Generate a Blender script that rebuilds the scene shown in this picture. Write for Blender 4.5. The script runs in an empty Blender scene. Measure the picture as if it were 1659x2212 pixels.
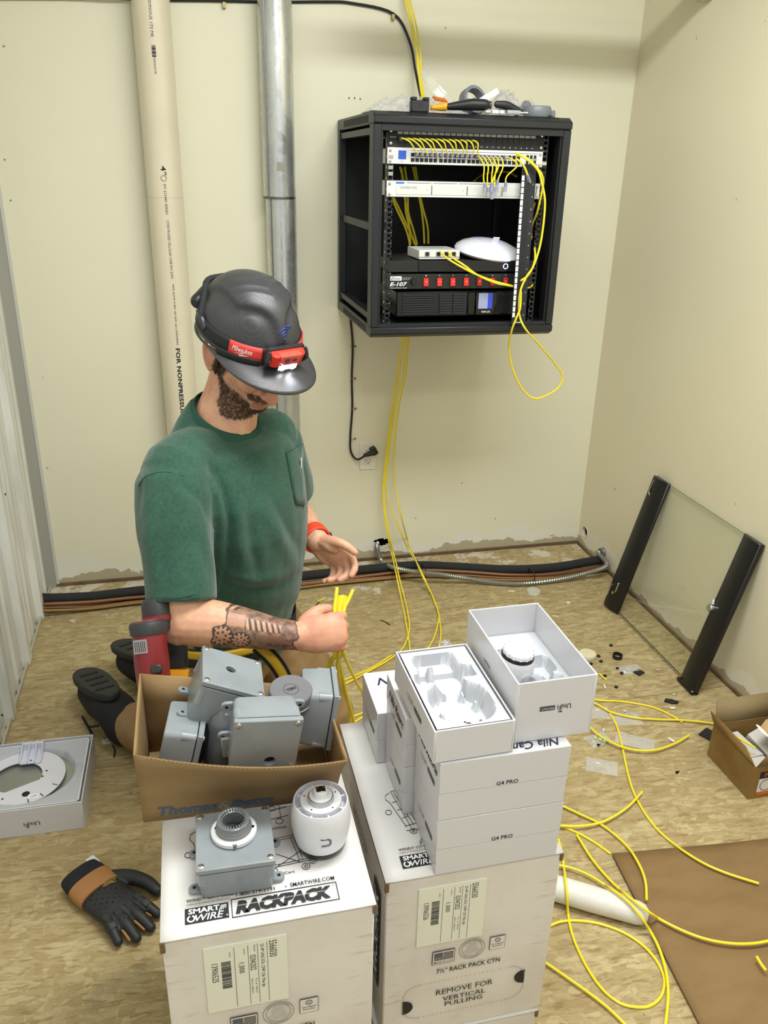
import bpy, math, random
from mathutils import Vector as V, Matrix as M, Euler, noise as mnoise
PI = math.pi
rnd = random.Random(7)
C = bpy.context.scene.collection
SC = bpy.context.scene

# ------------------------------------------------ camera, world, lights, exposure
CF, CP, CY, CR = 1760.8, .3981, .2391, .0239
CPOS = V((.5996, -3.0403, 1.532))
_F = V((math.sin(CY)*math.cos(CP), math.cos(CY)*math.cos(CP), -math.sin(CP)))
_R0 = V((math.cos(CY), -math.sin(CY), 0)); _U0 = _R0.cross(_F)
_R = _R0*math.cos(CR)+_U0*math.sin(CR); _U = -_R0*math.sin(CR)+_U0*math.cos(CR)
cd = bpy.data.cameras.new('camera'); cam = bpy.data.objects.new('camera', cd); C.objects.link(cam)
cam.matrix_world = M(((_R.x, _U.x, -_F.x, CPOS.x), (_R.y, _U.y, -_F.y, CPOS.y), (_R.z, _U.z, -_F.z, CPOS.z), (0, 0, 0, 1)))
cd.sensor_fit = 'VERTICAL'; cd.sensor_height = 24; cd.lens = CF/2212*24; cd.clip_start = .02
SC.camera = cam
SC.view_settings.view_transform = 'Standard'; SC.view_settings.look = 'None'
SC.view_settings.gamma = 1; SC.view_settings.use_curve_mapping = False
SC.view_settings.exposure = 0.0
w = bpy.data.worlds.new('world'); SC.world = w; w.use_nodes = True
w.node_tree.nodes['Background'].inputs[0].default_value = (.93, .97, 1, 1)
w.node_tree.nodes['Background'].inputs[1].default_value = .85
def area(name, loc, size, sizey, e, col, rot=(0, 0, 0)):
    l = bpy.data.lights.new(name, 'AREA'); l.shape = 'RECTANGLE'; l.size = size; l.size_y = sizey; l.energy = e; l.color = col
    o = bpy.data.objects.new(name, l); C.objects.link(o); o.location = loc; o.rotation_euler = rot
    return o
area('ceiling_lamp', (1.3, -1.85, 2.66), 1.4, .5, 54, (.955, 1, 1))
area('ceiling_lamp', (1.1, -3.3, 2.66), 1.2, .3, 20, (.96, 1, 1))
sp = bpy.data.lights.new('headlamp_beam', 'SPOT'); sp.energy = 1; sp.spot_size = 1.3; sp.spot_blend = .8; sp.shadow_soft_size = .01; sp.color = (.9, .95, 1)
HEADBEAM = bpy.data.objects.new('headlamp_beam', sp); C.objects.link(HEADBEAM)

def ray(px, py):
    return _F + _R*((px-829.5)/CF) + _U*((1106-py)/CF)
def onZ(px, py, z=0.0):
    d = ray(px, py); return CPOS + d*((z-CPOS.z)/d.z)
def onY(px, py, y):
    d = ray(px, py); return CPOS + d*((y-CPOS.y)/d.y)
def onX(px, py, x):
    d = ray(px, py); return CPOS + d*((x-CPOS.x)/d.x)

# ------------------------------------------------ materials
def lin(h):
    if not isinstance(h, str): return tuple(h)+(1,)
    h = h.lstrip('#'); c = [int(h[i:i+2], 16)/255 for i in (0, 2, 4)]
    return tuple((x/12.92 if x <= .04045 else ((x+.055)/1.055)**2.4) for x in c)+(1,)
class N:
    def __init__(s, name):
        s.m = bpy.data.materials.new(name); s.m.use_nodes = True; s.t = s.m.node_tree
        s.b = s.t.nodes['Principled BSDF']; s.out = s.t.nodes['Material Output']
    def n(s, typ, **k):
        o = s.t.nodes.new('ShaderNode'+typ); ins = k.pop('i', {})
        for a, v in k.items(): setattr(o, a, v)
        for a, v in ins.items(): s.set(o.inputs[a], v)
        return o
    def set(s, inp, v):
        if hasattr(v, 'is_linked') or isinstance(v, bpy.types.NodeSocket): s.t.links.new(v, inp)
        else: inp.default_value = v
    def p(s, **k):
        nm = dict(col='Base Color', rough='Roughness', metal='Metallic', normal='Normal', alpha='Alpha', trans='Transmission Weight',
                  emc='Emission Color', ems='Emission Strength', sss='Subsurface Weight', spec='Specular IOR Level', coat='Coat Weight', sheen='Sheen Weight', ior='IOR')
        for a, v in k.items(): s.set(s.b.inputs[nm[a]], v)
    def math(s, op, a, b=0.0, c=None):
        o = s.n('Math', operation=op); s.set(o.inputs[0], a); s.set(o.inputs[1], b)
        if c is not None: s.set(o.inputs[2], c)
        return o.outputs[0]
    def mix(s, f, a, b, bt='MIX'):
        o = s.n('Mix', data_type='RGBA', blend_type=bt); s.set(o.inputs[0], f); s.set(o.inputs[6], a); s.set(o.inputs[7], b)
        return o.outputs[2]
    def ramp(s, f, stops):
        o = s.n('ValToRGB'); s.set(o.inputs[0], f); e = o.color_ramp.elements
        while len(e) < len(stops): e.new(.5)
        for x, (q, c) in zip(e, stops): x.position = q; x.color = c if len(c) == 4 else tuple(c)+(1,)
        return o.outputs[0]
    def step(s, v, lo, hi):
        o = s.n('MapRange', interpolation_type='SMOOTHSTEP'); s.set(o.inputs[0], v); s.set(o.inputs[1], lo); s.set(o.inputs[2], hi)
        return o.outputs[0]
    def pos(s): return s.n('NewGeometry').outputs['Position']
    def obj(s): return s.n('TexCoord').outputs['Object']
    def noise(s, vec, sc, det=3, rough=.5, scale3=None, rot=None, out=0):
        if scale3 or rot: vec = s.n('Mapping', i={'Vector': vec, 'Scale': scale3 or (1, 1, 1), 'Rotation': rot or (0, 0, 0)}).outputs[0]
        return s.n('TexNoise', i={'Vector': vec, 'Scale': sc, 'Detail': det, 'Roughness': rough}).outputs[out]
    def bump(s, h, st=.3, d=.002):
        s.p(normal=s.n('Bump', i={'Height': h, 'Strength': st, 'Distance': d}).outputs[0])
_mc = {}
def mat(name, col='#888888', rough=.5, metal=0, var=0, vs=30, bump=0, bs=300, em=0, coat=0, spec=.5, trans=0, sss=0, sc3=None):
    if name in _mc: return _mc[name]
    n = N(name); c = lin(col)
    n.p(col=c, rough=rough, metal=float(metal), coat=float(coat), spec=spec)
    if var:
        f = n.noise(n.obj(), vs, 4, scale3=sc3)
        d = tuple(max(0, x*(1-var)) for x in c[:3])+(1,); l = tuple(min(1, x*(1+var)) for x in c[:3])+(1,)
        n.p(col=n.ramp(f, [(.3, d), (.7, l)]))
    if bump: n.bump(n.noise(n.obj(), bs, 3, scale3=sc3), bump, .001)
    if em: n.p(emc=c, ems=float(em))
    if trans: n.p(trans=float(trans), ior=1.45)
    if sss: n.p(sss=float(sss))
    _mc[name] = n.m; return n.m

# ------------------------------------------------ mesh builder
class MB:
    def __init__(s, T=None): s.v = []; s.f = []; s.T = T or M()
    def add(s, vs, fs, T=None):
        k = len(s.v); Q = s.T @ T if T else s.T
        s.v += [Q @ V(p) for p in vs]; s.f += [tuple(i+k for i in f) for f in fs]; return s
    def box(s, c, d, T=None):
        x, y, z = (q/2 for q in d); c = V(c)
        vs = [c+V((a*x, b*y, e*z)) for e in (-1, 1) for b in (-1, 1) for a in (-1, 1)]
        return s.add(vs, [(0, 2, 3, 1), (4, 5, 7, 6), (0, 1, 5, 4), (2, 6, 7, 3), (0, 4, 6, 2), (1, 3, 7, 5)], T)
    def bx(s, x0, x1, y0, y1, z0, z1, T=None):
        return s.box(((x0+x1)/2, (y0+y1)/2, (z0+z1)/2), (x1-x0, y1-y0, z1-z0), T)
    def lathe(s, prof, n=24, T=None, cap=True):
        vs = []; fs = []
        for r, z in prof:
            for i in range(n): a = 2*PI*i/n; vs.append((r*math.cos(a), r*math.sin(a), z))
        for j in range(len(prof)-1):
            for i in range(n):
                k = (i+1) % n; fs.append((j*n+i, j*n+k, (j+1)*n+k, (j+1)*n+i))
        if cap: fs.append(tuple(reversed(range(n)))); fs.append(tuple((len(prof)-1)*n+i for i in range(n)))
        return s.add(vs, fs, T)
    def cyl(s, p0, p1, r0, r1=None, n=16):
        p0 = V(p0); p1 = V(p1); d = p1-p0; r1 = r0 if r1 is None else r1
        T = M.Translation(p0) @ d.to_track_quat('Z', 'Y').to_matrix().to_4x4()
        return s.lathe([(r0, 0), (r1, d.length)], n, T)
    def ring(s, c, r1, r0, h, n=24, T=None):   # flat annulus with height, axis z
        Q = M.Translation(V(c)); Q = T @ Q if T else Q
        return s.lathe([(r1, 0), (r1, h), (r0, h), (r0, 0), (r1, 0)], n, Q, cap=False)
    def tube(s, pts, r, n=8, closed=False, cap=True):
        pts = [V(p) for p in pts]; m = len(pts); fr = []; u = None
        for i, p in enumerate(pts):
            a = pts[(i-1) % m] if (closed or i) else p; b = pts[(i+1) % m] if (closed or i < m-1) else p
            t = (b-a).normalized()
            if u is None: u = t.orthogonal().normalized()
            else: u = (u-t*u.dot(t)); u = u.normalized() if u.length > 1e-6 else t.orthogonal().normalized()
            fr.append((p, u.copy(), t.cross(u)))
        vs = []; rr = r if isinstance(r, (list, tuple)) else [r]*m
        for (p, a, b), q in zip(fr, rr):
            for i in range(n): an = 2*PI*i/n; vs.append(p+a*(q*math.cos(an))+b*(q*math.sin(an)))
        fs = []
        for j in range(m if closed else m-1):
            k = (j+1) % m
            for i in range(n): l = (i+1) % n; fs.append((j*n+i, j*n+l, k*n+l, k*n+i))
        if cap and not closed: fs.append(tuple(reversed(range(n)))); fs.append(tuple((m-1)*n+i for i in range(n)))
        return s.add(vs, fs)
    def prism(s, poly, z0, z1, T=None):
        n = len(poly); vs = [(x, y, z0) for x, y in poly]+[(x, y, z1) for x, y in poly]
        fs = [tuple(reversed(range(n))), tuple(range(n, 2*n))]+[(i, (i+1) % n, (i+1) % n+n, i+n) for i in range(n)]
        return s.add(vs, fs, T)
    def plate_hole(s, w, h, z0, z1, hx, hy, r, n=24, T=None, rc=0):   # rectangle centred on 0 with a round hole
        out = []; inn = []
        for i in range(n):
            a = 2*PI*i/n; dx, dy = math.cos(a), math.sin(a); inn.append((hx+r*dx, hy+r*dy))
            t = min([((w/2 if dx > 0 else -w/2)-hx)/dx if abs(dx) > 1e-9 else 9, ((h/2 if dy > 0 else -h/2)-hy)/dy if abs(dy) > 1e-9 else 9])
            out.append([hx+t*dx, hy+t*dy])
        for cx, cy in ((w/2, h/2), (-w/2, h/2), (-w/2, -h/2), (w/2, -h/2)):
            k = min(range(n), key=lambda i: (out[i][0]-cx)**2+(out[i][1]-cy)**2); out[k] = [cx, cy]
        vs = [(x, y, z) for z in (z0, z1) for x, y in out]+[(x, y, z) for z in (z0, z1) for x, y in inn]
        fs = []
        for i in range(n):
            k = (i+1) % n
            fs += [(i, k, n+k, n+i), (n+i, n+k, 3*n+k, 3*n+i), (3*n+i, 3*n+k, 2*n+k, 2*n+i), (2*n+i, 2*n+k, k, i)]
        return s.add(vs, fs, T)
    def ball(s, c, r, n=12, m=8, T=None):
        r = (r, r, r) if not isinstance(r, (tuple, list)) else r
        vs = [(c[0]+r[0]*math.sin(PI*j/m)*math.cos(2*PI*i/n), c[1]+r[1]*math.sin(PI*j/m)*math.sin(2*PI*i/n), c[2]-r[2]*math.cos(PI*j/m)) for j in range(1, m) for i in range(n)]
        b = len(vs); vs += [(c[0], c[1], c[2]-r[2]), (c[0], c[1], c[2]+r[2])]; fs = []
        for j in range(m-2):
            for i in range(n): k = (i+1) % n; fs.append((j*n+i, j*n+k, (j+1)*n+k, (j+1)*n+i))
        for i in range(n): k = (i+1) % n; fs += [(b, k, i), (b+1, (m-2)*n+i, (m-2)*n+k)]
        return s.add(vs, fs, T)
    def limb(s, pts, rad, n=14, sub=4, side=None, flat=1.0, T=None):   # closed tapered limb, optionally flattened across `side`
        P_, R_ = spline([list(p) for p in pts], sub, rad); pts = [V(p) for p in P_]; out = []; u = V(side) if side else None
        m = len(pts); rings = []
        for i in range(m):
            t = (pts[min(i+1, m-1)]-pts[max(i-1, 0)]).normalized()
            if u is None: u = t.orthogonal()
            a = (u-t*u.dot(t)).normalized(); b = t.cross(a); u = V(side) if side else a
            rings.append((pts[i], a, b, R_[i], t))
        st = []
        p, a, b, r, t = rings[0]
        for k in (1, 2): q = PI/2*(1-k/3); st.append((p-t*(r*math.sin(q)), a, b, r*math.cos(q)))
        st += [(p, a, b, r) for p, a, b, r, t in rings]
        p, a, b, r, t = rings[-1]
        for k in (1, 2): q = PI/2*k/3; st.append((p+t*(r*math.sin(q)), a, b, r*math.cos(q)))
        vs = []
        for p, a, b, r in st:
            for i in range(n): an = 2*PI*i/n; vs.append(p+a*(r*flat*math.cos(an))+b*(r*math.sin(an)))
        fs = [(j*n+i, j*n+(i+1) % n, (j+1)*n+(i+1) % n, (j+1)*n+i) for j in range(len(st)-1) for i in range(n)]
        fs.append(tuple(reversed(range(n)))); fs.append(tuple((len(st)-1)*n+i for i in range(n)))
        return s.add(vs, fs, T)
    def loft(s, rings, n=32, T=None, pw=2.0):   # rings: (centre, axis u, axis v, ru, rv)
        vs = []
        for c, u, v, ru, rv in rings:
            for i in range(n):
                a = 2*PI*i/n; ca, sa = math.cos(a), math.sin(a)
                vs.append(V(c)+V(u)*(ru*math.copysign(abs(ca)**(2/pw), ca))+V(v)*(rv*math.copysign(abs(sa)**(2/pw), sa)))
        fs = [(j*n+i, j*n+(i+1) % n, (j+1)*n+(i+1) % n, (j+1)*n+i) for j in range(len(rings)-1) for i in range(n)]
        fs.append(tuple(reversed(range(n)))); fs.append(tuple((len(rings)-1)*n+i for i in range(n)))
        return s.add(vs, fs, T)
    def grid(s, fn, nu, nv, T=None, closed=False, flip=False):
        vs = [fn(i/(nu if closed else nu-1), j/(nv-1)) for j in range(nv) for i in range(nu)]
        fs = []
        for j in range(nv-1):
            for i in range(nu if closed else nu-1):
                k = (i+1) % nu; q = (j*nu+i, j*nu+k, (j+1)*nu+k, (j+1)*nu+i); fs.append(tuple(reversed(q)) if flip else q)
        return s.add(vs, fs, T)
    def build(s, name, m, parent=None, bev=0, smooth=None, seg=1, solid=0, sub=0):
        me = bpy.data.meshes.new(name); me.from_pydata([tuple(p) for p in s.v], [], s.f); me.update()
        if m: me.materials.append(m)
        o = bpy.data.objects.new(name, me); C.objects.link(o); o.parent = parent
        if solid: q = o.modifiers.new('solid', 'SOLIDIFY'); q.thickness = solid; q.offset = 0
        if sub: q = o.modifiers.new('sub', 'SUBSURF'); q.levels = q.render_levels = sub
        if bev: q = o.modifiers.new('bev', 'BEVEL'); q.width = bev; q.segments = seg; q.limit_method = 'ANGLE'; q.angle_limit = .7
        if smooth is None: smooth = 38
        if smooth:
            me.polygons.foreach_set('use_smooth', [True]*len(me.polygons))
            try: me.set_sharp_from_angle(angle=math.radians(smooth))
            except Exception: pass
        return o
def spline(pts, sub=6, rad=None):
    pts = [V(p) for p in pts]; m = len(pts); out = []; ro = []
    for i in range(m-1):
        p0 = pts[i-1] if i else pts[0]*2-pts[1]; p1 = pts[i]; p2 = pts[i+1]; p3 = pts[i+2] if i+2 < m else pts[-1]*2-pts[-2]
        for k in range(sub):
            t = k/sub; t2 = t*t; t3 = t2*t
            out.append(.5*((2*p1)+(p2-p0)*t+(2*p0-5*p1+4*p2-p3)*t2+(3*p1-p0-3*p2+p3)*t3))
            if rad: ro.append(rad[i]*(1-t)+rad[i+1]*t)
    out.append(pts[-1])
    if rad: ro.append(rad[-1]); return out, ro
    return out
def tag(o, label=None, cat=None, group=None, kind=None):
    if label: o['label'] = label
    if cat: o['category'] = cat
    if group: o['group'] = group
    if kind: o['kind'] = kind
    return o
def thing(name, label, cat, T=(0, 0, 0), group=None):
    o = bpy.data.objects.new(name, None); C.objects.link(o); o.empty_display_size = .05
    if isinstance(T, M): o.matrix_world = T
    else: o.location = T
    return tag(o, label, cat, group)
def single(mb, name, m, label, cat, group=None, at=None, **k):
    """one-mesh thing; its origin is put at `at` (world) if given"""
    at = V(at) if at is not None else V(mb.v[0])
    mb.v = [p-at for p in mb.v]; o = mb.build(name, m, **k); o.location = at
    return tag(o, label, cat, group)
def frame(o, right, up):
    r = V(right).normalized(); u = V(up); u = (u-r*u.dot(r)).normalized(); n = r.cross(u)
    return M(((r.x, u.x, n.x, o[0]), (r.y, u.y, n.y, o[1]), (r.z, u.z, n.z, o[2]), (0, 0, 0, 1)))
def text(s, w, h, T, m, parent, name='printed_text', bold=0., shear=0., al='CENTER', fn=None, lift=.0004, res=2, sp=1.0):
    """lettering fitted to w x h, centred on T; fn maps (x,y) to a point instead of T"""
    c = bpy.data.curves.new('t', 'FONT'); c.body = s; c.size = 1; c.shear = shear; c.offset = bold; c.resolution_u = res; c.space_character = sp
    o = bpy.data.objects.new('t', c); C.objects.link(o)
    me = bpy.data.meshes.new_from_object(o); bpy.data.objects.remove(o); bpy.data.curves.remove(c)
    xs = [v.co.x for v in me.vertices]; ys = [v.co.y for v in me.vertices]
    x0, x1, y0, y1 = min(xs), max(xs), min(ys), max(ys)
    sx = w/(x1-x0) if w else h/(y1-y0); sy = h/(y1-y0) if h else sx
    vs = []
    for v in me.vertices:
        x = (v.co.x-(x0+x1)/2)*sx; y = (v.co.y-(y0+y1)/2)*sy
        vs.append(fn(x, y) if fn else T @ V((x, y, lift)))
    fs = [tuple(p.vertices) for p in me.polygons]; bpy.data.meshes.remove(me)
    q = bpy.data.meshes.new(name); q.from_pydata([tuple(p) for p in vs], [], fs); q.materials.append(m)
    o = bpy.data.objects.new(name, q); C.objects.link(o); o.parent = parent
    return o
def copy_tree(o, T=None, label=None):
    def cp(x, par):
        c = x.copy(); C.objects.link(c); c.parent = par
        for ch in x.children: cp(ch, c)
        return c
    c = cp(o, None)
    if T is not None: c.matrix_world = T
    if label: c['label'] = label
    return c
def rotT(loc, rx=0, ry=0, rz=0): return M.Translation(V(loc)) @ Euler((rx, ry, rz)).to_matrix().to_4x4()
def RT(R, t): return M(((R[0][0], R[0][1], R[0][2], t[0]), (R[1][0], R[1][1], R[1][2], t[1]), (R[2][0], R[2][1], R[2][2], t[2]), (0, 0, 0, 1)))
INK = mat('black_ink', '#17171b', .6); GREYINK = mat('grey_ink', '#6c6d72', .6); BLUEINK = mat('navy_ink', '#23386a', .6); PENINK = mat('marker_ink', '#1d1e3c', .6)
WHITEINK = mat('white_ink', '#eeeeee', .5)
# ------------------------------------------------ the setting
def osb(name='osb_board', dx=0, dy=0, rot=0):
    n = N(name); pos = n.pos()
    mp = n.n('Mapping', i={'Vector': pos, 'Location': (dx, dy, 0), 'Rotation': (0, 0, rot)}).outputs[0]
    warp = n.n('TexNoise', i={'Vector': mp, 'Scale': 9., 'Detail': 3.}).outputs['Color']
    v = n.n('VectorMath', operation='MULTIPLY_ADD'); n.set(v.inputs[0], warp); v.inputs[1].default_value = (.035, .035, 0); n.set(v.inputs[2], mp)
    wv = v.outputs[0]; cols = []; edges = []
    for k, (a, sx, sy) in enumerate(((.12, 17, 62), (-.75, 19, 70), (.85, 18, 60), (-.2, 26, 95))):
        q = n.n('Mapping', i={'Vector': wv, 'Rotation': (0, 0, a), 'Scale': (sx, sy, 1), 'Location': (k*3.3, k*1.7, 0)}).outputs[0]
        vo = n.n('TexVoronoi', voronoi_dimensions='2D', i={'Vector': q, 'Scale': 1., 'Randomness': 1.})
        cols.append(n.n('SeparateColor', i={'Color': vo.outputs['Color']}).outputs[0])
        vd = n.n('TexVoronoi', voronoi_dimensions='2D', feature='DISTANCE_TO_EDGE', i={'Vector': q, 'Scale': 1., 'Randomness': 1.})
        edges.append(n.step(vd.outputs['Distance'], 0., .07))
    s1 = n.step(n.noise(wv, 16, 2), .47, .53); s2 = n.step(n.noise(n.n('Mapping', i={'Vector': wv, 'Location': (5, 3, 0)}).outputs[0], 19, 2), .48, .52)
    s3 = n.step(n.noise(n.n('Mapping', i={'Vector': wv, 'Location': (1, 9, 0)}).outputs[0], 12, 2), .52, .56)
    def mx(f, a, b): o = n.n('Mix', data_type='FLOAT'); n.set(o.inputs[0], f); n.set(o.inputs[2], a); n.set(o.inputs[3], b); return o.outputs[0]
    val = mx(s3, mx(s1, cols[0], cols[1]), mx(s2, cols[2], cols[3])); edg = mx(s3, mx(s1, edges[0], edges[1]), mx(s2, edges[2], edges[3]))
    base = n.ramp(val, [(0, lin('#9e8b62')), (.3, lin('#a8966c')), (.6, lin('#b0a076')), (.85, lin('#bbab82')), (1, lin('#a08d66'))])
    grain = n.noise(wv, 60, 5, .65, scale3=(.35, 2.2, 1)); base = n.mix(n.math('MULTIPLY', n.step(grain, .46, .74), .7), base, lin('#86693f'))
    streak = n.noise(wv, 30, 4, .6, scale3=(.5, 2.6, 1), rot=(0, 0, .7)); base = n.mix(n.math('MULTIPLY', n.step(streak, .55, .68), .65), base, lin('#7a5d37'))
    base = n.mix(n.math('MULTIPLY', n.math('SUBTRACT', 1., edg), .22), base, lin('#7c6039'))
    big = n.noise(mp, 2.2, 5, .6); base = n.mix(n.math('MULTIPLY', n.step(big, .45, .75), .45), base, lin('#8f7850'))
    chk = n.noise(mp, 150, 2, .7, scale3=(.3, 1, 1), rot=(0, 0, .3)); base = n.mix(n.math('MULTIPLY', n.step(chk, .68, .74), .75), base, lin('#573f22'))
    # drywall dust spilt near the back wall and a few white scrapes
    y = n.n('SeparateXYZ', i={'Vector': pos}).outputs[1]; x = n.n('SeparateXYZ', i={'Vector': pos}).outputs[0]
    near = n.step(y, -.42, -.02); dn = n.noise(mp, 9, 6, .7)
    dust = n.math('MULTIPLY', n.step(n.math('ADD', dn, n.math('MULTIPLY', near, .13)), .62, .70), n.step(y, -.9, -.3)); base = n.mix(n.math('MULTIPLY', dust, .6), base, lin('#ddd9cf'))
    stain = n.math('MULTIPLY', n.step(n.noise(mp, 5, 4), .60, .68), n.step(y, -1.5, -1.9)); base = n.mix(n.math('MULTIPLY', stain, .35), base, lin('#77705a'))
    n.p(col=base, rough=.62, spec=.35); n.bump(n.math('ADD', n.math('MULTIPLY', val, .6), n.math('MULTIPLY', grain, .5)), .35, .0015)
    return n.m
OSB1 = osb(); OSB2 = osb('osb_board_second', 4.3, 2.1, .05)
fl = bpy.data.objects.new('floor', None); C.objects.link(fl); tag(fl, kind='structure', label='floor of oriented strand board sheets with a visible seam')
g = .0022
for (x0, x1, y0, y1, mm) in ((-.2, 2.42, -1.128+g, .12, OSB1), (-.2, 2.42, -2.35+g, -1.128, OSB2), (-.2, 2.42, -4.4, -2.35, OSB1)):
    MB().bx(x0, x1, y0, y1, -.018, 0).build('floor_panel', mm, fl)
MB().bx(-.3, 2.5, -4.5, .2, -.06, -.02).build('subfloor', mat('subfloor_dark', '#241c12', .9), fl)

def wallmat(name, base, band, primer, bh, seed):
    n = N(name); pos = n.pos(); z = n.n('SeparateXYZ', i={'Vector': pos}).outputs[2]
    ns = n.noise(n.n('Mapping', i={'Vector': pos, 'Location': (seed, seed, 0)}).outputs[0], 7, 6, .65)
    ns2 = n.noise(n.n('Mapping', i={'Vector': pos, 'Location': (seed+4, seed, 0)}).outputs[0], 4.5, 6, .6)
    c = n.mix(n.step(n.noise(pos, 1.5, 3), .3, .7), lin(base), tuple(x*.97 for x in lin(base)[:3])+(1,))
    pr = n.math('LESS_THAN', z, n.math('ADD', bh+.02, n.math('MULTIPLY', n.math('SUBTRACT', ns2, .42), .32))); c = n.mix(n.math('MULTIPLY', pr, .8), c, lin(primer))
    bd = n.math('LESS_THAN', z, n.math('ADD', bh, n.math('MULTIPLY', n.math('SUBTRACT', ns, .5), .14))); c = n.mix(bd, c, lin(band))
    speck = n.step(n.noise(pos, 26, 1), .80, .82); c = n.mix(n.math('MULTIPLY', speck, .5), c, lin('#7b7464'))
    n.p(col=c, rough=.42, spec=.4); n.bump(n.noise(pos, 260, 3), .12, .0006)
    return n.m
WB = wallmat('cream_wall_paint', '#e6e2ca', '#b3a98f', '#e4e2d6', .038, 0); WR = wallmat('cream_wall_paint_right', '#e3dbc0', '#b6ab90', '#e6e0d2', .03, 9)
HZ = 2.75
# back wall with the ragged cut hole at the conduit
def holed(w0, w1, h0, h1, hole, T, depth, name, m, par):
    # rectangle [w0,w1]x[h0,h1] in T's xy plane with polygonal hole, thickness into -z
    cx = sum(p[0] for p in hole)/len(hole); cy = sum(p[1] for p in hole)/len(hole); hole = sorted(hole, key=lambda p: math.atan2(p[1]-cy, p[0]-cx))
    out = []
    for p in hole:
        dx, dy = p[0]-cx, p[1]-cy
        t = min(((w1 if dx > 0 else w0)-cx)/dx if abs(dx) > 1e-9 else 1e9, ((h1 if dy > 0 else h0)-cy)/dy if abs(dy) > 1e-9 else 1e9)
        out.append([cx+t*dx, cy+t*dy])
    for c in ((w0, h0), (w1, h0), (w1, h1), (w0, h1)):
        an = math.atan2(c[1]-cy, c[0]-cx); k = min(range(len(hole)), key=lambda i: abs(math.atan2(hole[i][1]-cy, hole[i][0]-cx)-an)); out[k] = list(c)
    n = len(hole); vs = [(x, y, 0) for x, y in out]+[(x, y, 0) for x, y in hole]+[(x, y, -depth) for x, y in hole]; fs = []
    for i in range(n): k = (i+1) % n; fs += [(i, k, n+k, n+i), (n+i, n+k, 2*n+k, 2*n+i)]
    return MB().add(vs, fs, T).build(name, m, par, smooth=0)
def samples(cx, cy, f, n=48, w0=0, w1=1, h0=0, h1=1):
    P = []
    an = sorted([2*PI*i/n-PI for i in range(n)]+[math.atan2(b-cy, a-cx) for a in (w0, w1) for b in (h0, h1)])
    for a in an: r = f(a); P.append((cx+r*math.cos(a), cy+r*math.sin(a)))
    return P
T = frame((0, 0, 0), (1, 0, 0), (0, 0, 1))
rr = random.Random(3)
jag = [.018+.014*rr.random() for _ in range(60)]
hp = samples(1.335, .075, lambda a: jag[int((a+PI)/(2*PI)*59)]*(1.25 if abs(math.sin(a)) < .5 else .85), 40, -.15, 2.24, 0, HZ)
wb = holed(-.15, 2.24, 0, HZ, hp, T, .012, 'wall_back', WB, None); tag(wb, kind='structure', label='cream painted back wall')
MB().bx(-.15, 2.4, .05, .06, -.02, 2.9).build('wall_cavity_backing', mat('cavity_black', '#0c0b0a', .95), wb)
T = frame((2.24, 0, 0), (0, -1, 0), (0, 0, 1))
hp = samples(.058, .078, lambda a: .024, 28, 0, 4.4, 0, HZ)
wr = holed(0, 4.4, 0, HZ, hp, T, .014, 'wall_right', WR, None); tag(wr, kind='structure', label='cream painted right wall with a round hole')
MB().bx(2.29, 2.3, -4.4, .05, -.02, 2.9).build('wall_cavity_backing', mat('cavity_black'), wr)
tag(MB().ring((0, 0, 0), .0255, .0235, .003, 28, T @ M.Translation((.058, .078, -.001))).build('hole_rim', mat('raw_drywall_edge', '#d8d2c4', .9), wr))
tr = MB().bx(0, 2.24, -.010, .0, .0, .011).build('trim_1', mat('brown_sill_strip', '#66513a', .7, var=.3, vs=20)); tag(tr, kind='structure', label='thin brown sill strip along the back wall')
tr = MB().bx(2.231, 2.24, -4.4, -.01, .0, .010).build('trim_2', mat('brown_sill_strip')); tag(tr, kind='structure', label='thin brown sill strip along the right wall')
# ribbed metal wall on the left
WM = N('white_ribbed_metal'); ps = WM.pos()
WM.p(col=WM.mix(WM.step(WM.noise(ps, 3, 5, .6, scale3=(1, 6, .6)), .4, .75), lin('#dcdcd6'), lin('#bdbcb4')), rough=.38, metal=0., spec=.6)
prof = []; y = .0
while y > -4.4:
    for dy, dx in ((0, 0), (-.05, 0), (-.058, .007), (-.075, .007), (-.083, 0), (-.115, 0), (-.123, .007), (-.14, .007), (-.148, 0), (-.21, 0), (-.222, .022), (-.262, .022), (-.274, 0)):
        prof.append((dx, y+dy))
    y -= .30
mb = MB(); n_ = len(prof)
mb.add([(x-.004, yy, z) for z in (.004, HZ) for x, yy in prof], [(i, i+1, n_+i+1, n_+i) for i in range(n_-1)])
wl = mb.build('wall_left', WM.m, smooth=0); tag(wl, kind='structure', label='white ribbed metal left wall')
MB().bx(-.06, -.05, -4.4, .05, -.02, 2.9).build('wall_cavity_backing', mat('cavity_black'), wl)
MB().add([(0, -.001, 0), (.034, -.001, 0), (.034, -.001, HZ), (0, -.001, HZ), (.034, -.004, 0), (0, -.05, 0), (.034, -.004, HZ), (0, -.05, HZ)], [(5, 4, 6, 7), (4, 1, 2, 6)]).build('corner_flashing', mat('grey_flashing', '#a3a39f', .45, .2), wl, smooth=0)
MB().bx(.032, .041, -.008, 0, 0, HZ).build('corner_bead', mat('pale_metal_bead', '#c9c9c2', .4), wl)
mb = MB(); mb.bx(-.02, .014, -4.4, -.02, 0, .006); mb.bx(.008, .014, -4.4, -.02, .006, .018); k = mb.build('trim_3', mat('pale_kerb_strip', '#b3ab94', .5)); tag(k, kind='structure', label='pale metal kerb strip under the ribbed wall')
mb = MB()
rr = random.Random(5)
for i in range(16):
    yy = -.12-i*.075-rr.random()*.03; mb.add([(.002, yy, .0), (.006, yy-.03, .0), (.004, yy-.012, .018+.012*rr.random())], [(0, 1, 2)])
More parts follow.
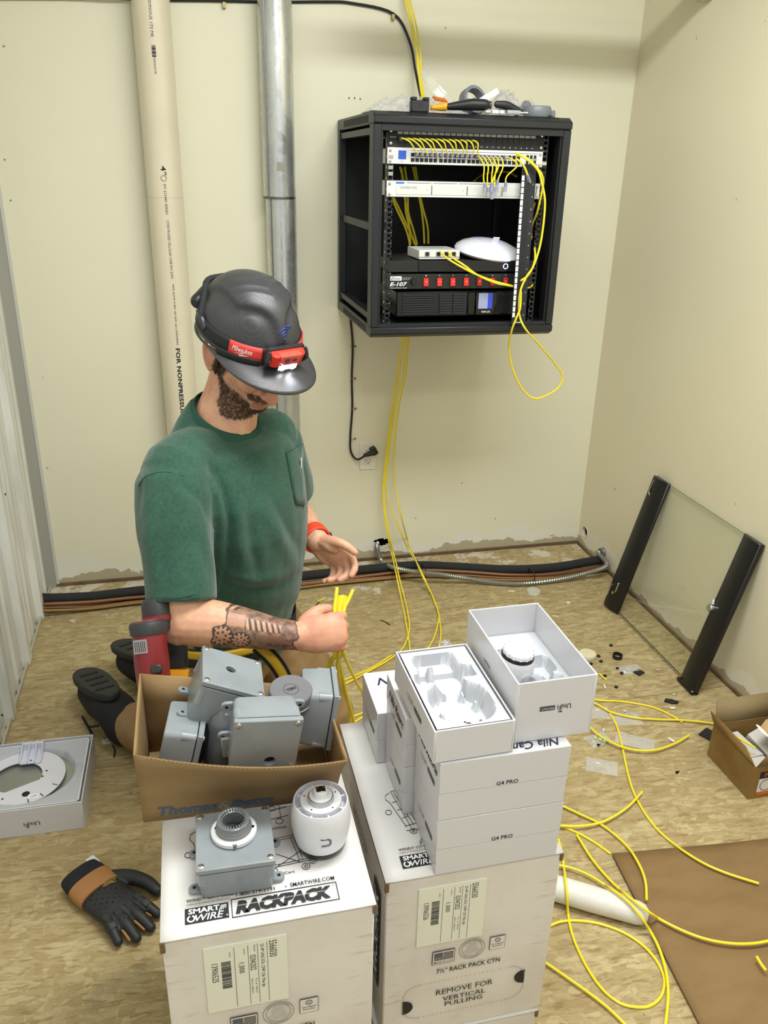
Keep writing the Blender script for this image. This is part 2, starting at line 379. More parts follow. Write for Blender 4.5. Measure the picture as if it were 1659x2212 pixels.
mb.build('torn_seal_flap', mat('dark_rubber', '#33363a', .6), wl)
mb = MB()
for p in ((40, 1015), (10, 1068), (3, 1545)):
    q = onX(p[0], p[1], 0.004); mb.cyl(q, q+V((.004, 0, 0)), .0035, n=10)
mb.build('screw_head', mat('dark_screw', '#3a3833', .5, .6), wl)
ce = MB().bx(-.1, 2.34, -4.4, .1, HZ, HZ+.05).build('ceiling', mat('white_ceiling', '#e4e2d8', .7)); tag(ce, kind='structure', label='white ceiling')
be = MB().bx(1.15, 2.24, -.415, -.375, 2.043, 2.11).build('trim_4', mat('dark_wood_beam', '#4e4335', .6, var=.3, vs=15)); tag(be, kind='structure', label='dark rail crossing to the right wall high up')
MB().bx(2.215, 2.24, -.42, -.37, 2.035, 2.12).build('end_bracket', mat('cream_bracket', '#d6cfb4', .5), be)
for i, (x, y) in enumerate(((1.3, -1.85), (1.1, -3.3))):
    t = thing('ceiling_light', ('long white ceiling light fixture above the cable cartons', 'long white ceiling light fixture behind the camera')[i], 'ceiling light', (x, y, HZ-.04))
    MB().bx(-.62, .62, -.17, .17, .0, .04).build('housing', mat('white_housing', '#e8e8e4', .4), t, bev=.004)
    m = mat('lit_diffuser', '#fff4df', .5, em=2.2)
    MB().bx(-.6, .6, -.15, .15, -.02, -.002).build('diffuser', m, t)

# small nails, holes and marks in the back wall
mb = MB()
for p in ((754, 212), (766, 212), (778, 214)):
    q = onY(p[0], p[1], 0); mb.box((q.x, -.0004, q.z), (.003, .0008, .006))
mb.build('nail_hole', mat('cavity_black'), wb)
mb = MB()
for p in ((23, 433), (8, 100), (10, 345), (409, 680), (1046, 540), (1075, 605), (998, 1044), (1070, 1120), (967, 1187)):
    q = onY(p[0], p[1], 0); mb.ball((q.x, -.0002, q.z), (.0035, .0012, .003), 8, 6)
mb.build('wall_dent', mat('wall_dent_grey', '#8f8a76', .8), wb)
for p in ((1347, 885), (1165, 800), (1270, 1105), (1555, 1215)):
    pass

# ------------------------------------------------ pipes
t = thing('plastic_drain_pipe', 'cream plastic drain pipe standing against the back wall, printed black lettering', 'pipe', (.556, -.066, 0))
PV = mat('cream_pvc', '#ddd3bb', .28, var=.05, vs=4, spec=.55)
MB().lathe([(.0575, 0), (.0575, HZ)], 48).build('pipe_body', PV, t)
def onpipe(an0, z0, rad=.0581):
    # text running downward: x -> -z, y -> around the pipe to the right
    return lambda x, y: V((rad*math.sin(an0+y/rad), -rad*math.cos(an0+y/rad), z0-x))
def pipetext(s, z_top, z_bot, h, an, bold=.0):
    text(s, z_top-z_bot, h, None, INK, t, fn=onpipe(an, (z_top+z_bot)/2), bold=bold, sp=1.05)
PZ = lambda px, py: onY(px, py, -.12).z
an = .02
pipetext('4"', PZ(352, 358), PZ(352, 378), .017, an, .01)
pipetext('IPS SCH40 SERIES', PZ(356, 398), PZ(362, 463), .008, an)
pipetext('COEXTRUDED CELLULAR CORE PVC DWV', PZ(364, 476), PZ(372, 602), .008, an+.02)
pipetext('PIPE ASTM F-891-00 NSF dwv JM00/JM05', PZ(374, 614), PZ(384, 745), .008, an+.03)
pipetext('FOR NONPRESSURE', PZ(386, 752), PZ(396, 905), .0150, an+.03, .035)
pipetext('DINOUS 172 ME', PZ(327, 2), PZ(331, 80), .0085, an-.05)
mb = MB()
for k in range(9):
    z = PZ(331, 98)-k*.0035; f = onpipe(an-.03, z); mb.add([f(0, -.006), f(0, .006), f(.0018+.0008*(k % 3), .006), f(.0018+.0008*(k % 3), -.006)], [(0, 1, 2, 3)])
mb.build('printed_barcode', INK, t); pipetext('THERMOPLASTIC PIPE', PZ(334, 124), PZ(336, 160), .006, an-.03)
MB().ring((0, 0, 1.43), .0578, .057, .0007, 40).build('printed_ring', mat('pencil_grey', '#9a968a', .6), t)
mb = MB().ring((0, 0, 0), .009, .0078, .0003, 20, frame((.0, -.0584, PZ(353, 385)), (1, 0, 0), (0, 0, 1))); mb.build('printed_mark', INK, t)

GAL = N('galvanised_steel'); vo = GAL.n('TexVoronoi', i={'Vector': GAL.obj(), 'Scale': 45.}); sc_ = GAL.n('SeparateColor', i={'Color': vo.outputs['Color']}).outputs[0]
GAL.p(col=GAL.mix(GAL.step(GAL.noise(GAL.obj(), 9, 5, .6, scale3=(1, 1, .25)), .35, .7), lin('#cfd1d0'), lin('#b4b7b7')), metal=.7, rough=GAL.math('ADD', .22, GAL.math('MULTIPLY', sc_, .16)))
GAL.bump(GAL.noise(GAL.obj(), 10, 3, scale3=(1, 1, .4)), .25, .01)
t = thing('galvanised_vent_pipe', 'shiny galvanised steel vent pipe standing right of the plastic pipe', 'pipe', (.933, -.062, 0))
zj = 1.432
for nm, z0, z1, r, dx in (('lower_section', 0, zj+.03, .0515, .004), ('upper_section', zj, HZ, .054, 0)):
    MB().lathe([(r, z0), (r, z1)], 48, M.Translation((dx, 0, 0))).build(nm, GAL.m, t)
    MB().bx(dx-r*.72-.002, dx-r*.72+.002, -r*.70-.002, -r*.70+.002, z0, z1).build('lock_seam', mat('seam_dark_steel', '#6c7072', .4, .8), t)
MB().lathe([(.0548, zj-.001), (.0555, zj+.003), (.0548, zj+.007)], 48).build('joint_bead', mat('seam_dark_steel'), t)
q = onY(625, 410, -.1); MB().bx(-.012, .012, -.0555, -.0545, 1.52, 1.545).build('stamped_mark', mat('pencil_grey'), t)
# ------------------------------------------------ wall rack and what is in it
RX0, RX1, RZ0, RZ1, RD = 1.144, 1.744, 1.05, 1.683, .58
BLK = mat('rack_black_steel', '#1d1f23', .4, .0, spec=.45, bump=.15, bs=900); DBLK = mat('rack_inner_black', '#101114', .55); MBLK = mat('matte_black_plastic', '#17181a', .5)
WSIL = mat('white_painted_aluminium', '#d9dad8', .32, .0); PORT = mat('port_black', '#0a0a0b', .5); STEEL = mat('bright_steel', '#c9c9c6', .25, 1.0)
YEL = mat('yellow_cable_jacket', '#ecd832', .38, spec=.4); PLUGC = mat('clear_plug', '#b9bccb', .15, trans=.45); BOOT = mat('blue_grey_plug_boot', '#8688ad', .35); GOLD = mat('plug_contacts', '#c9a24d', .3, 1)
rk = thing('network_rack', 'black open wall rack cabinet on the back wall, door and side panels removed', 'rack', (RX0, 0, RZ0))
W_, H_ = RX1-RX0, RZ1-RZ0
RB = lambda: MB()
# top and bottom trays with sloped front lips
def tray(z0, z1, name, sgn):
    pr = [(-.004, z0), (-RD+.02, z0), (-RD-.002, z0+(.012 if sgn < 0 else .002)), (-RD-.002, z1-(.012 if sgn > 0 else .002)), (-RD+.02, z1), (-.004, z1)]
    Tm = M(((0, 0, 1, 0), (1, 0, 0, 0), (0, 1, 0, 0), (0, 0, 0, 1)))
    return MB().prism(pr, 0, W_, Tm).build(name, BLK, rk, bev=.003)
tray(H_-.034, H_, 'top_panel', 1); tray(0, .034, 'bottom_panel', -1)
for nm, y, x in (('post', -RD+.003, 0), ('post', -RD+.003, W_-.024), ('post', -.045, 0), ('post', -.045, W_-.024)):
    MB().bx(x, x+.024, y, y+(.055 if y < -.3 else .04), .033, H_-.033).build(nm, BLK, rk, bev=.002)
for x in (.024, W_-.03):
    MB().bx(x, x+.006, -RD+.012, -RD+.05, .03, H_-.03).build('door_stop', DBLK, rk)
MB().bx(.003, W_-.003, -.010, -.004, .03, H_-.03).build('back_panel', DBLK, rk)
MB().bx(W_-.004, W_-.001, -RD+.06, -.04, .033, H_-.033).build('side_panel', DBLK, rk)
mb = MB()
for z in (.31,): mb.bx(.010, .02, -RD+.055, -.04, z, z+.022)
for z in (.05, H_-.06): mb.bx(.004, .03, -RD+.055, -.04, z, z+.018)
mb.build('side_rail', BLK, rk)
MB().bx(.024, W_-.024, -RD+.006, -RD+.02, H_-.05, H_-.033).build('header_bar', BLK, rk); MB().bx(.024, W_-.024, -RD+.006, -RD+.02, .033, .043).build('footer_bar', BLK, rk)
mb = MB()
for i in range(70):
    x = .045+i*(W_-.09)/69
    mb.add([(x, -RD+.001, H_-.0125), (x+.004, -RD+.001, H_-.0125), (x+.004, -RD+.018, H_+.0004), (x, -RD+.018, H_+.0004)], [(0, 1, 2, 3)])
    mb.add([(x, -RD+.0005, .0115), (x+.004, -RD+.0005, .0115), (x+.004, -RD+.017, .0012), (x, -RD+.017, .0012)], [(3, 2, 1, 0)])
tag(mb.build('vent_slot', PORT, rk, smooth=0), kind='stuff')
mb = MB(); mb.bx(-.0006, .001, -.50, -.12, H_-.028, H_-.008); mb.bx(-.0006, .001, -.50, -.12, .008, .026); tag(mb.build('vent_mesh', mat('perforated_black', '#1b1c1f', .7), rk), kind='stuff')
# rack rails with square holes
for x0, dx in ((.052, 1), (.548, -1)):
    mb = MB(); xa = x0; zb, zt = .036, H_-.036
    mb.bx(min(xa, xa+dx*.004), max(xa, xa+dx*.004), -.535, -.505, zb, zt); mb.bx(min(xa+dx*.014, xa+dx*.018), max(xa+dx*.014, xa+dx*.018), -.536, -.533, zb, zt)
    k = 0; z = zb
    while z < zt-.008:
        mb.bx(min(xa, xa+dx*.018), max(xa, xa+dx*.018), -.536, -.533, z, z+.0062); z += .0148
    mb.build('mounting_rail', BLK, rk)
mb = MB(); z = .036
while z < H_-.04:
    mb.bx(.0505, .0515, -.530, -.524, z+.004, z+.010); mb.bx(.066, .0685, -.5368, -.536, z+.003, z+.0045); mb.bx(.5315, .534, -.5368, -.536, z+.003, z+.0045); z += .0296
tag(mb.build('rail_mark', mat('pale_mark', '#cfcfcf', .5), rk), kind='stuff')
mb = MB()
for z in (.470, .487, .515): mb.box((.061, -.537, z), (.014, .003, .010))
mb.box((.539, -.537, .508), (.014, .003, .01)); tag(mb.build('cage_nut', STEEL, rk), kind='stuff')
RFY = -.538   # world y of device fronts
def screws(t, w, h, m=STEEL, r=.0045):
    for x in (-w/2+.009, w/2-.009):
        for z in (-h*.33, h*.33):
            MB().lathe([(r, 0), (r*.9, .002), (r*.3, .0025)], 10, frame((x, -.001, z), (1, 0, 0), (0, 0, 1))).build('screw', m, t)
def device(name, label, cat, zc, h, dep, m, w=.482, wbody=.44, face=None):
    t = thing(name, label, cat, (1.435, RFY, zc))
    MB().bx(-w/2, w/2, 0, .003, -h/2, h/2).build('faceplate', m, t, bev=.0008)
    MB().bx(-wbody/2, wbody/2, .002, dep, -h/2+.001, h/2-.001).build('chassis', face or m, t, bev=.001)
    return t
# patch panel
t = device('patch_bay', 'black patch panel across the top of the rack, left half plugged in', 'patch bay', 1.6175, .050, .05, DBLK)
screws(t, .482, .05)
for i in range(24):
    x = -.205+i*.0178
    MB().bx(x-.0075, x+.0075, -.002, .0, .0085, .0155).build('label_window', mat('pale_label_window', '#b9bbbe', .3), t)
    MB().bx(x-.0065, x+.0065, -.0012, .002, -.0135, .004).build('jack', PORT, t)
text('FEEDTHROUGH', .018, .003, frame((-.225, -.0008, .0), (1, 0, 0), (0, 0, 1)), WHITEINK, t)
for i in range(12): text(str(i+13), .004, .003, frame((-.205+(i+12)*.0178, -.0008, -.019), (1, 0, 0), (0, 0, 1)), WHITEINK, t, 'port_number')
# switch
t = device('network_switch', 'silver switch with two rows of black ports under the patch panel', 'network switch', 1.569, .044, .30, WSIL)
screws(t, .482, .044)
MB().bx(-.208, -.185, -.0015, .0, -.009, .014).build('display', mat('blue_display', '#2b50b0', .2, em=.35), t)
text('PoE+', .014, .003, frame((-.197, -.0008, -.015), (1, 0, 0), (0, 0, 1)), GREYINK, t)
for r in range(2):
    for i in range(24):
        x = -.165+(i+(i//6)*.25)*.0138; z = (.004, -.010)[r]
        MB().bx(x-.0052, x+.0052, -.0012, .001, z-.0055, z+.0045).build('port', PORT, t)
for r in range(2):
    for i in range(3): MB().bx(.192+i*.012-.004, .192+i*.012+.004, -.0012, .001, (.006, -.008)[r]-.005, (.006, -.008)[r]+.005).build('uplink_port', mat('port_dark_brown', '#1a1712', .5), t)
MB().bx(-.17, .225, -.0008, 0, .0145, .0155).build('vent_line', GREYINK, t)
text('SW01', .018, .006, frame((.215, -.0014, 0), (1, 0, 0), (0, 0, 1)), mat('pale_grey_ink', '#9b9c98', .6), t)
# recorder
t = device('video_recorder', 'silver video recorder with drive bays in the middle of the rack', 'recorder', 1.4795, .044, .32, WSIL)
screws(t, .482, .044)
for i, (a, b) in enumerate(((-.212, -.105), (-.101, .006), (.010, .117), (.121, .228))):
    mb = MB(); mb.bx(a, b, -.0015, 0, -.0155, .0105); mb.build('drive_bay', mat('drive_bay_silver', '#d2d3d0', .3), t, bev=.0004)
    MB().bx(b+.0005, b+.002, -.0016, 0, -.0155, .0105).build('bay_gap', mat('gap_navy', '#1c2033', .5), t)
    MB().lathe([(.0012, 0), (.0012, .0006)], 8, frame((b-.012, -.0016, -.002), (1, 0, 0), (0, 0, 1))).build('bay_led', GREYINK, t)
text('CAMERA NVR', .052, .0065, frame((-.175, -.0016, .004), (1, 0, 0), (0, 0, 1)), mat('embossed_label_grey', '#8d8e90', .6), t)
MB().bx(-.213, -.188, -.001, 0, .0145, .0190).build('blue_badge', mat('bright_blue_tape', '#2f6fdc', .4), t)
mb = MB()
for a, b in ((-.18, -.105), (-.100, -.025), (-.02, .10)): mb.bx(a, b, -.0006, 0, .0165, .0175)
mb.build('vent_line', INK, t)
# shelf / gateway
t = device('rack_gateway', 'low black rack unit with glowing ring button under the white devices', 'rack unit', 1.2595, .034, .25, MBLK)
screws(t, .482, .034, MBLK)
MB().bx(-.135, .180, -.0045, 0, -.016, .0165).build('front_cover', mat('satin_black', '#141518', .3), t, bev=.001)
text('Cloud Key Rack', .045, .005, frame((.005, -.005, .001), (1, 0, 0), (0, 0, 1)), GREYINK, t)
MB().ring((0, 0, 0), .0085, .0065, .001, 24, frame((.147, -.0045, 0), (1, 0, 0), (0, 0, 1))).build('ring_light', mat('lit_ring', '#c9d6ff', .3, em=2.5), t)
MB().lathe([(.0055, 0), (.005, .001)], 20, frame((.147, -.0045, 0), (1, 0, 0), (0, 0, 1))).build('button', mat('button_navy', '#141c4a', .3), t)
# power strip
t = device('power_strip', 'black power strip with eight red rocker switches low in the rack', 'power strip', 1.2145, .045, .12, mat('strip_black', '#1b1c1e', .4))
screws(t, .482, .045, MBLK)
RED = mat('red_rocker', '#a3160f', .25, em=.15); REDL = mat('lit_red_rocker', '#d6281c', .25, em=.5)
for i in range(8):
    x = -.110+i*.0435
    MB().bx(x-.0105, x+.0105, -.002, .0, -.0165, .0135).build('switch_bezel', MBLK, t)
    b = MB().add([(x-.0075, -.002, -.0135), (x+.0075, -.002, -.0135), (x+.0075, -.0075, -.0135), (x-.0075, -.0075, -.0135), (x-.0075, -.002, .0105), (x+.0075, -.002, .0105), (x+.0075, -.0045, .0105), (x-.0075, -.0045, .0105)], [(0, 1, 2, 3), (4, 7, 6, 5), (3, 2, 6, 7), (0, 3, 7, 4), (1, 5, 6, 2)]).build('rocker_switch', REDL if i < 4 else RED, t, bev=.0008)
    text('-' if i < 4 else 'o', .004, None, frame((x, -.0072, .0), (1, 0, 0), (0, 0, 1)), WHITEINK, t, 'rocker_mark')
    text(str(i+1), .003, .004, frame((x, -.0008, .0175), (1, 0, 0), (0, 0, 1)), WHITEINK, t, 'switch_number')
MB().bx(-.223, -.188, -.0012, 0, .003, .016).build('brand_plate', WHITEINK, t); text('Elimi', .030, .010, frame((-.206, -.0014, .0095), (1, 0, 0), (0, 0, 1)), INK, t, shear=.3)
text('nator', .030, .009, frame((-.173, -.001, .0095), (1, 0, 0), (0, 0, 1)), mat('pale_grey_ink'), t, shear=.3)
text('E-107', .055, .012, frame((-.197, -.001, -.0075), (1, 0, 0), (0, 0, 1)), WHITEINK, t, bold=.03, shear=.25)
text('8-Channel Power Center', .055, .0035, frame((-.197, -.001, -.0185), (1, 0, 0), (0, 0, 1)), WHITEINK, t)
MB().lathe([(.009, 0), (.009, .004), (.007, .008), (.0, .008)], 20, frame((-.150, 0, -.0005), (1, 0, 0), (0, 0, 1))).build('breaker_button', MBLK, t)
# UPS
t = thing('battery_backup', 'black battery backup unit with small screen at the bottom of the rack', 'battery backup', (1.450, RFY+.006, 1.145))
MB().bx(-.215, .215, .004, .40, -.040, .040).build('casing', mat('ups_black', '#121315', .28), t, bev=.004)
mb = MB()
for i in range(9): mb.bx(-.195, -.085, -.0012, .005, -.030+i*.007, -.0265+i*.007)
for i in range(8): mb.bx(-.075, -.035, -.0012, .005, -.030+i*.008, -.025+i*.008); mb.bx(-.031, .012, -.0012, .005, -.030+i*.008, -.025+i*.008)
for i in range(10): mb.bx(.125, .2, -.0012, .005, -.030+i*.006, -.027+i*.006)
tag(mb.build('grille_slat', mat('slat_dark_grey', '#25272b', .35), t), kind='stuff')
MB().bx(.018, .042, -.003, .004, -.035, .035).build('latch_column', mat('gloss_black', '#0a0a0b', .1), t, bev=.002)
MB().bx(.044, .115, -.004, .004, -.036, .036).build('display_bezel', mat('gloss_black'), t, bev=.002)
MB().bx(.052, .098, -.005, -.003, -.016, .032).build('display', mat('grey_display', '#8f97b5', .2, em=.25), t)
MB().bx(.083, .099, -.0052, -.003, -.016, .032).build('display_glow', mat('blue_glow_display', '#2d3fae', .2, em=.5), t)
text('TRIPP-LITE', .03, .006, frame((.078, -.0044, -.026), (1, 0, 0), (0, 0, 1)), WHITEINK, t)
# white router
T = rotT((1.368, -.455, 1.2765), 0, 0, .02)
t = thing('small_router', 'small white router with four ports standing left of the white disc', 'router', T)
MB().bx(-.066, .066, -.07, .06, .002, .030).build('casing', WSIL, t, bev=.002, seg=2)
MB().bx(-.066, .066, -.0705, -.07, .0075, .0095).build('casing_seam', GREYINK, t)
for x, lit in ((-.040, 0), (-.004, 1), (.022, 1), (.046, 0)):
    MB().bx(x-.008, x+.008, -.0715, -.066, .011, .025).build('port', STEEL, t); MB().bx(x-.0055, x+.0055, -.0722, -.066, .0125, .0235).build('port_opening', PORT, t)
MB().lathe([(.035, 0), (.035, .0006)], 28, M.Translation((0, 0, .03))).build('round_badge', mat('pale_badge', '#c4c4c4', .3), t)
# access point disc resting on gateway, tilted
T = rotT((1.556, -.44, 1.281), math.radians(9), math.radians(5), 0)
t = thing('access_point', 'white dome shaped wireless disc lying at a tilt beside the router', 'access point', T)
MB().lathe([(.06, .0), (.098, .004), (.108, .010), (.110, .013)], 56).build('base', mat('pale_grey_plastic', '#cfd0d2', .35), t)
MB().lathe([(.110, .013), (.106, .022), (.09, .034), (.062, .045), (.03, .051), (.0, .0525)], 56, cap=False).build('dome', mat('satin_white_plastic', '#e4e5ee', .25), t)
MB().ring((0, 0, 0), .040, .036, .0012, 40, M.Translation((0, 0, .0482))).build('light_ring', mat('blue_ring_glow', '#6a78ff', .3, em=.8), t)
MB().box((0, .0, .06), (.022, .003, .022), rotT((0, -.01, .002), .4, 0, .2)).build('paper_tab', mat('white_paper', '#ecebe8', .6), t)

# spare patch panel standing upright on the lower lip
a0, a1 = V((1.617, -.592, 1.0865)), V((1.626, -.566, 1.555))
d = (a1-a0).normalized(); T = frame((a0+a1)/2, (1, -.18, 0), d)
t = thing('loose_patch_bay', 'loose black patch panel standing upright in front of the rack devices', 'patch bay', T)
L = (a1-a0).length
MB().bx(-.022, .022, -L/2, L/2, -.0015, .0015).build('faceplate', MBLK, t)
for i in range(24):
    y = -L/2+.030+i*(L-.06)/23.5
    MB().bx(-.0205, -.0125, y-.0072, y+.0072, .0015, .0028).build('label_window', mat('white_label_window', '#f0f0ee', .35), t)
    MB().bx(-.0095, .0075, y-.0068, y+.0068, .0012, .0022).build('jack', PORT, t)
    if i % 2 == 0: text(str(24-i), .003, .004, M.Translation((.0145, y, .0018)), WHITEINK, t, 'port_number')
MB().bx(-.012, .012, -L/2+.006, -L/2+.008, .0016, .002).build('screw_slot', WHITEINK, t)

# ---- network cables of the rack
def plug(t, p, d, up=(0, 0, 1), boot=True):
    d = V(d).normalized(); T = frame(p, V(up).cross(d) if abs(V(up).dot(d)) < .95 else (1, 0, 0), d)
    MB().bx(-.0045, .0045, 0, .016, -.0035, .0035, T).build('plug', PLUGC, t)
    for i in (0,): MB().bx(-.0038, .0038, .011, .0155, .0034, .0037, T).build('plug_contact', GOLD, t)
    if boot: MB().bx(-.004, .004, -.012, .001, -.0038, .0038, T).build('plug_boot', BOOT, t, bev=.001)
def cable(name, pts, r, label, cat='cable', group=None, m=YEL, sub=6, n=8, plugs=()):
    pts = spline(pts, sub); o0 = V(pts[0]); 
    t = thing(name, label, cat, o0, group)
    MB().tube([p-o0 for p in pts], r, n).build('jacket', m, t)
    for e in plugs:
        if e == 0: plug(t, V((0, 0, 0)), pts[0]-pts[1])
        else: plug(t, pts[-1]-o0, pts[-1]-pts[-2])
    return t
yp = RFY
for i in range(13):
    xa = 1.435-.205+i*.0178; j = i if i > 1 else i
    xb = 1.435-.165+((i*1.08+.6)+((i*1.08)//6)*.25)*.0138
    bow = (.02, .012, .026, .018)[i % 4]
    t = thing('patch_cable', '%s from the left of the short yellow cables joining patch panel and switch' % ('first second third fourth fifth sixth seventh eighth ninth tenth eleventh twelfth last'.split()[i].capitalize()), 'cable', (xa, yp-.003, 1.613), 'short yellow patch cords')
    o = V((xa, yp-.003, 1.613)); pts = spline([V((xa, yp-.010, 1.612)), V((xa+.002, yp-.026, 1.614)), V((xa*.7+xb*.3+.004, yp-.034-bow*.3, 1.606)), V((xa*.25+xb*.75+(.004 if i % 2 else -.002), yp-.032, 1.590)), V((xb, yp-.022, 1.576)), V((xb, yp-.012, 1.5735))], 5)
    MB().tube([p-o for p in pts], .0021, 8).build('jacket', YEL, t)
    MB().bx(-.0052, .0052, -.012, .002, -.006, .005).build('plug', mat('dark_plug', '#34353a', .3), t)
    MB().bx(xb-xa-.0045, xb-xa+.0045, -.016, .001, -.0435, -.0345).build('plug', BOOT, t)
names = ('first', 'second', 'third', 'fourth', 'fifth', 'sixth')
ends = [(1047, 405), (1054, 414), (1063, 418), (1069, 413), (1062, 404), (1074, 398)]
for i, (ex, ey) in enumerate(ends):
    xs = 1.465+i*.0135; q = onY(ex, ey, yp-.035)
    pts = [V((xs, yp-.012, 1.572)), V((xs+.002, yp-.03, 1.568)), V((xs*.7+q.x*.3+.006, yp-.04, 1.545)), V((xs*.3+q.x*.7, yp-.036, 1.515)), q]
    t = cable('dangling_cable', pts, .0021, '%s from the left of the yellow patch cords dangling bunched before the recorder' % names[i].capitalize(), group='dangling yellow patch cords', plugs=(1,))
    MB().bx(-.0045, .0045, -.004, .011, -.004, .005).build('plug', BOOT, t)
q = onY(1092, 402, yp-.03); xs = 1.553
t = cable('dangling_cable', [V((xs, yp-.012, 1.572)), V((xs+.012, yp-.03, 1.568)), V((xs+.03, yp-.034, 1.55)), V((q.x+.001, yp-.032, 1.52)), q], .0021, 'yellow patch cord dangling alone to the right of the bunch, clear plug down', group='dangling yellow patch cords', plugs=(1,))
MB().bx(-.0045, .0045, -.004, .011, -.004, .005).build('plug', BOOT, t)
def S3(a, b): return (700+a*.34961, 140+b*.34961)
def path3(pp, ys): return [onY(*S3(*p), y) for p, y in zip(pp, ys)]
cable('network_cable', path3([(1185, 545), (1260, 590), (1320, 650), (1345, 730), (1365, 860), (1340, 1090), (1295, 1240), (1250, 1310), (1215, 1390), (1205, 1470), (1210, 1560), (1250, 1640), (1330, 1730), (1430, 1850), (1475, 1930), (1430, 2010), (1310, 2062), (1230, 2010), (1165, 1880), (1142, 1750), (1160, 1640), (1190, 1560), (1212, 1500), (1217, 1400)],
      [-.555, -.585, -.60, -.605, -.61, -.61, -.61, -.612, -.614, -.616, -.62, -.63, -.60, -.56, -.55, -.55, -.55, -.55, -.56, -.58, -.62, -.63, -.625, -.62]), .0032, 'yellow cable looping from the switch down below the right of the rack', sub=8)
cable('network_cable', path3([(1190, 560), (1250, 575), (1310, 630), (1350, 690), (1350, 760), (1320, 900), (1285, 1000), (1280, 1080)], [-.555, -.58, -.59, -.59, -.58, -.56, -.50, -.48]), .003, 'yellow cable curving from the switch into the right rail', sub=8)
cable('network_cable', path3([(1185, 580), (1225, 610), (1250, 660), (1262, 700)], [-.56, -.575, -.58, -.575]), .003, 'short yellow cable from the switch to the top of the loose patch panel', plugs=(1,))
for i, (st, lb) in enumerate((((715, 1150), 'yellow cable from the left router port sagging to the loose patch panel'), ((765, 1150), 'yellow cable from the right router port sagging to the loose patch panel'))):
    cable('network_cable', path3([st, (760+i*40, 1195), (850+i*10, 1250-i*15), (950, 1300), (1060, 1340+i*8), (1130, 1358+i*4), (1200, 1375), (1260, 1378), (1290, 1355), (1270, 1335)], [-.535, -.56, -.58, -.585, -.58, -.575, -.56, -.54, -.53, -.52]), .003, lb, sub=6)
cable('network_cable', path3([(1300, 1120), (1303, 1200), (1270, 1290), (1215, 1335)], [-.53, -.56, -.595, -.61]), .003, 'yellow cable rising behind the loose patch panel to the right rail')
cable('network_cable', path3([(1305, 850), (1280, 940), (1278, 1020), (1285, 1070)], [-.5, -.5, -.5, -.5]), .0022, 'thin yellow cable inside the right rack rail')
cable('network_cable', path3([(925, 720), (980, 680), (1060, 662), (1140, 665), (1190, 690)], [-.3, -.25, -.22, -.25, -.3]), .003, 'yellow cable arching deep in the rack above the recorder')
for i, pp in enumerate(([(470, 630), (500, 750), (505, 900), (540, 1050), (570, 1120)], [(500, 630), (515, 750), (520, 900), (530, 1050), (535, 1110)], [(550, 630), (575, 760), (600, 880), (615, 1000), (620, 1105)], [(565, 630), (585, 760), (610, 880), (640, 1000), (645, 1105)],
                        [(430, 820), (470, 900), (505, 980), (545, 1060), (560, 1110)], [(480, 640), (495, 800), (525, 930), (555, 1030), (575, 1110)], [(420, 790), (440, 870), (500, 1000), (525, 1080), (530, 1120)])):
    cable('network_cable', path3(pp, [-.22]*5), .0034, '%s from the left of the yellow cables hanging inside the rack behind the recorder' % ('sixth third fifth last first fourth second'.split()[i].capitalize()), group='yellow cables inside the rack')
cable('network_cable', path3([(375, 448), (355, 458), (345, 475)], [-.45, -.45, -.45]), .003, 'short bit of yellow cable behind the left post near the patch panel')

# ---- clutter on the rack top
RT_ = RZ1+.001
def onTop(px, py): return onZ(px, py, RT_)
def bag(name, label, c, sx, sy, h, seed, m, cat='plastic bag', n=34, spike=None, group=None):
    r_ = random.Random(seed); off = V((seed*3.1, seed*1.7, 0))
    def top(u, v):
        x, y = (u-.5)*2, (v-.5)*2; e = max(0, 1-abs(x)**3)*max(0, 1-abs(y)**3); k = mnoise.noise(V((x*2.1, y*2.1, 0))+off)*.5+mnoise.noise(V((x*6, y*6, 1))+off)*.25+abs(mnoise.noise(V((x*10, y*10, 2))+off))*.18
        z = h*e*(.55+k); 
        ex = 1+.12*mnoise.noise(V((x, y, 5))*2+off)
        return (x*sx/2*ex, y*sy/2*ex, max(.0008, z))
    o = MB().grid(top, n, n).grid(lambda u, v: ((u-.5)*sx*1.0, (v-.5)*sy, .0005), 6, 6)
    b = o.build(name, m, None, smooth=180 if 0 else 25); b.location = c; return tag(b, label, cat, group)
FILM = N('clear_plastic_film'); tb = FILM.n('BsdfTransparent'); gb = FILM.n('BsdfGlossy', i={'Roughness': .12}); db = FILM.n('BsdfDiffuse', i={'Color': (.93, .93, .95, 1)})
FILM.bump(FILM.noise(FILM.obj(), 60, 4), .6, .003)
ly = FILM.n('LayerWeight', i={'Blend': .45}); ms = FILM.n('MixShader'); FILM.t.links.new(FILM.math('ADD', FILM.math('MULTIPLY', ly.outputs['Facing'], .55), .16), ms.inputs[0]); FILM.t.links.new(tb.outputs[0], ms.inputs[1])
m2 = FILM.n('MixShader', i={0: .5}); FILM.t.links.new(gb.outputs[0], m2.inputs[1]); FILM.t.links.new(db.outputs[0], m2.inputs[2]); FILM.t.links.new(m2.outputs[0], ms.inputs[2]); FILM.t.links.new(ms.outputs[0], FILM.out.inputs[0])
FILM = FILM.m
GPL = mat('grey_fitting_plastic', '#6f7479', .4)
bag('plastic_bag', 'crumpled clear plastic bag at the left end of the rack top', (1.245, -.46, RT_), .20, .16, .055, 3, FILM)
bag('plastic_bag', 'clear plastic bag lying behind the black tool on the rack top', (1.36, -.38, RT_), .22, .2, .06, 5, FILM)
bag('plastic_bag', 'clear bag of grey fittings at the right end of the rack top', (1.60, -.42, RT_), .20, .2, .085, 8, FILM)
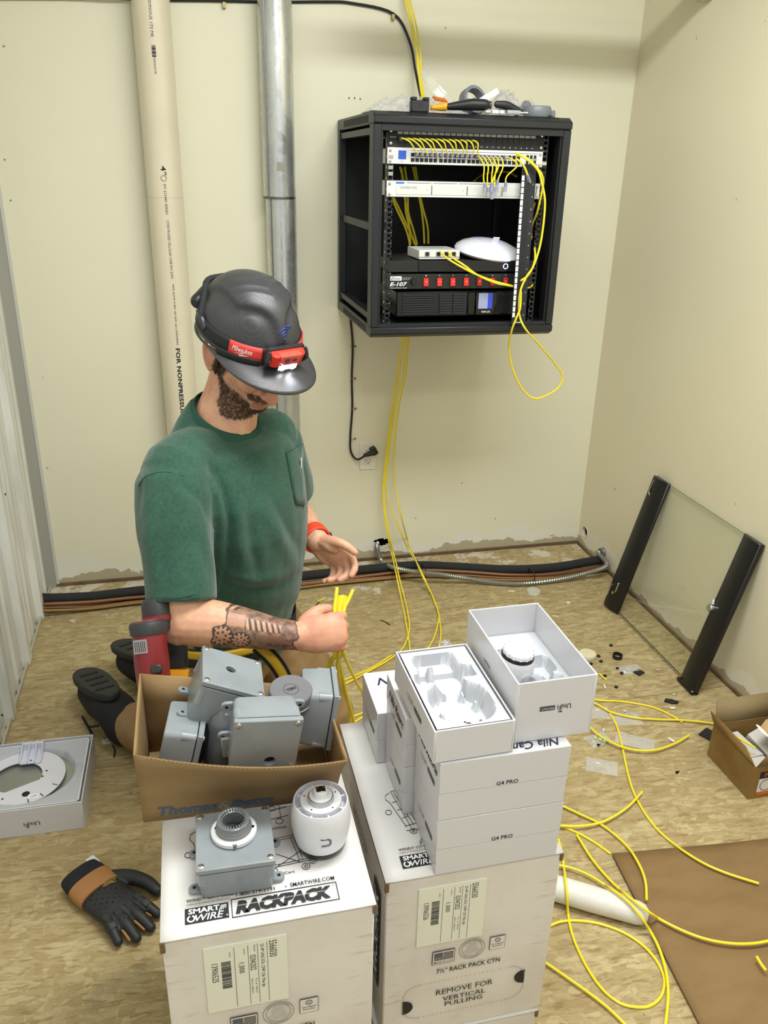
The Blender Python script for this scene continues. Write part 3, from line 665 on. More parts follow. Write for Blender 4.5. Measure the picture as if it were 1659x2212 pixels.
bag('plastic_bag', 'clear bag heaped over the grey ring in the middle of the rack top', (1.50, -.36, RT_), .15, .14, .08, 11, FILM)
T = M.Translation((1.385, -.36, RT_)); mb = MB().grid(lambda u, v: (-.05+.10*v*1.0+.035*(u-.5), .01*math.sin(v*5)+.02*(v-.5), .125-.095*v-.01*math.sin(u*6)), 8, 14); o = mb.build('plastic_strip', FILM); o.location = (1.385, -.36, RT_); tag(o, 'clear plastic flap sticking up from the rack top', 'plastic strip')
o = MB().ring((0, 0, 0), .040, .031, .03, 28, rotT((0, 0, .038), 1.25, 0, .3)).build('conduit_ring', GPL); o.location = (1.475, -.42, RT_); tag(o, 'grey plastic ring standing on edge in the middle of the rack top', 'pipe ring')
t = thing('conduit_box', 'round grey conduit box lying at the right end of the rack top', 'conduit box', (1.652, -.515, RT_))
MB().lathe([(.042, 0), (.044, .004), (.044, .024), (.040, .030)], 32).build('body', GPL, t); MB().bx(.03, .058, -.012, .012, .0, .020).build('side_hub', GPL, t, bev=.003); MB().bx(-.052, -.03, -.008, .008, .0, .016).build('mounting_ear', GPL, t, bev=.003)
for (x, y, nm, lb) in ((1.618, -.545, 'grey_fitting', 'small grey fitting wrapped in the right bag on the rack top'), (1.60, -.44, 'grey_fitting', 'larger grey elbow inside the right bag on the rack top')):
    o = MB().tube(spline([(0, 0, .012), (.02, .005, .02), (.035, .02, .035)], 4), .014, 12).build(nm, GPL); o.location = (x-.02, y+.04, RT_); tag(o, lb, 'fitting')
t = thing('black_keystone', 'small black plastic U shaped block near the left of the rack top', 'plastic block', (1.283, -.545, RT_))
mb = MB(); mb.bx(-.026, .026, -.012, .012, 0, .030); mb.bx(-.026, -.010, -.012, .012, .03, .038); mb.bx(.010, .026, -.012, .012, .03, .038); mb.build('body', MBLK, t, bev=.002); MB().bx(-.008, .008, -.0125, -.011, .012, .024).build('slot', PORT, t)
t = thing('hand_tool', 'black handled tool with yellow tip lying on the rack top front edge', 'tool', rotT((1.425, -.558, RT_+.020), 0, 0, -.12))
MB().limb([(-.075, .01, -.005), (-.03, .005, .0), (.01, 0, .004), (.045, -.004, .004)], [.009, .015, .020, .019], 14, flat=.8, side=(0, 0, 1)).build('handle', MBLK, t)
MB().cyl((.060, -.006, .004), (.066, -.0065, .004), .0105, .010, 14).build('end_cap', mat('tool_dark_grey', '#3c3f45', .4), t)
MB().limb([(-.102, .012, -.006), (-.082, .011, -.005), (-.066, .009, -.003)], [.007, .010, .012], 12).build('yellow_tip', mat('tool_yellow', '#d39a1c', .4), t)
o = MB().bx(-.02, .02, -.012, .012, 0, .005).build('orange_wrapper', mat('orange_paper', '#c96a1c', .6)); o.matrix_world = rotT((1.365, -.47, RT_+.038), .4, .1, .2); tag(o, 'orange scrap poking from the bag behind the black tool', 'wrapper')
o = MB().bx(-.042, .042, -.001, .001, -.008, .008).build('white_strip', mat('white_plastic', '#e9e9ec', .4)); o.matrix_world = rotT((1.482, -.54, RT_+.044), 0, -.52, 0); tag(o, 'white plastic strip leaning up across the middle of the rack top', 'strip')
for i, (x, lb, c) in enumerate(((1.492, 'tiny white connector left of the blue one on the rack front edge', '#dcdcdc'), (1.515, 'tiny white and blue connector at the rack top front edge', '#c8d2ea'), (1.472, 'tiny steel connector under the white strip on the rack top', '#b5b5b5'))):
    o = MB().cyl((0, 0, .006), (.014 if i else .02, -.002, .006), .006, n=10).build('connector', mat('connector_'+str(i), c, .3, .3 if i == 2 else 0)); o.location = (x, -.572, RT_); tag(o, lb, 'connector')
t = thing('screwdriver_bit', 'clear and steel screwdriver bit lying right of the connectors on the rack top', 'bit', (1.54, -.568, RT_)); MB().cyl((0, 0, .007), (.04, -.003, .007), .007, .006, 12).build('clear_grip', mat('clear_grip', '#cfd3d8', .1, trans=.5), t); MB().cyl((.04, -.003, .007), (.062, -.005, .007), .003, n=8).build('shaft', STEEL, t)
t = thing('black_clamp', 'black curved clamp beside the clear bags on the rack top', 'clamp', (1.556, -.52, RT_)); MB().limb([(-.03, 0, .03), (0, 0, .028), (.03, .0, .018), (.05, .0, .012)], [.010, .012, .010, .006], 12, flat=.6, side=(0, 1, 0)).build('body', MBLK, t)
for i, px in enumerate((1117, 1215)):
    q = onTop(px, 250); o = MB().lathe([(.006, 0), (.006, .004), (.003, .005)], 12).build('lid_screw', MBLK, rk); o.location = V((q.x, -.55, RT_))-V((RX0, 0, RZ0))

# ---- outlet and cord
t = thing('wall_outlet', 'white duplex wall outlet on the back wall below the rack', 'outlet', ((1.236+1.301)/2, 0, .4665))
WP = mat('outlet_white', '#e6e3d6', .35)
MB().bx(-.0345, .0345, -.005, 0, -.057, .057).build('cover_plate', WP, t, bev=.002)
for z in (.020, -.020):
    MB().lathe([(.0165, 0), (.0165, .0025), (.0155, .003)], 24, frame((0, -.004, z), (1, 0, 0), (0, 0, 1))).build('socket', WP, t)
    mb = MB(); mb.bx(-.008, -.006, -.0075, -.006, z, z+.009); mb.bx(.006, .008, -.0075, -.006, z, z+.009); mb.cyl((0, -.006, z-.007), (0, -.0075, z-.007), .0025, n=10); mb.build('socket_slot', PORT, t)
MB().lathe([(.003, 0), (.003, .001)], 10, frame((0, -.005, 0), (1, 0, 0), (0, 0, 1))).build('screw', STEEL, t)
pc = [onY(757, 686, -.006), onY(762, 745, -.006), onY(760, 815, -.006), onY(761, 880, -.006), onY(757, 940, -.006), onY(758, 975, -.010), onY(770, 992, -.02), onY(783, 988, -.035), onY(792, 980, -.045)]
t = thing('power_cable', 'black power cord clipped down the back wall from rack to outlet', 'power cord', pc[0])
MB().tube([p-pc[0] for p in spline(pc, 6)], .0042, 10).build('jacket', MBLK, t)
q = V((1.281, -.040, .494))-pc[0]
MB().limb([pc[-1]-pc[0]+V((-.006, .0, -.006)), q], [.008, .013], 10).build('plug', MBLK, t); MB().box((0, 0, 0), (.026, .034, .030), rotT(q+V((.004, .010, .003)), 0, -.5, 0)).build('plug_head', MBLK, t, bev=.004)
for p in ((766, 748), (765, 817), (766, 882), (765, 947)):
    o = onY(p[0]-3, p[1], 0)-pc[0]; MB().add([(0, 0, 0), (0, 0, 0)], []); mb = MB(); mb.tube([o+V((-.008, .0, 0)), o+V((-.007, -.010, 0)), o+V((.0, -.012, 0)), o+V((.007, -.010, 0))], .0015, 6); mb.cyl(o+V((.009, -.008, 0)), o+V((.009, 0, 0)), .0035, n=8); mb.build('cable_clip', mat('brass_clip', '#8c7a4e', .35, .8), t)
# black cable along the top and down behind the rack
pb = [onY(-60, -6, -.006), onY(100, 0, -.006), onY(300, 1, -.004), onY(490, 3, -.006), onY(650, 4, -.006), onY(760, 7, -.006), onY(850, 30, -.008), onY(885, 90, -.010), onY(897, 150, -.02), onY(907, 200, -.05), V((1.44, -.06, 1.70))]
pb = [pb[0]]+pb[1:]; pb = [p if (p.x > 0.01) else V((.01, p.y, p.z)) for p in pb]
# keep the run in front of the two vertical pipes
run = [V((.01, -.006, onY(0, 2, 0).z)), V((.30, -.008, onY(200, 1, 0).z)), V((.44, -.02, onY(285, 1, 0).z)), V((.556, -.006, onY(330, 1, 0).z)), V((.75, -.006, onY(490, 4, 0).z)), V((.93, -.003, onY(600, 6, 0).z)), V((1.1, -.006, onY(720, 6, 0).z))]+pb[5:]
t = thing('black_cable', 'black cable clipped along the top of the back wall and down behind the rack', 'cable', run[0])
MB().tube([p-run[0] for p in spline(run, 6)], .0045, 8).build('jacket', MBLK, t)
for p in ((484, 8), (849, 34)):
    o = onY(*p, -.008)-run[0]; mb = MB(); mb.bx(-.005, .005, -.006, .008, -.012, .004, M.Translation(o)); mb.cyl(o+V((0, -.008, -.009)), o+V((0, .008, -.009)), .004, n=8); mb.build('cable_clip', mat('brass_clip'), t)
for i, pp in enumerate(([(876, -15), (890, 45), (900, 110), (906, 175)], [(881, -15), (898, 50), (908, 115), (911, 175)], [(871, -15), (886, 50), (902, 120), (909, 180)])):
    q = [onY(*p, -.03-.02*k) for k, p in enumerate(pp)]+[V((1.43+.006*i, -.10, 1.683))]
    cable('network_cable', q, .0030, ('middle', 'right', 'left')[i]+' yellow cable of the three dropping onto the rack top from above', group='yellow cables above the rack')
# ------------------------------------------------ big white cable cartons
def cartonmat(name, base, lo):
    n = N(name); o = n.obj()
    c = n.mix(n.step(n.noise(o, 6, 5, .6), .35, .7), lin(base), lin(lo))
    # vertical-side scuffs near the edges: short brown horizontal rubs
    rub = n.noise(o, 30, 3, .6, scale3=(.35, .35, 3)); x = n.n('SeparateXYZ', i={'Vector': o}).outputs[0]; z = n.n('SeparateXYZ', i={'Vector': o}).outputs[2]
    e = n.math('MAXIMUM', n.step(n.math('ABSOLUTE', n.math('SUBTRACT', x, .152)), .10, .135), 0.)
    c = n.mix(n.math('MULTIPLY', n.math('MULTIPLY', n.step(rub, .54, .66), e), .42), c, lin('#a59b84'))
    n.p(col=c, rough=.55, spec=.35); n.bump(n.noise(o, 90, 3), .15, .001)
    return n.m
WCART = cartonmat('white_printed_carton', '#dcd7d0', '#cfc8be'); WFLAP = mat('white_carton_flap', '#d6d3d1', .5, var=.03, vs=8)
KRAFTE = mat('kraft_edge', '#6f573d', .8, var=.2, vs=60); KRAFT = None
def cable_carton(name, label, loc, w, d, h, serial, full=True, group=None, rz=0):
    """origin: front-left-bottom corner"""
    t = thing(name, label, 'cable carton', rotT(loc, 0, 0, rz), group)
    MB().bx(.002, w-.002, .002, d-.002, 0, h-.004).build('carton_body', WCART, t, bev=.003, seg=2)
    nl = 14
    def lid(u, v):
        x = u*w; y = v*d; z = h-.001+.002*mnoise.noise(V((u*3, v*4, serial and 1 or 2)))
        return (x, y, z)
    MB().grid(lid, nl, nl).build('top_flap', WFLAP, t, solid=.003, smooth=60)
    mb = MB()
    mb.bx(-.0005, .0035, -.0005, d, h-.006, h-.0015); mb.build('raw_edge', KRAFTE, t)
    MB().bx(w-.0035, w+.0005, -.0005, d, h-.006, h-.0015).build('raw_edge', KRAFTE, t)
    MB().bx(-.001, .006, -.001, .004, h-.022, h-.002).build('corner_tear', KRAFTE, t, bev=.001); MB().bx(w-.005, w+.001, -.001, .003, h-.018, h-.002).build('corner_tear', KRAFTE, t, bev=.001)
    if not full: return t
    FT = lambda u, v: frame((u, -.0003, h-v), (1, 0, 0), (0, 0, 1))
    FR = lambda u, v: frame((u, -.0009, h-v), (0, 0, -1), (1, 0, 0))      # text running down
    MB().bx(.056, .173, -.0008, .002, h-.158, h-.028, ).build('paper_label', mat('greenish_label_paper', '#dfe0d0', .5), t)
    text('5566030', .033, .011, FR(.153, .049), INK, t, lift=.0002); text('23-4P UNS SOL CMP CI6 Yllw Jkt', .088, .0065, FR(.137, .080), INK, t, lift=.0002)
    text('02/04/2022', .031, .0085, FR(.124, .070), INK, t, lift=.0002); text('1,000', .021, .009, FR(.107, .077), INK, t, lift=.0002); text('1390652'+serial, .037, .009, FR(.070, .078), INK, t, lift=.0002)
    text('Received', .012, .003, FR(.127, .042), GREYINK, t, lift=.0002); text('Quantity', .012, .003, FR(.112, .045), GREYINK, t, lift=.0002); text('Lot/Sr #', .010, .003, FR(.092, .046), GREYINK, t, lift=.0002)
    text('P.O. #  798379', .030, .003, FR(.127, .118), GREYINK, t, lift=.0002); text('B/W #  4985739', .030, .003, FR(.121, .118), GREYINK, t, lift=.0002)
    mb = MB(); z = .059; r_ = random.Random(int(serial)); 
    while z < .112: q = .0006+.0014*r_.random(); mb.bx(.079, .0925, -.0011, -.0008, h-z-q, h-z); z += q+.0006+.0008*r_.random()
    tag(mb.build('barcode', INK, t), kind='stuff')
    for u in (.1445, .131, .1175, .098): MB().bx(u-.0004, u+.0004, -.0011, -.0008, h-.154, h-.034).build('label_line', GREYINK, t)
    # flag
    mb = MB(); mb.bx(.086, .126, -.0006, 0, h-.2085, h-.1775); o1 = mb.build('flag_border', INK, t); MB().bx(.087, .125, -.0008, -.0005, h-.2075, h-.1785).build('flag_ground', WCART, t)
    MB().bx(.089, .1045, -.0011, -.0008, h-.191, h-.181).build('flag_canton', mat('grey_print', '#55565c', .6), t)
    for k in range(7):
        zz = h-.1815-k*.0026; MB().bx(.1055 if k < 4 else .089, .1235, -.0011, -.0008, zz-.0013, zz).build('flag_stripe', INK, t)
    text('MADE IN U.S.A', .034, .0045, FT(.106, .2035), INK, t, bold=.01, lift=.0006)
    # seal
    for ro, ri in ((.0235, .0227), (.0185, .0178)): MB().ring((0, 0, 0), ro, ri, .0003, 40, FT(.157, .186)).build('seal_ring', GREYINK, t)
    def arc(r, a0): return lambda x, y: FT(.157, .186) @ V(((r+y)*math.sin(x/r+a0), (r+y)*math.cos(x/r+a0), .0005))
    text('UCM PACKAGING', .040, .0032, None, GREYINK, t, fn=arc(.0205, 0)); text('AMARILLO, TX', .030, .003, None, GREYINK, t, fn=arc(.0205, PI))
    r_ = random.Random(4)
    for k in range(9):
        yy = .0135-k*.0031; hw = math.sqrt(max(0, .0168**2-yy**2))*(.6+.4*r_.random()); text('THIS SINGLE WALL CORRUGATED BOX'[k*2:k*2+12+k % 3], hw*2, .0020, FT(.157, .186-yy), GREYINK, t, lift=.0004)
    MB().bx(.189, .217, -.0006, 0, h-.198, h-.168).build('recycle_border', INK, t); MB().bx(.1897, .2163, -.0008, -.0005, h-.1973, h-.1687).build('recycle_ground', WCART, t)
    MB().ring((0, 0, 0), .0052, .0042, .0003, 20, frame((.203, -.0008, h-.176), (1, 0, 0), (0, 0, 1))).build('recycle_ring', INK, t); text('C', .004, .004, frame((.203, -.0009, h-.176), (1, 0, 0), (0, 0, 1)), INK, t, bold=.03)
    text('Corrugated', .022, .0042, FT(.203, .1855), INK, t, bold=.01, lift=.0007); text('Recycles', .018, .004, FT(.203, .1905), INK, t, bold=.01, lift=.0007)
    text('7\u00bd" RACK PACK CTN', .116, .0115, FT(.153, .226), INK, t, bold=.012)
    # perforated pull-out slot
    cx, cy, hw, hh, rc = .1495, .2925, .1125, .0415, .030; path = []
    for sx, sy, a0 in ((1, 1, 0), (-1, 1, 90), (-1, -1, 180), (1, -1, 270)):
        for k in range(9): a = math.radians(a0+k*11.25); path.append(V((cx+sx*(hw-rc)+rc*math.cos(a), -.0004, h-cy+sy*(hh-rc)+rc*math.sin(a))))
    mb = MB(); pts = path+[path[0]]; acc = 0
    for a, b in zip(pts, pts[1:]):
        L = (b-a).length; n_ = max(1, int(L/.004))
        for k in range(n_):
            if (k % 2) == 0 or n_ < 3: mb.tube([a.lerp(b, k/n_), a.lerp(b, (k+.8)/n_)], .0005, 4)
    tag(mb.build('perforation', mat('perforation_grey', '#aaa49a', .8), t), kind='stuff')
    for sx in (-1, 1):
        pl = [(0, -.0155)]+[(-sx*.0185*math.cos(math.radians(q)), .0155*math.sin(math.radians(q))) for q in range(-80, 81, 16)]+[(0, .0155)]
        MB().prism(pl if sx < 0 else pl[::-1], -.001, .0005, frame((cx+sx*hw, -.0002, h-(.283 if sx > 0 else .303)), (1, 0, 0), (0, 0, 1))).build('hand_hole', PORT, t)
    text('REMOVE FOR', .105, .0125, FT(.1495, .2795), INK, t, bold=.0); text('VERTICAL', .080, .0105, FT(.1495, .2985), INK, t, bold=.004); text('PULLING', .070, .0105, FT(.1495, .3125), INK, t, bold=.004)
    # top print
    TT = lambda x, y: frame((x, y, h+.0016), (1, 0, 0), (0, 1, 0))
    MB().bx(.034, .095, .021, .047, h+.0006, h+.0018).build('logo_panel', INK, t); text('SMART', .044, .009, TT(.0605, .0405), WHITEINK, t, bold=.03, shear=.0, lift=.0006); text('WIRE', .040, .011, TT(.068, .028), WHITEINK, t, bold=.01, shear=.25, lift=.0006)
    MB().ring((0, 0, 0), .0060, .0036, .0004, 20, TT(.0425, .0285)).build('logo_ring', WHITEINK, t); MB().bx(.041, .044, .032, .036, h+.0016, h+.0021).build('logo_ring_cut', INK, t)
    mb = MB()
    for k in range(4): mb.add([(.081+k*.003, .034+.0012*k, h+.0021), (.0822+k*.003, .034+.0012*k, h+.0021), (.0862+k*.002, .044, h+.0021), (.085+k*.002, .044, h+.0021)], [(0, 1, 2, 3)])
    mb.build('logo_rays', WHITEINK, t); text('\u00ae', .003, .003, TT(.0925, .025), WHITEINK, t, lift=.0006)
    text('WINDY CITY WIRE', .068, .0052, TT(.070, .0605), INK, t, bold=.012); text('CABLE & TECHNOLOGY PRODUCTS', .062, .0028, TT(.067, .0535), INK, t)
    mb = MB(); mb.tube([(.075, .066, h+.0016), (.0765, .074, h+.0016), (.0778, .067, h+.0016), (.0800, .079, h+.0016), (.082, .067, h+.0016), (.0838, .072, h+.0016), (.085, .066, h+.0016)], .0006, 4); mb.build('skyline_mark', INK, t)
    mb = MB()
    for a, b, c_, e in ((.099, .2535, .0185, .0196), (.099, .2535, .0500, .0511), (.099, .1001, .0185, .0511), (.2524, .2535, .0185, .0511)): mb.bx(a, b, c_, e, h+.0013, h+.0018)
    mb.build('title_frame', INK, t); text('RACKPACK', .140, .0225, TT(.1745, .0348), INK, t, bold=.068, shear=.22); text('\u00ae', .003, .003, TT(.2485, .046), INK, t)
    for k in range(2): MB().bx(.102, .246, .0370+k*.0016, .0374+k*.0011, h+.0019, h+.0022).build('title_speed_line', WFLAP, t)
    text('1-800-379-1191', .056, .0066, TT(.135, .0573), INK, t, bold=.01); text('\u2022', .0022, None, TT(.1795, .0573), INK, t); text('SMARTWIRE.COM', .066, .0074, TT(.219, .0585), INK, t, bold=.01)
    # cart line drawings
    LN = mat('line_drawing_ink', '#3c3d42', .6)
    def draw(lines, name):
        mb = MB()
        for ln in lines: mb.tube([(x, y, h+.0016) for x, y in ln], .00055, 4)
        tag(mb.build(name, LN, t), kind='stuff')
    def circ(x, y, r, n=14): return [(x+r*math.cos(2*PI*k/n), y+r*math.sin(2*PI*k/n)) for k in range(n+1)]
    draw([[(.150, .152), (.206, .156)], [(.150, .147), (.206, .151)], [(.160, .14), (.163, .10)], [(.166, .14), (.169, .10)], [(.198, .15), (.206, .104)], [(.203, .15), (.211, .104)], [(.158, .100), (.226, .104), (.230, .110), (.222, .152)],
          [(.158, .096), (.226, .100)], circ(.214, .089, .0062), circ(.214, .089, .0025), circ(.226, .098, .006), circ(.226, .098, .0024), circ(.165, .090, .006), [(.17, .096), (.212, .122)], [(.172, .122), (.208, .098)]], 'cart_drawing')
    draw([[(.158, .195), (.20, .20)], [(.158, .215), (.20, .220)], [(.165, .195), (.165, .23)], [(.188, .197), (.188, .235)], circ(.155, .187, .006), circ(.185, .190, .006), [(.17, .215), (.17, .225), (.18, .226), (.18, .216), (.17, .215)]], 'cart_drawing')
    text('Utility Cart', .040, .0062, TT(.176, .0820), INK, t, bold=.008); text('RackStak', .030, .005, TT(.180, .176), INK, t, bold=.008)
    draw([circ(.040, .148, .0055), [(.052, .195), (.044, .19), (.042, .18), (.048, .17), (.062, .11)], [(.056, .195), (.070, .105)], [(.060, .195), (.076, .108)], [(.052, .17), (.062, .172)], [(.056, .15), (.067, .152)], [(.060, .13), (.071, .132)],
          circ(.072, .097, .006), circ(.072, .097, .002), [(.060, .11), (.085, .115), (.084, .100), (.06, .100)], [(.054, .197), (.066, .200), (.07, .19)], [(.07, .19), (.075, .15), (.082, .115)]], 'hand_truck_drawing')
    # side print, right side face
    SD = lambda y, z: frame((w+.0004, y, z), (0, 0, 1), (0, -1, 0)) if False else frame((w+.0003, y, z), (0, 1, 0), (0, 0, 1))
    for sgn, X in ((1, w+.0004), (-1, -.0004)):
        Ts = frame((X, .06, h*.52), (0, 0, 1) if sgn > 0 else (0, 0, -1), (0, 1, 0)); 
        if sgn > 0: Ts = frame((X, .06, h*.52), (0, 0, -1), (0, 1, 0)); Ts = frame((X, .06, h*.52), (0, 0, -1), (0, 1, 0))
        mb = MB().bx(-.0004, .0004, -.022, .022, -.11, .11, M.Translation((X, .055, h*.55))); mb.build('side_print_panel', INK, t)
        text('RACKPACK', .20, .03, frame((X+sgn*.0005, .055, h*.55), (0, 0, -sgn), (0, 1, 0)) if sgn < 0 else frame((X+sgn*.0005, .055, h*.55), (0, 0, 1), (0, -1, 0)), WHITEINK, t, bold=.03, shear=.2)
        text('SMARTWIRE', .12, .012, frame((X+sgn*.0002, .20, h*.8), (0, -sgn, 0), (0, 0, 1)) if False else frame((X+sgn*.0003, .20, h*.8), (0, sgn, 0), (0, 0, 1)), GREYINK, t, bold=.02)
    return t
cable_carton('cable_carton', 'white cable carton under the brown carton and grey junction box, serial ending 525', (.504, -2.197, .17), .304, .41, .38, '5')
cable_carton('cable_carton', 'white cable carton under the stacked camera boxes, serial ending 526', (.845, -2.105, .105), .306, .41, .38, '6')
t = cable_carton('cable_carton', 'lower white cable carton supporting the left carton, out of view', (.506, -2.19, 0), .30, .40, .1685, '7', full=False)
t = cable_carton('cable_carton', 'lowest white cable carton peeking out beneath the right carton', (.840, -2.106, 0), .304, .40, .1035, '8', full=False)

# ------------------------------------------------ white camera boxes
GLW = N('glossy_white_box'); GLW.p(col=lin('#cfced2'), rough=.3, spec=.45, coat=.15); GLW = GLW.m
MOLD = mat('moulded_white_pulp', '#b9bbc1', .55, spec=.3); SEAM = mat('seam_shadow_grey', '#b9b7ba', .6)
def logo(t, T, w, flip=False, ink=INK, bar=True, tm=False):
    """wordmark with small arcs above the F and an optional dark bar, centred at T"""
    k = w/.05
    if bar:
        text('UniFi', .022*k, .009*k, T @ M.Translation((-.014*k, 0, 0)), ink, t, bold=.005, shear=.0)
        MB().bx(.001*k, .025*k, -.0042*k, .0038*k, -.0001, .0003, T).build('wordmark_bar', mat('charcoal_print', '#3e3f46', .5), t)
        text('PROTECT', .020*k, .0035*k, T @ M.Translation((.013*k, -.0002*k, .0004)), WHITEINK, t, sp=1.15)
        cx = -.0085*k
    else:
        text('UniFi', .034*k, .011*k, T, ink, t, bold=.003); cx = .009*k
    mb = MB()
    for r in (.0018, .0034, .005): mb.tube([T @ V((cx+r*k*math.sin(a), .0052*k+r*k*math.cos(a)*.8, .0004)) for a in (-.7, -.35, 0, .35, .7)], .00025*k+.0001, 4)
    tag(mb.build('wordmark_arcs', ink, t), kind='stuff')
def scribble(t, T, s, w, m=PENINK, lines=None):
    text(s, w, None, T, m, t, 'handwriting', bold=.012, shear=.35, sp=.92)
def camera_box(name, label, loc, w, d, h, hand=None, front=True, handtop=None):
    t = thing(name, label, 'box', loc, 'closed white camera boxes')
    MB().bx(.0008, w-.0008, .0008, d-.0008, 0, h*.47).build('box_base', GLW, t, bev=.0008)
    MB().bx(0, w, 0, d, h*.475, h).build('box_lid', GLW, t, bev=.0008)
    if front: text('G4 PRO', .036, .0075, frame((w*.52, -.0003, h*.47+.006), (1, 0, 0), (0, 0, 1)), INK, t, bold=.008)
    Ls = frame((-.0003, d*.55, h*.55), (0, 0, -1), (0, -1, 0)); Ls = frame((-.0003, d*.45, h*.5), (0, 0, -1), (0, 1, 0))
    # side print runs down the left face
    Ls = frame((-.0003, d*.42, h*.5), (0, -.0, -1), (0, -1, 0))
    Ls = M(((0, 0, -1, -.0003), (0, -1, 0, d*.45), (-1, 0, 0, h*.52), (0, 0, 0, 1))) if False else frame((-.0003, d*.45, h*.52), (0, 0, -1), (0, -1, 0))
    return t
def leftface(t, d, h, s='UniFi', hand=None):
    # left face: outward normal -x, viewer sees +y to the left, so `right` is -y
    T = frame((-.0005, d*.47, h*.48), (0, -1, 0), (0, 0, 1))
    T2 = T @ M.Rotation(-PI*.33, 4, 'Z') if False else T
    text(s, .032, .010, T @ M.Translation((-.02, .0, 0)), GREYINK, t); MB().bx(.002, .040, -.004, .004, 0, .0003, T).build('printed_bar', mat('charcoal_print', '#3e3f46', .5), t)
    if hand: scribble(t, T @ M.Translation((-.0, h*.27, 0)), hand, d*.75)
BW, BD, BH = .212, .135, .1115
b = camera_box('camera_box', 'lower closed white camera box at the front of the stack, printed lettering on its end', (.925, -2.108, .4865), BW, BD, BH); leftface(b, BD, BH)
b = camera_box('camera_box', 'upper closed white camera box of the front stack, marker writing along its top', (.924, -2.108, .4865+BH+.0005), BW+.001, BD, BH); leftface(b, BD, BH, hand='Nita Maorie')
T = frame((BW-.055, .014, BH+.0004), (-1, 0, 0), (0, -1, 0)); text('Nila Cam', .085, .017, T, PENINK, b, 'handwriting', bold=.015, shear=.4)
b = camera_box('camera_box', 'lower closed white camera box of the middle stack behind the front stack', (.908, -1.968, .4865), BW, BD, .102, front=False); leftface(b, BD, .102)
b = camera_box('camera_box', 'upper closed white camera box of the middle stack with marker writing on its side', (.907, -1.968, .589), BW, BD, .102, front=False); leftface(b, BD, .102, hand='Nila Rearc')
b = camera_box('camera_box', 'rearmost closed white camera box standing alone behind the two stacks', (.892, -1.828, .4865), BW, BD, .1145, front=False); leftface(b, BD, .1145)
scribble(b, frame((.045, .10, .1149), (1, 0, 0), (0, 1, 0)), 'Nila', .05)
# front tray with moulded cavity
def molded(t, w, d, z, fn, depth, name='moulded_insert', inset=.006, nu=44, nv=72):
    MB().grid(lambda u, v: (inset+u*(w-2*inset), inset+v*(d-2*inset), z-depth*fn(u, v)), nu, nv).build(name, MOLD, t, smooth=50)
def sm(a, b, x): x = max(0, min(1, (x-a)/(b-a))); return x*x*(3-2*x)
def blob(u, v, cu, cv, ru, rv, e=.12, p=2): return 1-sm(1-e, 1+e, (abs((u-cu)/ru)**p+abs((v-cv)/rv)**p)**(1/p))
T = rotT((.912, -2.106, .7115), 0, 0, .02)
w, d, h = .129, .222, .058
t = thing('camera_tray', 'shallow white box holding an empty moulded camera tray, left on top of the stack', 'open box', T)
mb = MB(); th = .003
mb.bx(0, w, 0, d, 0, .003); mb.bx(0, th, 0, d, .003, h); mb.bx(w-th, w, 0, d, .003, h); mb.bx(th, w-th, 0, th, .003, h); mb.bx(th, w-th, d-th, d, .003, h); mb.build('box_base', GLW, t, bev=.0006)
def cav(u, v):
    # v = 1 at the far end
    a = blob(u, v, .52, .72, .36, .22, .08)*.0
    dish = blob(u, v, .47, .70, .33, .17, .07)*(1 if v < .80 else 0)*.75
    topb = blob(u, v, .45, .86, .30, .075, .10, 6)*.55
    notch = blob(u, v, .36, .80, .045, .03, .3, 4)*-.4
    neck = blob(u, v, .58, .55, .13, .12, .1, 4)*.8; side = blob(u, v, .82, .66, .10, .07, .15, 4)*.5; side2 = blob(u, v, .12, .62, .07, .06, .15, 4)*.5
    bulb = blob(u, v, .50, .29, .40, .25, .07, 2.6); inner = blob(u, v, .36, .40, .2, .1, .1)*.2
    base = max(dish, topb, neck, side, side2, bulb*.85)
    for cu, cv in ((.30, .52), (.66, .50), (.25, .30), (.78, .38)): base -= .35*blob(u, v, cu, cv, .035, .03, .3)*(base > .3)
    return max(0, base+notch*(base > .2))
molded(t, w, d, h-.0015, cav, .042)
MB().bx(.05, .103, .028, .062, h-.0372, h-.0362).build('leaflet', mat('leaflet_paper', '#e9e9ea', .4), t)
for k, (x, y, r, c) in enumerate(((.058, .050, .0045, '#3b3d44'), (.066, .036, .003, '#2a2b31'), (.074, .050, .0055, '#2f3036'), (.083, .046, .004, '#50525b'), (.070, .057, .002, '#222222'), (.096, .055, .003, '#62646c'), (.063, .031, .002, '#2a2b31'))):
    MB().lathe([(r, 0), (r, .0005)], 14, M.Translation((x, y, h-.0363))).build('printed_picture', mat('leaflet_print_'+str(k), c, .5), t)
leftface(t, d, h)
# open deep box with camera inside
T = rotT((1.047, -2.086, .7115), 0, 0, .008)
w, d, h = .132, .230, .1095
t = thing('open_camera_box', 'deep open white box holding a camera, on top of the stack', 'open box', T)
mb = MB(); th = .0028
mb.bx(0, w, 0, d, 0, .003); mb.bx(0, th, 0, d, .003, h); mb.bx(w-th, w, 0, d, .003, h); mb.bx(th, w-th, 0, th, .003, h); mb.bx(th, w-th, d-th, d, .003, h); mb.build('box_shell', GLW, t, bev=.0005)
def cav2(u, v):
    return max(0, max(blob(u, v, .45, .36, .36, .24, .08, 3), blob(u, v, .42, .66, .28, .13, .1, 3)*.9, blob(u, v, .75, .55, .16, .10, .1, 5)*.6, blob(u, v, .80, .28, .12, .12, .15, 5)*.5))
molded(t, w, d, .052, cav2, .036, inset=.0032)
logo(t, frame((w*.50, -.0005, h*.53), (-1, 0, 0), (0, 0, -1)), .052)
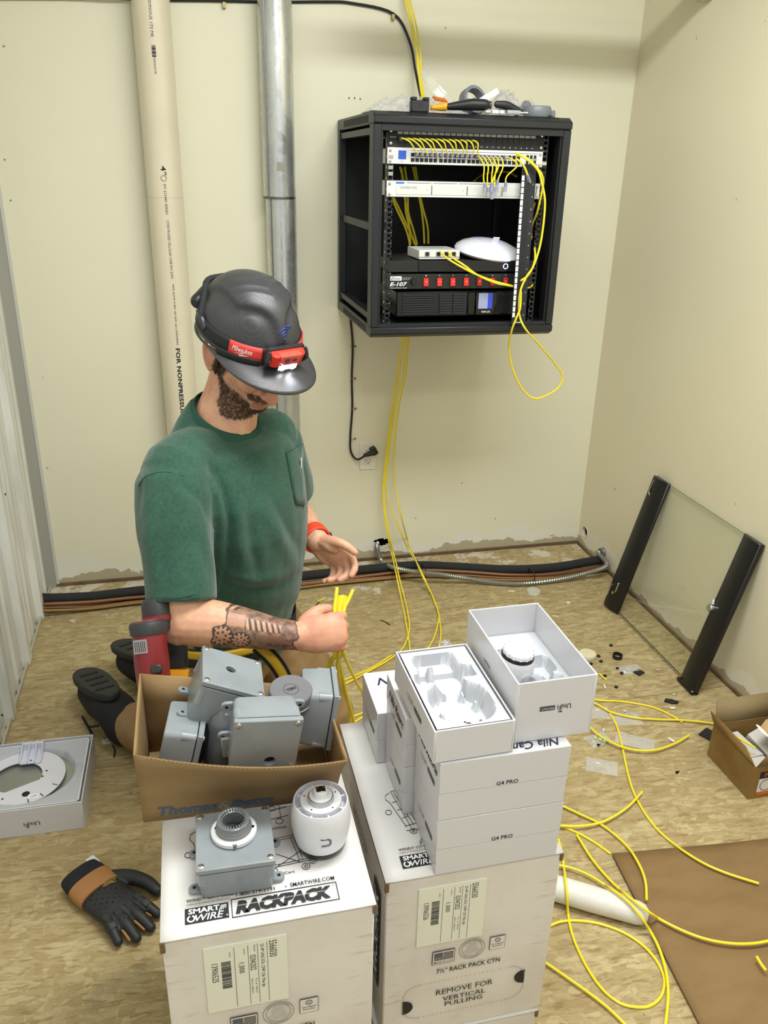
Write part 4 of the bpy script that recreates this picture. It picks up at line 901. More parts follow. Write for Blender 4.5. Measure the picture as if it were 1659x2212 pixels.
text('G4 PRO', .030, .006, frame((-.0005, d*.55, h*.60), (0, -1, 0), (0, 0, 1)), INK, t, bold=.01)
def camera_unit(name, label, T, s=1.0, rear_up=True):
    t = thing(name, label, 'security camera', T @ M.Scale(s, 4))
    wh = mat('camera_white_plastic', '#d6d6dc', .32, spec=.5)
    MB().lathe([(.034, .0), (.0365, .003), (.0375, .009), (.0375, .012)], 48).build('black_front_ring', mat('camera_black_ring', '#15161a', .15), t)
    MB().lathe([(.0376, .011), (.0405, .022), (.0432, .040), (.0436, .052), (.0425, .066), (.0402, .079), (.0392, .0815), (.0378, .0812), (.0372, .074), (.0368, .066)], 64, cap=False).build('shell', wh, t)
    MB().lathe([(.0366, .064), (.0366, .0665), (.030, .0665)], 48, cap=False).build('recess_floor', wh, t)
    MB().lathe([(.0305, .064), (.0298, .076), (.0300, .080), (.0296, .0815), (.0, .0815)], 48, cap=False).build('rear_plate', wh, t)
    for k in range(8):
        a = 2*PI*k/8+.2; MB().bx(.0295, .0372, -.0014, .0014, .064, .0765, M.Rotation(a, 4, 'Z')).build('rib', wh, t)
    MB().lathe([(.0195, .081), (.0195, .0835), (.0188, .085), (.0186, .0862), (.0188, .0872), (.0182, .0885), (.0165, .0888), (.0, .0888)], 40, cap=False).build('silver_collar', mat('collar_silver', '#b5b8bb', .3, .8), t)
    MB().lathe([(.0165, .0886), (.0165, .0895), (.0, .0895)], 36, cap=False).build('rating_label', mat('pale_label', '#d3d5d8', .4), t)
    MB().lathe([(.0100, .088), (.0098, .0985), (.0090, .0993), (.0, .0993)], 32, cap=False).build('jack_boss', wh, t)
    MB().bx(-.0072, .0072, -.0065, .0065, .0975, .1000).build('jack_shield', STEEL, t, bev=.0004); MB().prism([(-.0056, -.005), (.0056, -.005), (.0056, .002), (.003, .002), (.003, .005), (-.003, .005), (-.003, .002), (-.0056, .002)], .0998, .1004).build('jack_opening', PORT, t)
    for a in (.4, 1.5, 2.7, 4.0, 5.3): MB().lathe([(.0012, 0), (.0012, .0004)], 10, M.Translation((.0250*math.cos(a), .0250*math.sin(a), .0814))).build('screw_hole', PORT, t)
    return t
t = camera_unit('security_camera', 'white bullet camera standing nose down on the left cable carton', M.Translation((.748, -2.066, .5527)), 1.06)
sk = lambda x, y: (.0438*math.sin(x/.0438), -.0438*math.cos(x/.0438), .040+y)
mb = MB(); LG = mat('silver_logo', '#5c5e63', .25, .4)
for seg in ([(-.009, -.006), (-.002, -.0068), (.004, -.006), (.007, -.002), (.007, .002), (.005, .0055), (-.009, .0065)],):
    for a, b in zip(seg, seg[1:]): pass
vs = []; pl = [(-.0085, .0075), (.005, .0070), (.0085, .0035), (.0085, -.0035), (.005, -.007), (-.006, -.0070), (-.0065, -.0045), (.003, -.0045), (.0055, -.003), (.0055, .002), (.003, .0045), (-.0055, .0048)]
mb = MB(); n_ = len(pl); mb.add([sk(x, y) for x, y in pl], [(0, 1, 10, 11), (1, 2, 9, 10), (2, 3, 8, 9), (3, 4, 7, 8), (4, 5, 6, 7)]); mb.build('logo_mark', LG, t)
# camera lying in the open box (tilted, nose toward the viewer, right side)
_fc = onZ(1121, 1404, .812); _ax = Euler((math.radians(4), math.radians(6), 0)).to_matrix() @ V((0, 0, 1)); T = M.Translation(_fc-_ax*.045) @ Euler((math.radians(4), math.radians(6), 0)).to_matrix().to_4x4()
t = thing('security_camera', 'white camera with chrome lens lying in the deep open box', 'security camera', T)
wh = mat('camera_white_plastic')
MB().lathe([(.0, -.034), (.018, -.034), (.0225, -.030), (.0295, -.008), (.0315, .012), (.0300, .028), (.0275, .034)], 40, cap=False).build('shell', wh, t)
MB().lathe([(.0275, .031), (.0278, .036), (.0260, .040)], 40, cap=False).build('black_ring', mat('camera_black_ring'), t)
MB().lathe([(.0262, .034), (.0248, .042), (.0235, .0455), (.0, .0465)], 40, cap=False).build('front_face', wh, t)
for k in range(14): a = 2*PI*k/14; MB().bx(.0215, .0262, -.0018, .0018, .038, .0463, M.Rotation(a, 4, 'Z')).build('rib', mat('camera_rib_white', '#f1f1f3', .3), t)
T2 = rotT((.010, -.028, .002), math.radians(70), 0, math.radians(15))
MB().lathe([(.0105, -.004), (.0118, .008), (.0112, .014), (.0, .015)], 28, T2, cap=False).build('chrome_lens_cap', mat('chrome', '#d8d8da', .08, 1.0), t)

# ------------------------------------------------ open brown carton of junction boxes
KR = N('kraft_cardboard'); ko = KR.obj(); KR.p(col=KR.mix(KR.step(KR.noise(ko, 10, 5, .6, scale3=(.4, .4, 2)), .35, .7), lin('#977d58'), lin('#8b714d')), rough=.75, spec=.2); KR.bump(KR.noise(ko, 70, 3, scale3=(.3, .3, 4)), .15, .001); KRAFT = KR.m
def bent_wall(t, a, b, z0, z1a, z1b, bulge, th, name, nrm, m=KRAFT, n=14, parent=None):
    a = V(a); b = V(b); nr = V(nrm)
    def f(u, v):
        p = a.lerp(b, u); h = z0+(z1a*(1-u)+z1b*u-z0)*v; o = bulge*math.sin(PI*u)*v**1.4
        return p+nr*o+V((0, 0, h))
    return MB().grid(f, n, 7).build(name, m, t if parent is None else parent, solid=th, smooth=60)
t = thing('brown_carton', 'open brown carton full of grey junction boxes on the left cable carton', 'carton', (.474, -1.966, .5525))
q = lambda x, y: (x-.474, y+1.966, 0)
FLp, FRp, BRp, BLp = q(.476, -1.964), q(.792, -1.972), q(.792, -1.790), q(.478, -1.795)
MB().bx(.004, .314, .004, .17, 0, .003).build('base', KRAFT, t)
fw = MB().grid(lambda u, v: V((.002+.312*u, -.008*u-.085*math.sin(PI*min(1, u*.55+.12))*v**1.5+.012*v*v*0-(.075*u*u)*v**1.5*.35, .001+.158*v)), 18, 8).build('front_wall', KRAFT, t, solid=.003, smooth=60)
fpt = lambda u, v: V((.002+.312*u, -.008*u-.085*math.sin(PI*min(1, u*.55+.12))*v**1.5-(.075*u*u)*v**1.5*.35, .001+.158*v))
e0 = fpt(0, 1); e1 = fpt(1, 1)
def sidew(P0, fv, yb, xb, nm, zb):
    return MB().grid(lambda u, v: fv(v).lerp(V((xb, yb, zb*v)), u), 6, 8).build(nm, KRAFT, t, solid=.003, smooth=60)
sidew(None, lambda v: fpt(0, v), .172, .004, 'side_wall', .170); sidew(None, lambda v: fpt(1, v), .150, .318, 'side_wall', .112)
MB().grid(lambda u, v: V((.004+.314*u, .172-.022*u, .001+(.168-.056*u)*v)), 6, 4).build('back_wall', KRAFT, t, solid=.003)
# corrugated raw rim along the front edge
mb = MB()
for i in range(100):
    u = i/99; p = fpt(u, 1); s_ = fpt(min(1, u+.004), 1)
    mb.box(p+V((0, (.0012 if i % 2 else -.0012), .0006)), (.0016, .0014, .0016))
tag(mb.build('corrugated_edge', KRAFTE, t), kind='stuff')
BLU = mat('blue_grey_print', '#3f5a78', .6)
def onfront(x, y):
    u = (x+.118-.016)/.312; v = (y+.026)/.158
    p = fpt(max(0, min(1, u)), max(0, v)); return p+V((0, -.0024, 0))
text('Thomas', .094, .021, None, BLU, t, fn=lambda x, y: onfront(x-.032+.0, y-.006+.0), bold=.03, shear=.2, res=3)
text('&', .018, .021, None, mat('pale_blue_print', '#8b9186', .6), t, fn=lambda x, y: onfront(x+.026, y-.006), shear=.1)
text('Betts', .070, .021, None, BLU, t, fn=lambda x, y: onfront(x+.071, y-.006), bold=.03, shear=.2, res=3)

# ------------------------------------------------ grey junction boxes
GB = N('grey_pvc_box'); GB.p(col=GB.mix(GB.step(GB.noise(GB.obj(), 14, 4), .4, .7), lin('#888e93'), lin('#7f858a')), rough=.3, spec=.5); GB.bump(GB.noise(GB.obj(), 500, 2), .1, .0005); GB = GB.m
GASK = mat('black_gasket', '#0d0d0f', .6)
def rrect(w, h, r, n=4):
    P = []
    for sx, sy, a0 in ((1, 1, 0), (-1, 1, 90), (-1, -1, 180), (1, -1, 270)):
        for k in range(n+1): a = math.radians(a0+90*k/n); P.append((sx*(w/2-r)+r*math.cos(a), sy*(h/2-r)+r*math.sin(a)))
    return P
def jbox(name, label, T, s=.110, dep=.056, hole=(0, 0, .009), tabs=True, group=None, mount=False):
    """z = 0 is the outer face of the lid, body goes to -z"""
    t = thing(name, label, 'junction box', T, group)
    lt = .009
    MB().plate_hole(s, s, -lt, 0, hole[0], hole[1], hole[2], 24).build('lid', GB, t, bev=.0015, seg=2)
    MB().prism(rrect(s*.965, s*.965, .006), -lt-.0022, -lt+.0005).build('gasket', GASK, t)
    mb = MB(); P0 = rrect(s*.985, s*.985, .008); P1 = rrect(s*.93, s*.93, .010); n = len(P0)
    mb.add([(x, y, -lt-.0018) for x, y in P0]+[(x, y, -dep+.004) for x, y in P1]+[(x*.96, y*.96, -dep) for x, y in P1], [tuple(range(n))]+[(i, n+i, n+(i+1) % n, (i+1) % n) for i in range(n)]+[(n+i, 2*n+i, 2*n+(i+1) % n, n+(i+1) % n) for i in range(n)]+[tuple(reversed(range(2*n, 3*n)))]); mb.build('body', GB, t, bev=.0008)
    MB().lathe([(hole[2]*.98, 0), (hole[2]*.98, .001)], 24, M.Translation((hole[0], hole[1], -lt-.001))).build('knockout_shadow', PORT, t)
    for a in (-1, 1):
        for b in (-1, 1):
            MB().cyl((a*(s/2-.0095), b*(s/2-.0095), -dep*.55), (a*(s/2-.0095), b*(s/2-.0095), -lt-.002), .0085, n=14).build('screw_post', GB, t)
            sc = MB().lathe([(.0052, 0), (.005, .0012), (.0035, .0022), (.0, .0023)], 16, M.Translation((a*(s/2-.0075), b*(s/2-.0075), 0)), cap=False).build('screw', STEEL, t)
            mb = MB(); TT_ = rotT((a*(s/2-.0075), b*(s/2-.0075), .0021), 0, 0, a+b*.4); mb.bx(-.0032, .0032, -.0005, .0005, 0, .0006, TT_); mb.build('screw_slot', GREYINK, sc)
            if tabs:
                pl = [(0, -.008), (.010, -.008)]+[(.010+.008*math.cos(math.radians(q_)), .008*math.sin(math.radians(q_))) for q_ in range(-75, 76, 25)]+[(.010, .008), (0, .008)]
                Tt = M.Translation((a*s*.46, b*s*.30, -dep)) @ (M.Rotation(PI, 4, 'Z') if a < 0 else M())
                tb = MB().prism(pl, 0, .006, Tt).build('mounting_tab', GB, t, bev=.001)
                MB().lathe([(.0028, 0), (.0028, .0005)], 12, Tt @ M.Translation((.0095, 0, .0058))).build('tab_hole', PORT, tb)
    return t
T0 = rotT((.6145, -2.088, .6115), 0, 0, -.02)
t = jbox('junction_box', 'grey junction box with white round camera mount standing on the left cable carton', T0, .113, .0585, (0, .008, .022))
wh = mat('camera_white_plastic'); cr = mat('mount_ring_grey', '#85898c', .32, .5)
MB().lathe([(.0315, 0), (.0338, .002), (.0338, .0075), (.0318, .0095), (.022, .0095), (.022, 0)], 48, M.Translation((0, .008, 0)), cap=False).build('mount_base', wh, t)
MB().lathe([(.0265, .007), (.0270, .010), (.0258, .0115), (.0266, .0135), (.0250, .0155), (.0256, .0175), (.0242, .020), (.0242, .027), (.0228, .0282), (.0200, .0278), (.0165, .0245), (.0155, .008)], 48, M.Translation((0, .008, 0)), cap=False).build('threaded_ring', cr, t)
for k in range(28):
    a = 2*PI*k/28; MB().bx(.0172, .0235, -.0010, .0010, .0250, .0288, M.Translation((0, .008, 0)) @ M.Rotation(a, 4, 'Z')).build('ring_tooth', cr, t)
for a in (2.75, .15): MB().lathe([(.0032, 0), (.003, .001)], 12, M.Translation((.0275*math.cos(a+PI*.0), .008+.0275*math.sin(a)-.006, .0085))).build('mount_screw', STEEL, t)
MB().lathe([(.0035, 0), (.0035, .009)], 12, M.Translation((0, .008-.0315, 0))).build('cable_notch', GREYINK, t)
J1 = RT([[.9127, .0267, .4079], [-.0230, .9996, -.0141], [-.4081, .0035, .9129]], (.634, -1.862, .752))
jbox('junction_box', 'tilted grey junction box topmost in the brown carton, lid hole upward', J1, .107, .085, (-.004, .004, .0085))
J3 = RT([[.965, .262, .02], [.080, -.362, -.9287], [-.236, .895, -.370]], (.668, -2.012, .700)).normalized() if False else None
def ortho(x, z, p):
    z = V(z).normalized(); x = V(x); x = (x-z*x.dot(z)).normalized(); y = z.cross(x); return M(((x.x, y.x, z.x, p[0]), (x.y, y.y, z.y, p[1]), (x.z, y.z, z.z, p[2]), (0, 0, 0, 1)))
jbox('junction_box', 'grey junction box facing the front rim of the brown carton, lid hole low', ortho((1, .04, -.13), (.02, -.985, -.15), (.672, -2.006, .704)), .106, .060, (.010, -.034, .0085))
jbox('junction_box', 'grey junction box on its side at the left end of the brown carton', ortho((.0, 1, -.05), (.97, -.12, -.25), (.571, -1.905, .640)), .108, .062, (0, 0, .008), tabs=False)
jbox('junction_box', 'grey junction box on its side at the right end of the brown carton', ortho((.15, 1, -.10), (.97, -.12, -.15), (.799, -1.888, .672)), .104, .060, (0, 0, .008), tabs=False)
t = thing('round_adapter', 'round dark grey adapter puck with maker mark lying among the junction boxes', 'adapter', rotT((.722, -1.905, .705), math.radians(8), math.radians(4), 0))
PK = mat('dark_grey_satin', '#5d5c60', .4)
MB().lathe([(.034, 0), (.0365, .003), (.0365, .027), (.0355, .030), (.034, .031)], 56).build('casing', PK, t); MB().lathe([(.0345, .0308), (.0345, .0313)], 56).build('top_disc', mat('grey_top_disc', '#67666b', .45), t)
MB().ring((0, 0, .0312), .0130, .0122, .0003, 36).build('logo_ring', INK, t); text('DELL', .018, .006, M.Translation((0, 0, .0313)) @ M.Rotation(PI*1.13, 4, 'Z'), INK, t, bold=.04)
MB().tube([(.037*math.cos(a), .037*math.sin(a), .012) for a in [(-1.6+.1*k) for k in range(16)]], .0012, 6).build('chrome_trim', STEEL, t)
t = thing('black_camera_body', 'glossy black and grey rounded device wedged between junction boxes in the carton', 'camera', (.610, -1.915, .60))
MB().limb([(0, 0, 0), (0, .005, .045), (.005, .01, .085)], [.034, .036, .030], 18).build('shell', mat('gloss_grey_device', '#56585c', .12), t); MB().lathe([(.029, 0), (.034, .004), (.030, .010)], 28, rotT((-.030, .0, .055), 0, -1.3, 0)).build('black_ring', mat('gloss_black'), t); MB().bx(-.005, .022, -.040, -.030, .050, .088).build('clip', mat('clip_grey', '#8b8e90', .3), t, bev=.002)

# ------------------------------------------------ flat white box with mounting ring, left on the floor
w, d, h = .27, .265, .082
t = thing('mount_kit_box', 'flat open white box with a round metal mounting plate on the floor at left', 'open box', rotT((-.005+.0, -1.345, .0005), 0, 0, -.015))
mb = MB(); th = .003
mb.bx(0, w, 0, d, 0, .003); mb.bx(0, th, 0, d, .003, h); mb.bx(w-th, w, 0, d, .003, h); mb.bx(th, w-th, 0, th, .003, h); mb.bx(th, w-th, d-th, d, .003, h); mb.build('box_shell', GLW, t, bev=.0006)
mb = MB(); i_ = .009
mb.bx(i_, w-i_, i_, i_+.003, .003, h-.003); mb.bx(i_, w-i_, d-i_-.003, d-i_, .003, h-.003); mb.bx(w-i_-.003, w-i_, i_, d-i_, .003, h-.003); mb.build('inner_sleeve', mat('sleeve_white', '#d9dade', .4), t)
def cav3(u, v): return max(blob(u, v, .44, .50, .47, .43, .03), blob(u, v, .93, .52, .06, .06, .15, 5)*.6)
molded(t, w, d, h-.004, cav3, .020, inset=.012, nu=60, nv=60)
logo(t, frame((w*.55, -.0005, h*.42), (-1, 0, 0), (0, 0, -1)), .055, bar=False)
cx, cy = .118, .132
ZN = mat('zinc_plate', '#a6a79f', .35, .7)
MB().lathe([(.0, 0), (.112, 0), (.112, .0015), (.0, .0015)], 56, M.Translation((cx+.008, cy-.003, h-.0225)), cap=False).build('metal_plate', ZN, t)
def annul(a):
    r = .105
    return r
mb = MB(); n_ = 72; vs = []; 
for z in (0, .0025):
    for i in range(n_):
        a = 2*PI*i/n_; vs.append((cx-.010+.105*math.cos(a), cy+.000+.105*math.sin(a), h-.014+z))
    for i in range(n_):
        a = 2*PI*i/n_; r = .060
        x, y = r*math.cos(a), r*math.sin(a)*.95
        nx, ny = math.cos(-1.15), math.sin(-1.15); dd = x*nx+y*ny
        if dd > .040: x -= nx*(dd-.040); y -= ny*(dd-.040)
        vs.append((cx-.022+x, cy+.004+y, h-.014+z))
fs = []
for i in range(n_):
    k = (i+1) % n_; fs += [(2*n_+i, 2*n_+k, 3*n_+k, 3*n_+i), (i, n_+i, n_+k, k), (i, k, 2*n_+k, 2*n_+i), (n_+i, 3*n_+i, 3*n_+k, n_+k)]
mb.add(vs, fs).build('white_plate', mat('plate_white', '#dcdbe2', .35), t, smooth=30)
for (x, y) in ((.03, .185), (.165, .148), (.158, .128), (.075, .060), (.05, .057), (.02, .09)): MB().lathe([(.0028, 0), (.0028, .0004)], 10, M.Translation((x, y, h-.0114))).build('plate_hole', PORT, t)
MB().lathe([(.0095, 0), (.0095, .0004)], 20, M.Translation((.128, .068, h-.0114))).build('plate_hole', PORT, t)
for a in (-.9, -1.25, -.45): MB().bx(.088, .102, -.0012, .0012, 0, .0004, M.Translation((cx-.010, cy, h-.0114)) @ M.Rotation(a, 4, 'Z')).build('plate_slot', PORT, t)
MB().bx(.135, .160, .048, .064, h-.012, h-.0105).build('white_tag', mat('tag_white', '#f0f0f0', .4), t); text('UniFi', .014, .005, frame((.148, .056, h-.0104), (1, .35, 0), (-.35, 1, 0)), BLUEINK, t)
t2 = thing('mounting_bracket', 'white ribbed plastic bracket lying on the round plate in the flat box', 'bracket', rotT((.118, -1.135, h-.0105), 0, 0, -.02))
BK = mat('bracket_white', '#d8d9e6', .3)
MB().bx(-.027, .027, -.030, .030, 0, .004).build('plate', BK, t2, bev=.001)
for x in (-.027, -.009, .009, .024): MB().prism([(-.030, 0), (.034, 0), (.034, .024), (.010, .020), (-.010, .008), (-.030, .006)], 0, .003, M(((0, 0, 1, x), (1, 0, 0, 0), (0, 1, 0, .003), (0, 0, 0, 1)))).build('rib', BK, t2, bev=.0006)
MB().bx(-.027, .027, .028, .034, .0, .022).build('rear_lip', BK, t2, bev=.001); MB().lathe([(.0025, 0), (.0025, .0004)], 10, M.Translation((.0, -.02, .004))).build('screw_hole', PORT, t2)
# ------------------------------------------------ the person
def unite(mb, name, voxel, smooth=6, fac=.5):
    """joins overlapping closed shapes into one continuous surface"""
    me = bpy.data.meshes.new(name); me.from_pydata([tuple(p) for p in mb.v], [], mb.f); me.update()
    o = bpy.data.objects.new(name, me); C.objects.link(o)
    r = o.modifiers.new('r', 'REMESH'); r.mode = 'VOXEL'; r.voxel_size = voxel; r.use_smooth_shade = True
    s = o.modifiers.new('s', 'SMOOTH'); s.iterations = smooth; s.factor = fac
    dg = bpy.context.evaluated_depsgraph_get(); m2 = bpy.data.meshes.new_from_object(o.evaluated_get(dg))
    bpy.data.objects.remove(o); bpy.data.meshes.remove(me); m2.name = name
    m2.polygons.foreach_set('use_smooth', [True]*len(m2.polygons)); m2.materials.clear()
    return m2
def meshobj(me, name, m, parent): me.materials.append(m); o = bpy.data.objects.new(name, me); C.objects.link(o); o.parent = parent; return o
PO = V((.66, -1.2, 0))
man = thing('person', 'kneeling person in green t-shirt, tan trousers and black hard hat, gripping yellow cables', 'person', PO)
TP = M.Translation(-PO)
fw = V((.69, -.72, 0)).normalized(); lf = V((.72, .69, 0)).normalized(); up = V((0, 0, 1))
HL = V((.878, .479, 0)).normalized(); HO = V((.712, -1.266, 1.172))+_R*.018
def hframe(pd, o):
    h0 = V((.479, -.878, 0)).normalized(); f = h0*math.cos(math.radians(pd))-V((0, 0, 1))*math.sin(math.radians(pd)); u = f.cross(HL)
    return M(((f.x, HL.x, u.x, o[0]), (f.y, HL.y, u.y, o[1]), (f.z, HL.z, u.z, o[2]), (0, 0, 0, 1)))
HT = TP @ hframe(34, HO); HTH = TP @ hframe(21.7, (.712, -1.266, 1.162))
RSH, LSH = V((.549, -1.405, .948)), V((.776, -1.178, .945)); NB = V((.662, -1.258, 1.018))
REL, RWR = V(CPOS+ray(400, 1346)*1.64), V(CPOS+ray(640, 1373)*1.66)
LEL, LWR = V(CPOS+ray(628, 1100)*2.10), V(CPOS+ray(684, 1166)*1.97)
SKIN = N('skin'); so = SKIN.obj()
at_ = SKIN.n('Attribute', attribute_name='tat'); sx = SKIN.n('SeparateXYZ', i={'Vector': at_.outputs['Vector']}); tu, tv, tm = sx.outputs
fa = SKIN.n('Attribute', attribute_name='face'); fx = SKIN.n('SeparateXYZ', i={'Vector': fa.outputs['Vector']}); beardm, redm, lipm = fx.outputs
mo = SKIN.noise(so, 45, 4, .6); c = SKIN.mix(SKIN.step(mo, .35, .7), lin('#d3a384'), lin('#c8937a')); c = SKIN.mix(SKIN.math('MULTIPLY', redm, .75), c, lin('#c4705c'))
hair_n = SKIN.step(SKIN.noise(so, 320, 2, .6, scale3=(1, 1, .35)), .35, .62)
c = SKIN.mix(SKIN.math('MULTIPLY', beardm, SKIN.math('ADD', .45, SKIN.math('MULTIPLY', hair_n, .45))), c, lin('#3c2b1e')); c = SKIN.mix(lipm, c, lin('#a8675a'))
# --- tattoo, drawn in forearm coordinates (metres along, metres around)
def gear(cu, cv, r0, teeth, ang=0.):
    du = SKIN.math('SUBTRACT', tu, cu); dv = SKIN.math('SUBTRACT', tv, cv)
    r = SKIN.math('SQRT', SKIN.math('ADD', SKIN.math('MULTIPLY', du, du), SKIN.math('MULTIPLY', dv, dv))); a = SKIN.math('ARCTAN2', dv, du)
    w = SKIN.math('MULTIPLY', SKIN.step(SKIN.math('SINE', SKIN.math('MULTIPLY', a, float(teeth))), -.3, .3), r0*.26)
    body = SKIN.math('LESS_THAN', r, SKIN.math('ADD', r0*.74, w))
    ring = SKIN.math('MULTIPLY', SKIN.math('GREATER_THAN', r, r0*.34), SKIN.math('LESS_THAN', r, r0*.50))
    spoke = SKIN.math('MULTIPLY', SKIN.math('GREATER_THAN', SKIN.math('SINE', SKIN.math('MULTIPLY', a, float(teeth)*.5)), .2), SKIN.math('MULTIPLY', SKIN.math('GREATER_THAN', r, r0*.34), SKIN.math('LESS_THAN', r, r0*.56)))
    light = SKIN.math('SUBTRACT', body, SKIN.math('MULTIPLY', spoke, .95)); inside = SKIN.math('LESS_THAN', r, r0*1.12)
    return SKIN.math('MAXIMUM', light, 0.), inside
sh1 = SKIN.noise(at_.outputs['Vector'], 70, 5, .65); sh2 = SKIN.noise(at_.outputs['Vector'], 260, 3, .6)
ink = SKIN.math('ADD', .50, SKIN.math('MULTIPLY', SKIN.step(sh1, .35, .65), .38)); 
def rect(u0, u1, v0, v1):
    a = SKIN.math('MULTIPLY', SKIN.math('GREATER_THAN', tu, u0), SKIN.math('LESS_THAN', tu, u1)); b = SKIN.math('MULTIPLY', SKIN.math('GREATER_THAN', tv, v0), SKIN.math('LESS_THAN', tv, v1)); return SKIN.math('MULTIPLY', a, b)
def lerp(f, a, b): return SKIN.math('ADD', SKIN.math('MULTIPLY', a, SKIN.math('SUBTRACT', 1., f)), SKIN.math('MULTIPLY', b, f))
for g in ((.098, -.017, .0205, 12), (.136, -.024, .0175, 11)):
    l_, ins = gear(*g); ink = lerp(ins, ink, SKIN.math('SUBTRACT', .93, SKIN.math('MULTIPLY', l_, .66)))
# piston block and spring
ink = lerp(rect(.106, .140, .004, .029), ink, SKIN.math('ADD', .16, SKIN.math('MULTIPLY', sh2, .28)))
coil = SKIN.step(SKIN.math('SINE', SKIN.math('MULTIPLY', SKIN.math('ADD', tu, SKIN.math('MULTIPLY', tv, .28)), 560.)), -.45, .15); ink = lerp(rect(.143, .212, .001, .024), ink, SKIN.math('SUBTRACT', .95, SKIN.math('MULTIPLY', coil, .78)))
coil2 = SKIN.step(SKIN.math('SINE', SKIN.math('MULTIPLY', SKIN.math('SUBTRACT', tu, SKIN.math('MULTIPLY', tv, .6)), 380.)), -.2, .4); ink = lerp(rect(.09, .125, .036, .060), ink, SKIN.math('SUBTRACT', .9, SKIN.math('MULTIPLY', coil2, .68)))
ink = lerp(rect(.165, .225, -.028, -.006), ink, SKIN.math('ADD', .5, SKIN.math('MULTIPLY', sh2, .4)))
# outline of the whole tattoo: ragged sleeve ends
n1 = SKIN.math('MULTIPLY', SKIN.math('SUBTRACT', SKIN.noise(at_.outputs['Vector'], 22, 2), .5), .04)
e0 = SKIN.math('ADD', SKIN.math('ADD', .083, n1), SKIN.math('MULTIPLY', SKIN.step(tv, -.005, .012), .020)); e1 = SKIN.math('ADD', .244, n1)
tmask = SKIN.math('MULTIPLY', SKIN.math('MULTIPLY', SKIN.step(SKIN.math('SUBTRACT', tu, e0), -.001, .001), SKIN.step(SKIN.math('SUBTRACT', e1, tu), -.001, .001)), tm)
edge = SKIN.math('SUBTRACT', 1., SKIN.math('MULTIPLY', SKIN.step(SKIN.math('SUBTRACT', tu, e0), .002, .005), SKIN.step(SKIN.math('SUBTRACT', e1, tu), .002, .005))); ink = SKIN.math('MAXIMUM', ink, SKIN.math('MULTIPLY', edge, .9))
c = SKIN.mix(SKIN.math('MULTIPLY', tmask, SKIN.math('MINIMUM', ink, .94)), c, lin('#2c2b2c'))
SKIN.p(col=c, rough=.48, spec=.4, sss=.06); SKIN.b.inputs['Subsurface Radius'].default_value = (.02, .008, .004); SKIN.bump(SKIN.noise(so, 260, 4, .6), .18, .0006)

b = MB(TP)
# torso core (under the shirt), pelvis and legs are inside clothes but belong to the body
def ringz(c, ru, rv, u=lf, v=fw): return (V(c), u, v, ru, rv)
PEL = V((.635, -1.215, .47))
spine = [((.635, -1.215, .40), .13, .09), ((.635, -1.22, .50), .135, .095), ((.645, -1.235, .64), .13, .09), ((.66, -1.265, .80), .15, .10), ((.667, -1.275, .90), .14, .085), ((.664, -1.265, .955), .08, .06), ((.668, -1.255, 1.0), .055, .055)]
b.loft([ringz(*s) for s in spine], 28)
b.limb([NB+V((-.004, .006, -.05)), V((.668, -1.258, 1.015)), V((.684, -1.245, 1.06)), V((.700, -1.246, 1.11))], [.082, .070, .062, .060], 20)
b.limb([NB+V((-.0, .0, -.06)), RSH+V((.02, .02, -.01))], [.045, .04], 12); b.limb([NB+V((0, 0, -.06)), LSH+V((-.02, -.02, -.01))], [.045, .04], 12)
# arms
b.limb([RSH, RSH.lerp(REL, .5)+V((-.006, -.0, 0)), REL], [.056, .053, .046], 18)
b.limb([REL, REL.lerp(RWR, .22)+V((0, 0, .006)), REL.lerp(RWR, .5)+V((0, 0, .004)), REL.lerp(RWR, .8), RWR], [.046, .0490, .0425, .033, .0295], 18)
b.ball(REL+V((-.010, .0, -.010)), (.040, .040, .040), 14, 10)
b.limb([LSH, LSH.lerp(LEL, .5), LEL], [.055, .050, .043], 16)
b.limb([LEL, LEL.lerp(LWR, .3), LEL.lerp(LWR, .75), LWR], [.043, .045, .034, .029], 16)
# legs
RH, LH = PEL-lf*.085, PEL+lf*.085
RK, LK = V((.655, -1.335, .08)), V((.905, -1.165, .085)); RA, LA = V((.345, -1.035, .075)), V((.47, -.875, .075))
for H, K, A in ((RH, RK, RA), (LH, LK, LA)):
    b.limb([H, H.lerp(K, .5), K], [.085, .075, .058], 16); b.limb([K, K.lerp(A, .35), A], [.055, .055, .038], 14)
    b.limb([A, A+V((-.05, .13, -.02))], [.036, .03], 12)
# right hand: fist round the cables
def hand(Tm, fingers, thumb, s=1.0, palmc=(0, 0, 0)):
    """hand frame: x wrist->knuckles, y towards the index side, z palm side"""
    b.T = TP @ Tm
    b.limb([(-.012, 0, 0), (.012, 0, 0), (.040, 0, .0), (.070, .0, .0)], [.028, .032, .0395, .0395], 18, side=(0, 0, 1), flat=.52)
    b.limb([(.006, .010, .006), (.030, .024, .013), (.048, .026, .014)], [.014, .017, .012], 12)       # thumb ball
    b.limb([(.008, -.020, .006), (.040, -.028, .008), (.062, -.029, .005)], [.013, .013, .010], 12)
    for pts, r in fingers: b.limb(pts, [r*1.08, r, r*.98, r*.86][:len(pts)] if len(pts) <= 4 else [r*1.08, r, r, r*.95, r*.82], 12, sub=3)
    b.limb(*thumb, 12, sub=3)
    b.T = TP
FC = V(CPOS+ray(700, 1368)*1.67)
hx = (V(CPOS+ray(740, 1364)*1.665)-RWR).normalized(); viewd = (FC-CPOS).normalized(); hz = (viewd-hx*viewd.dot(hx)).normalized(); hy = hz.cross(hx)
if hy.z < 0: hy = -hy
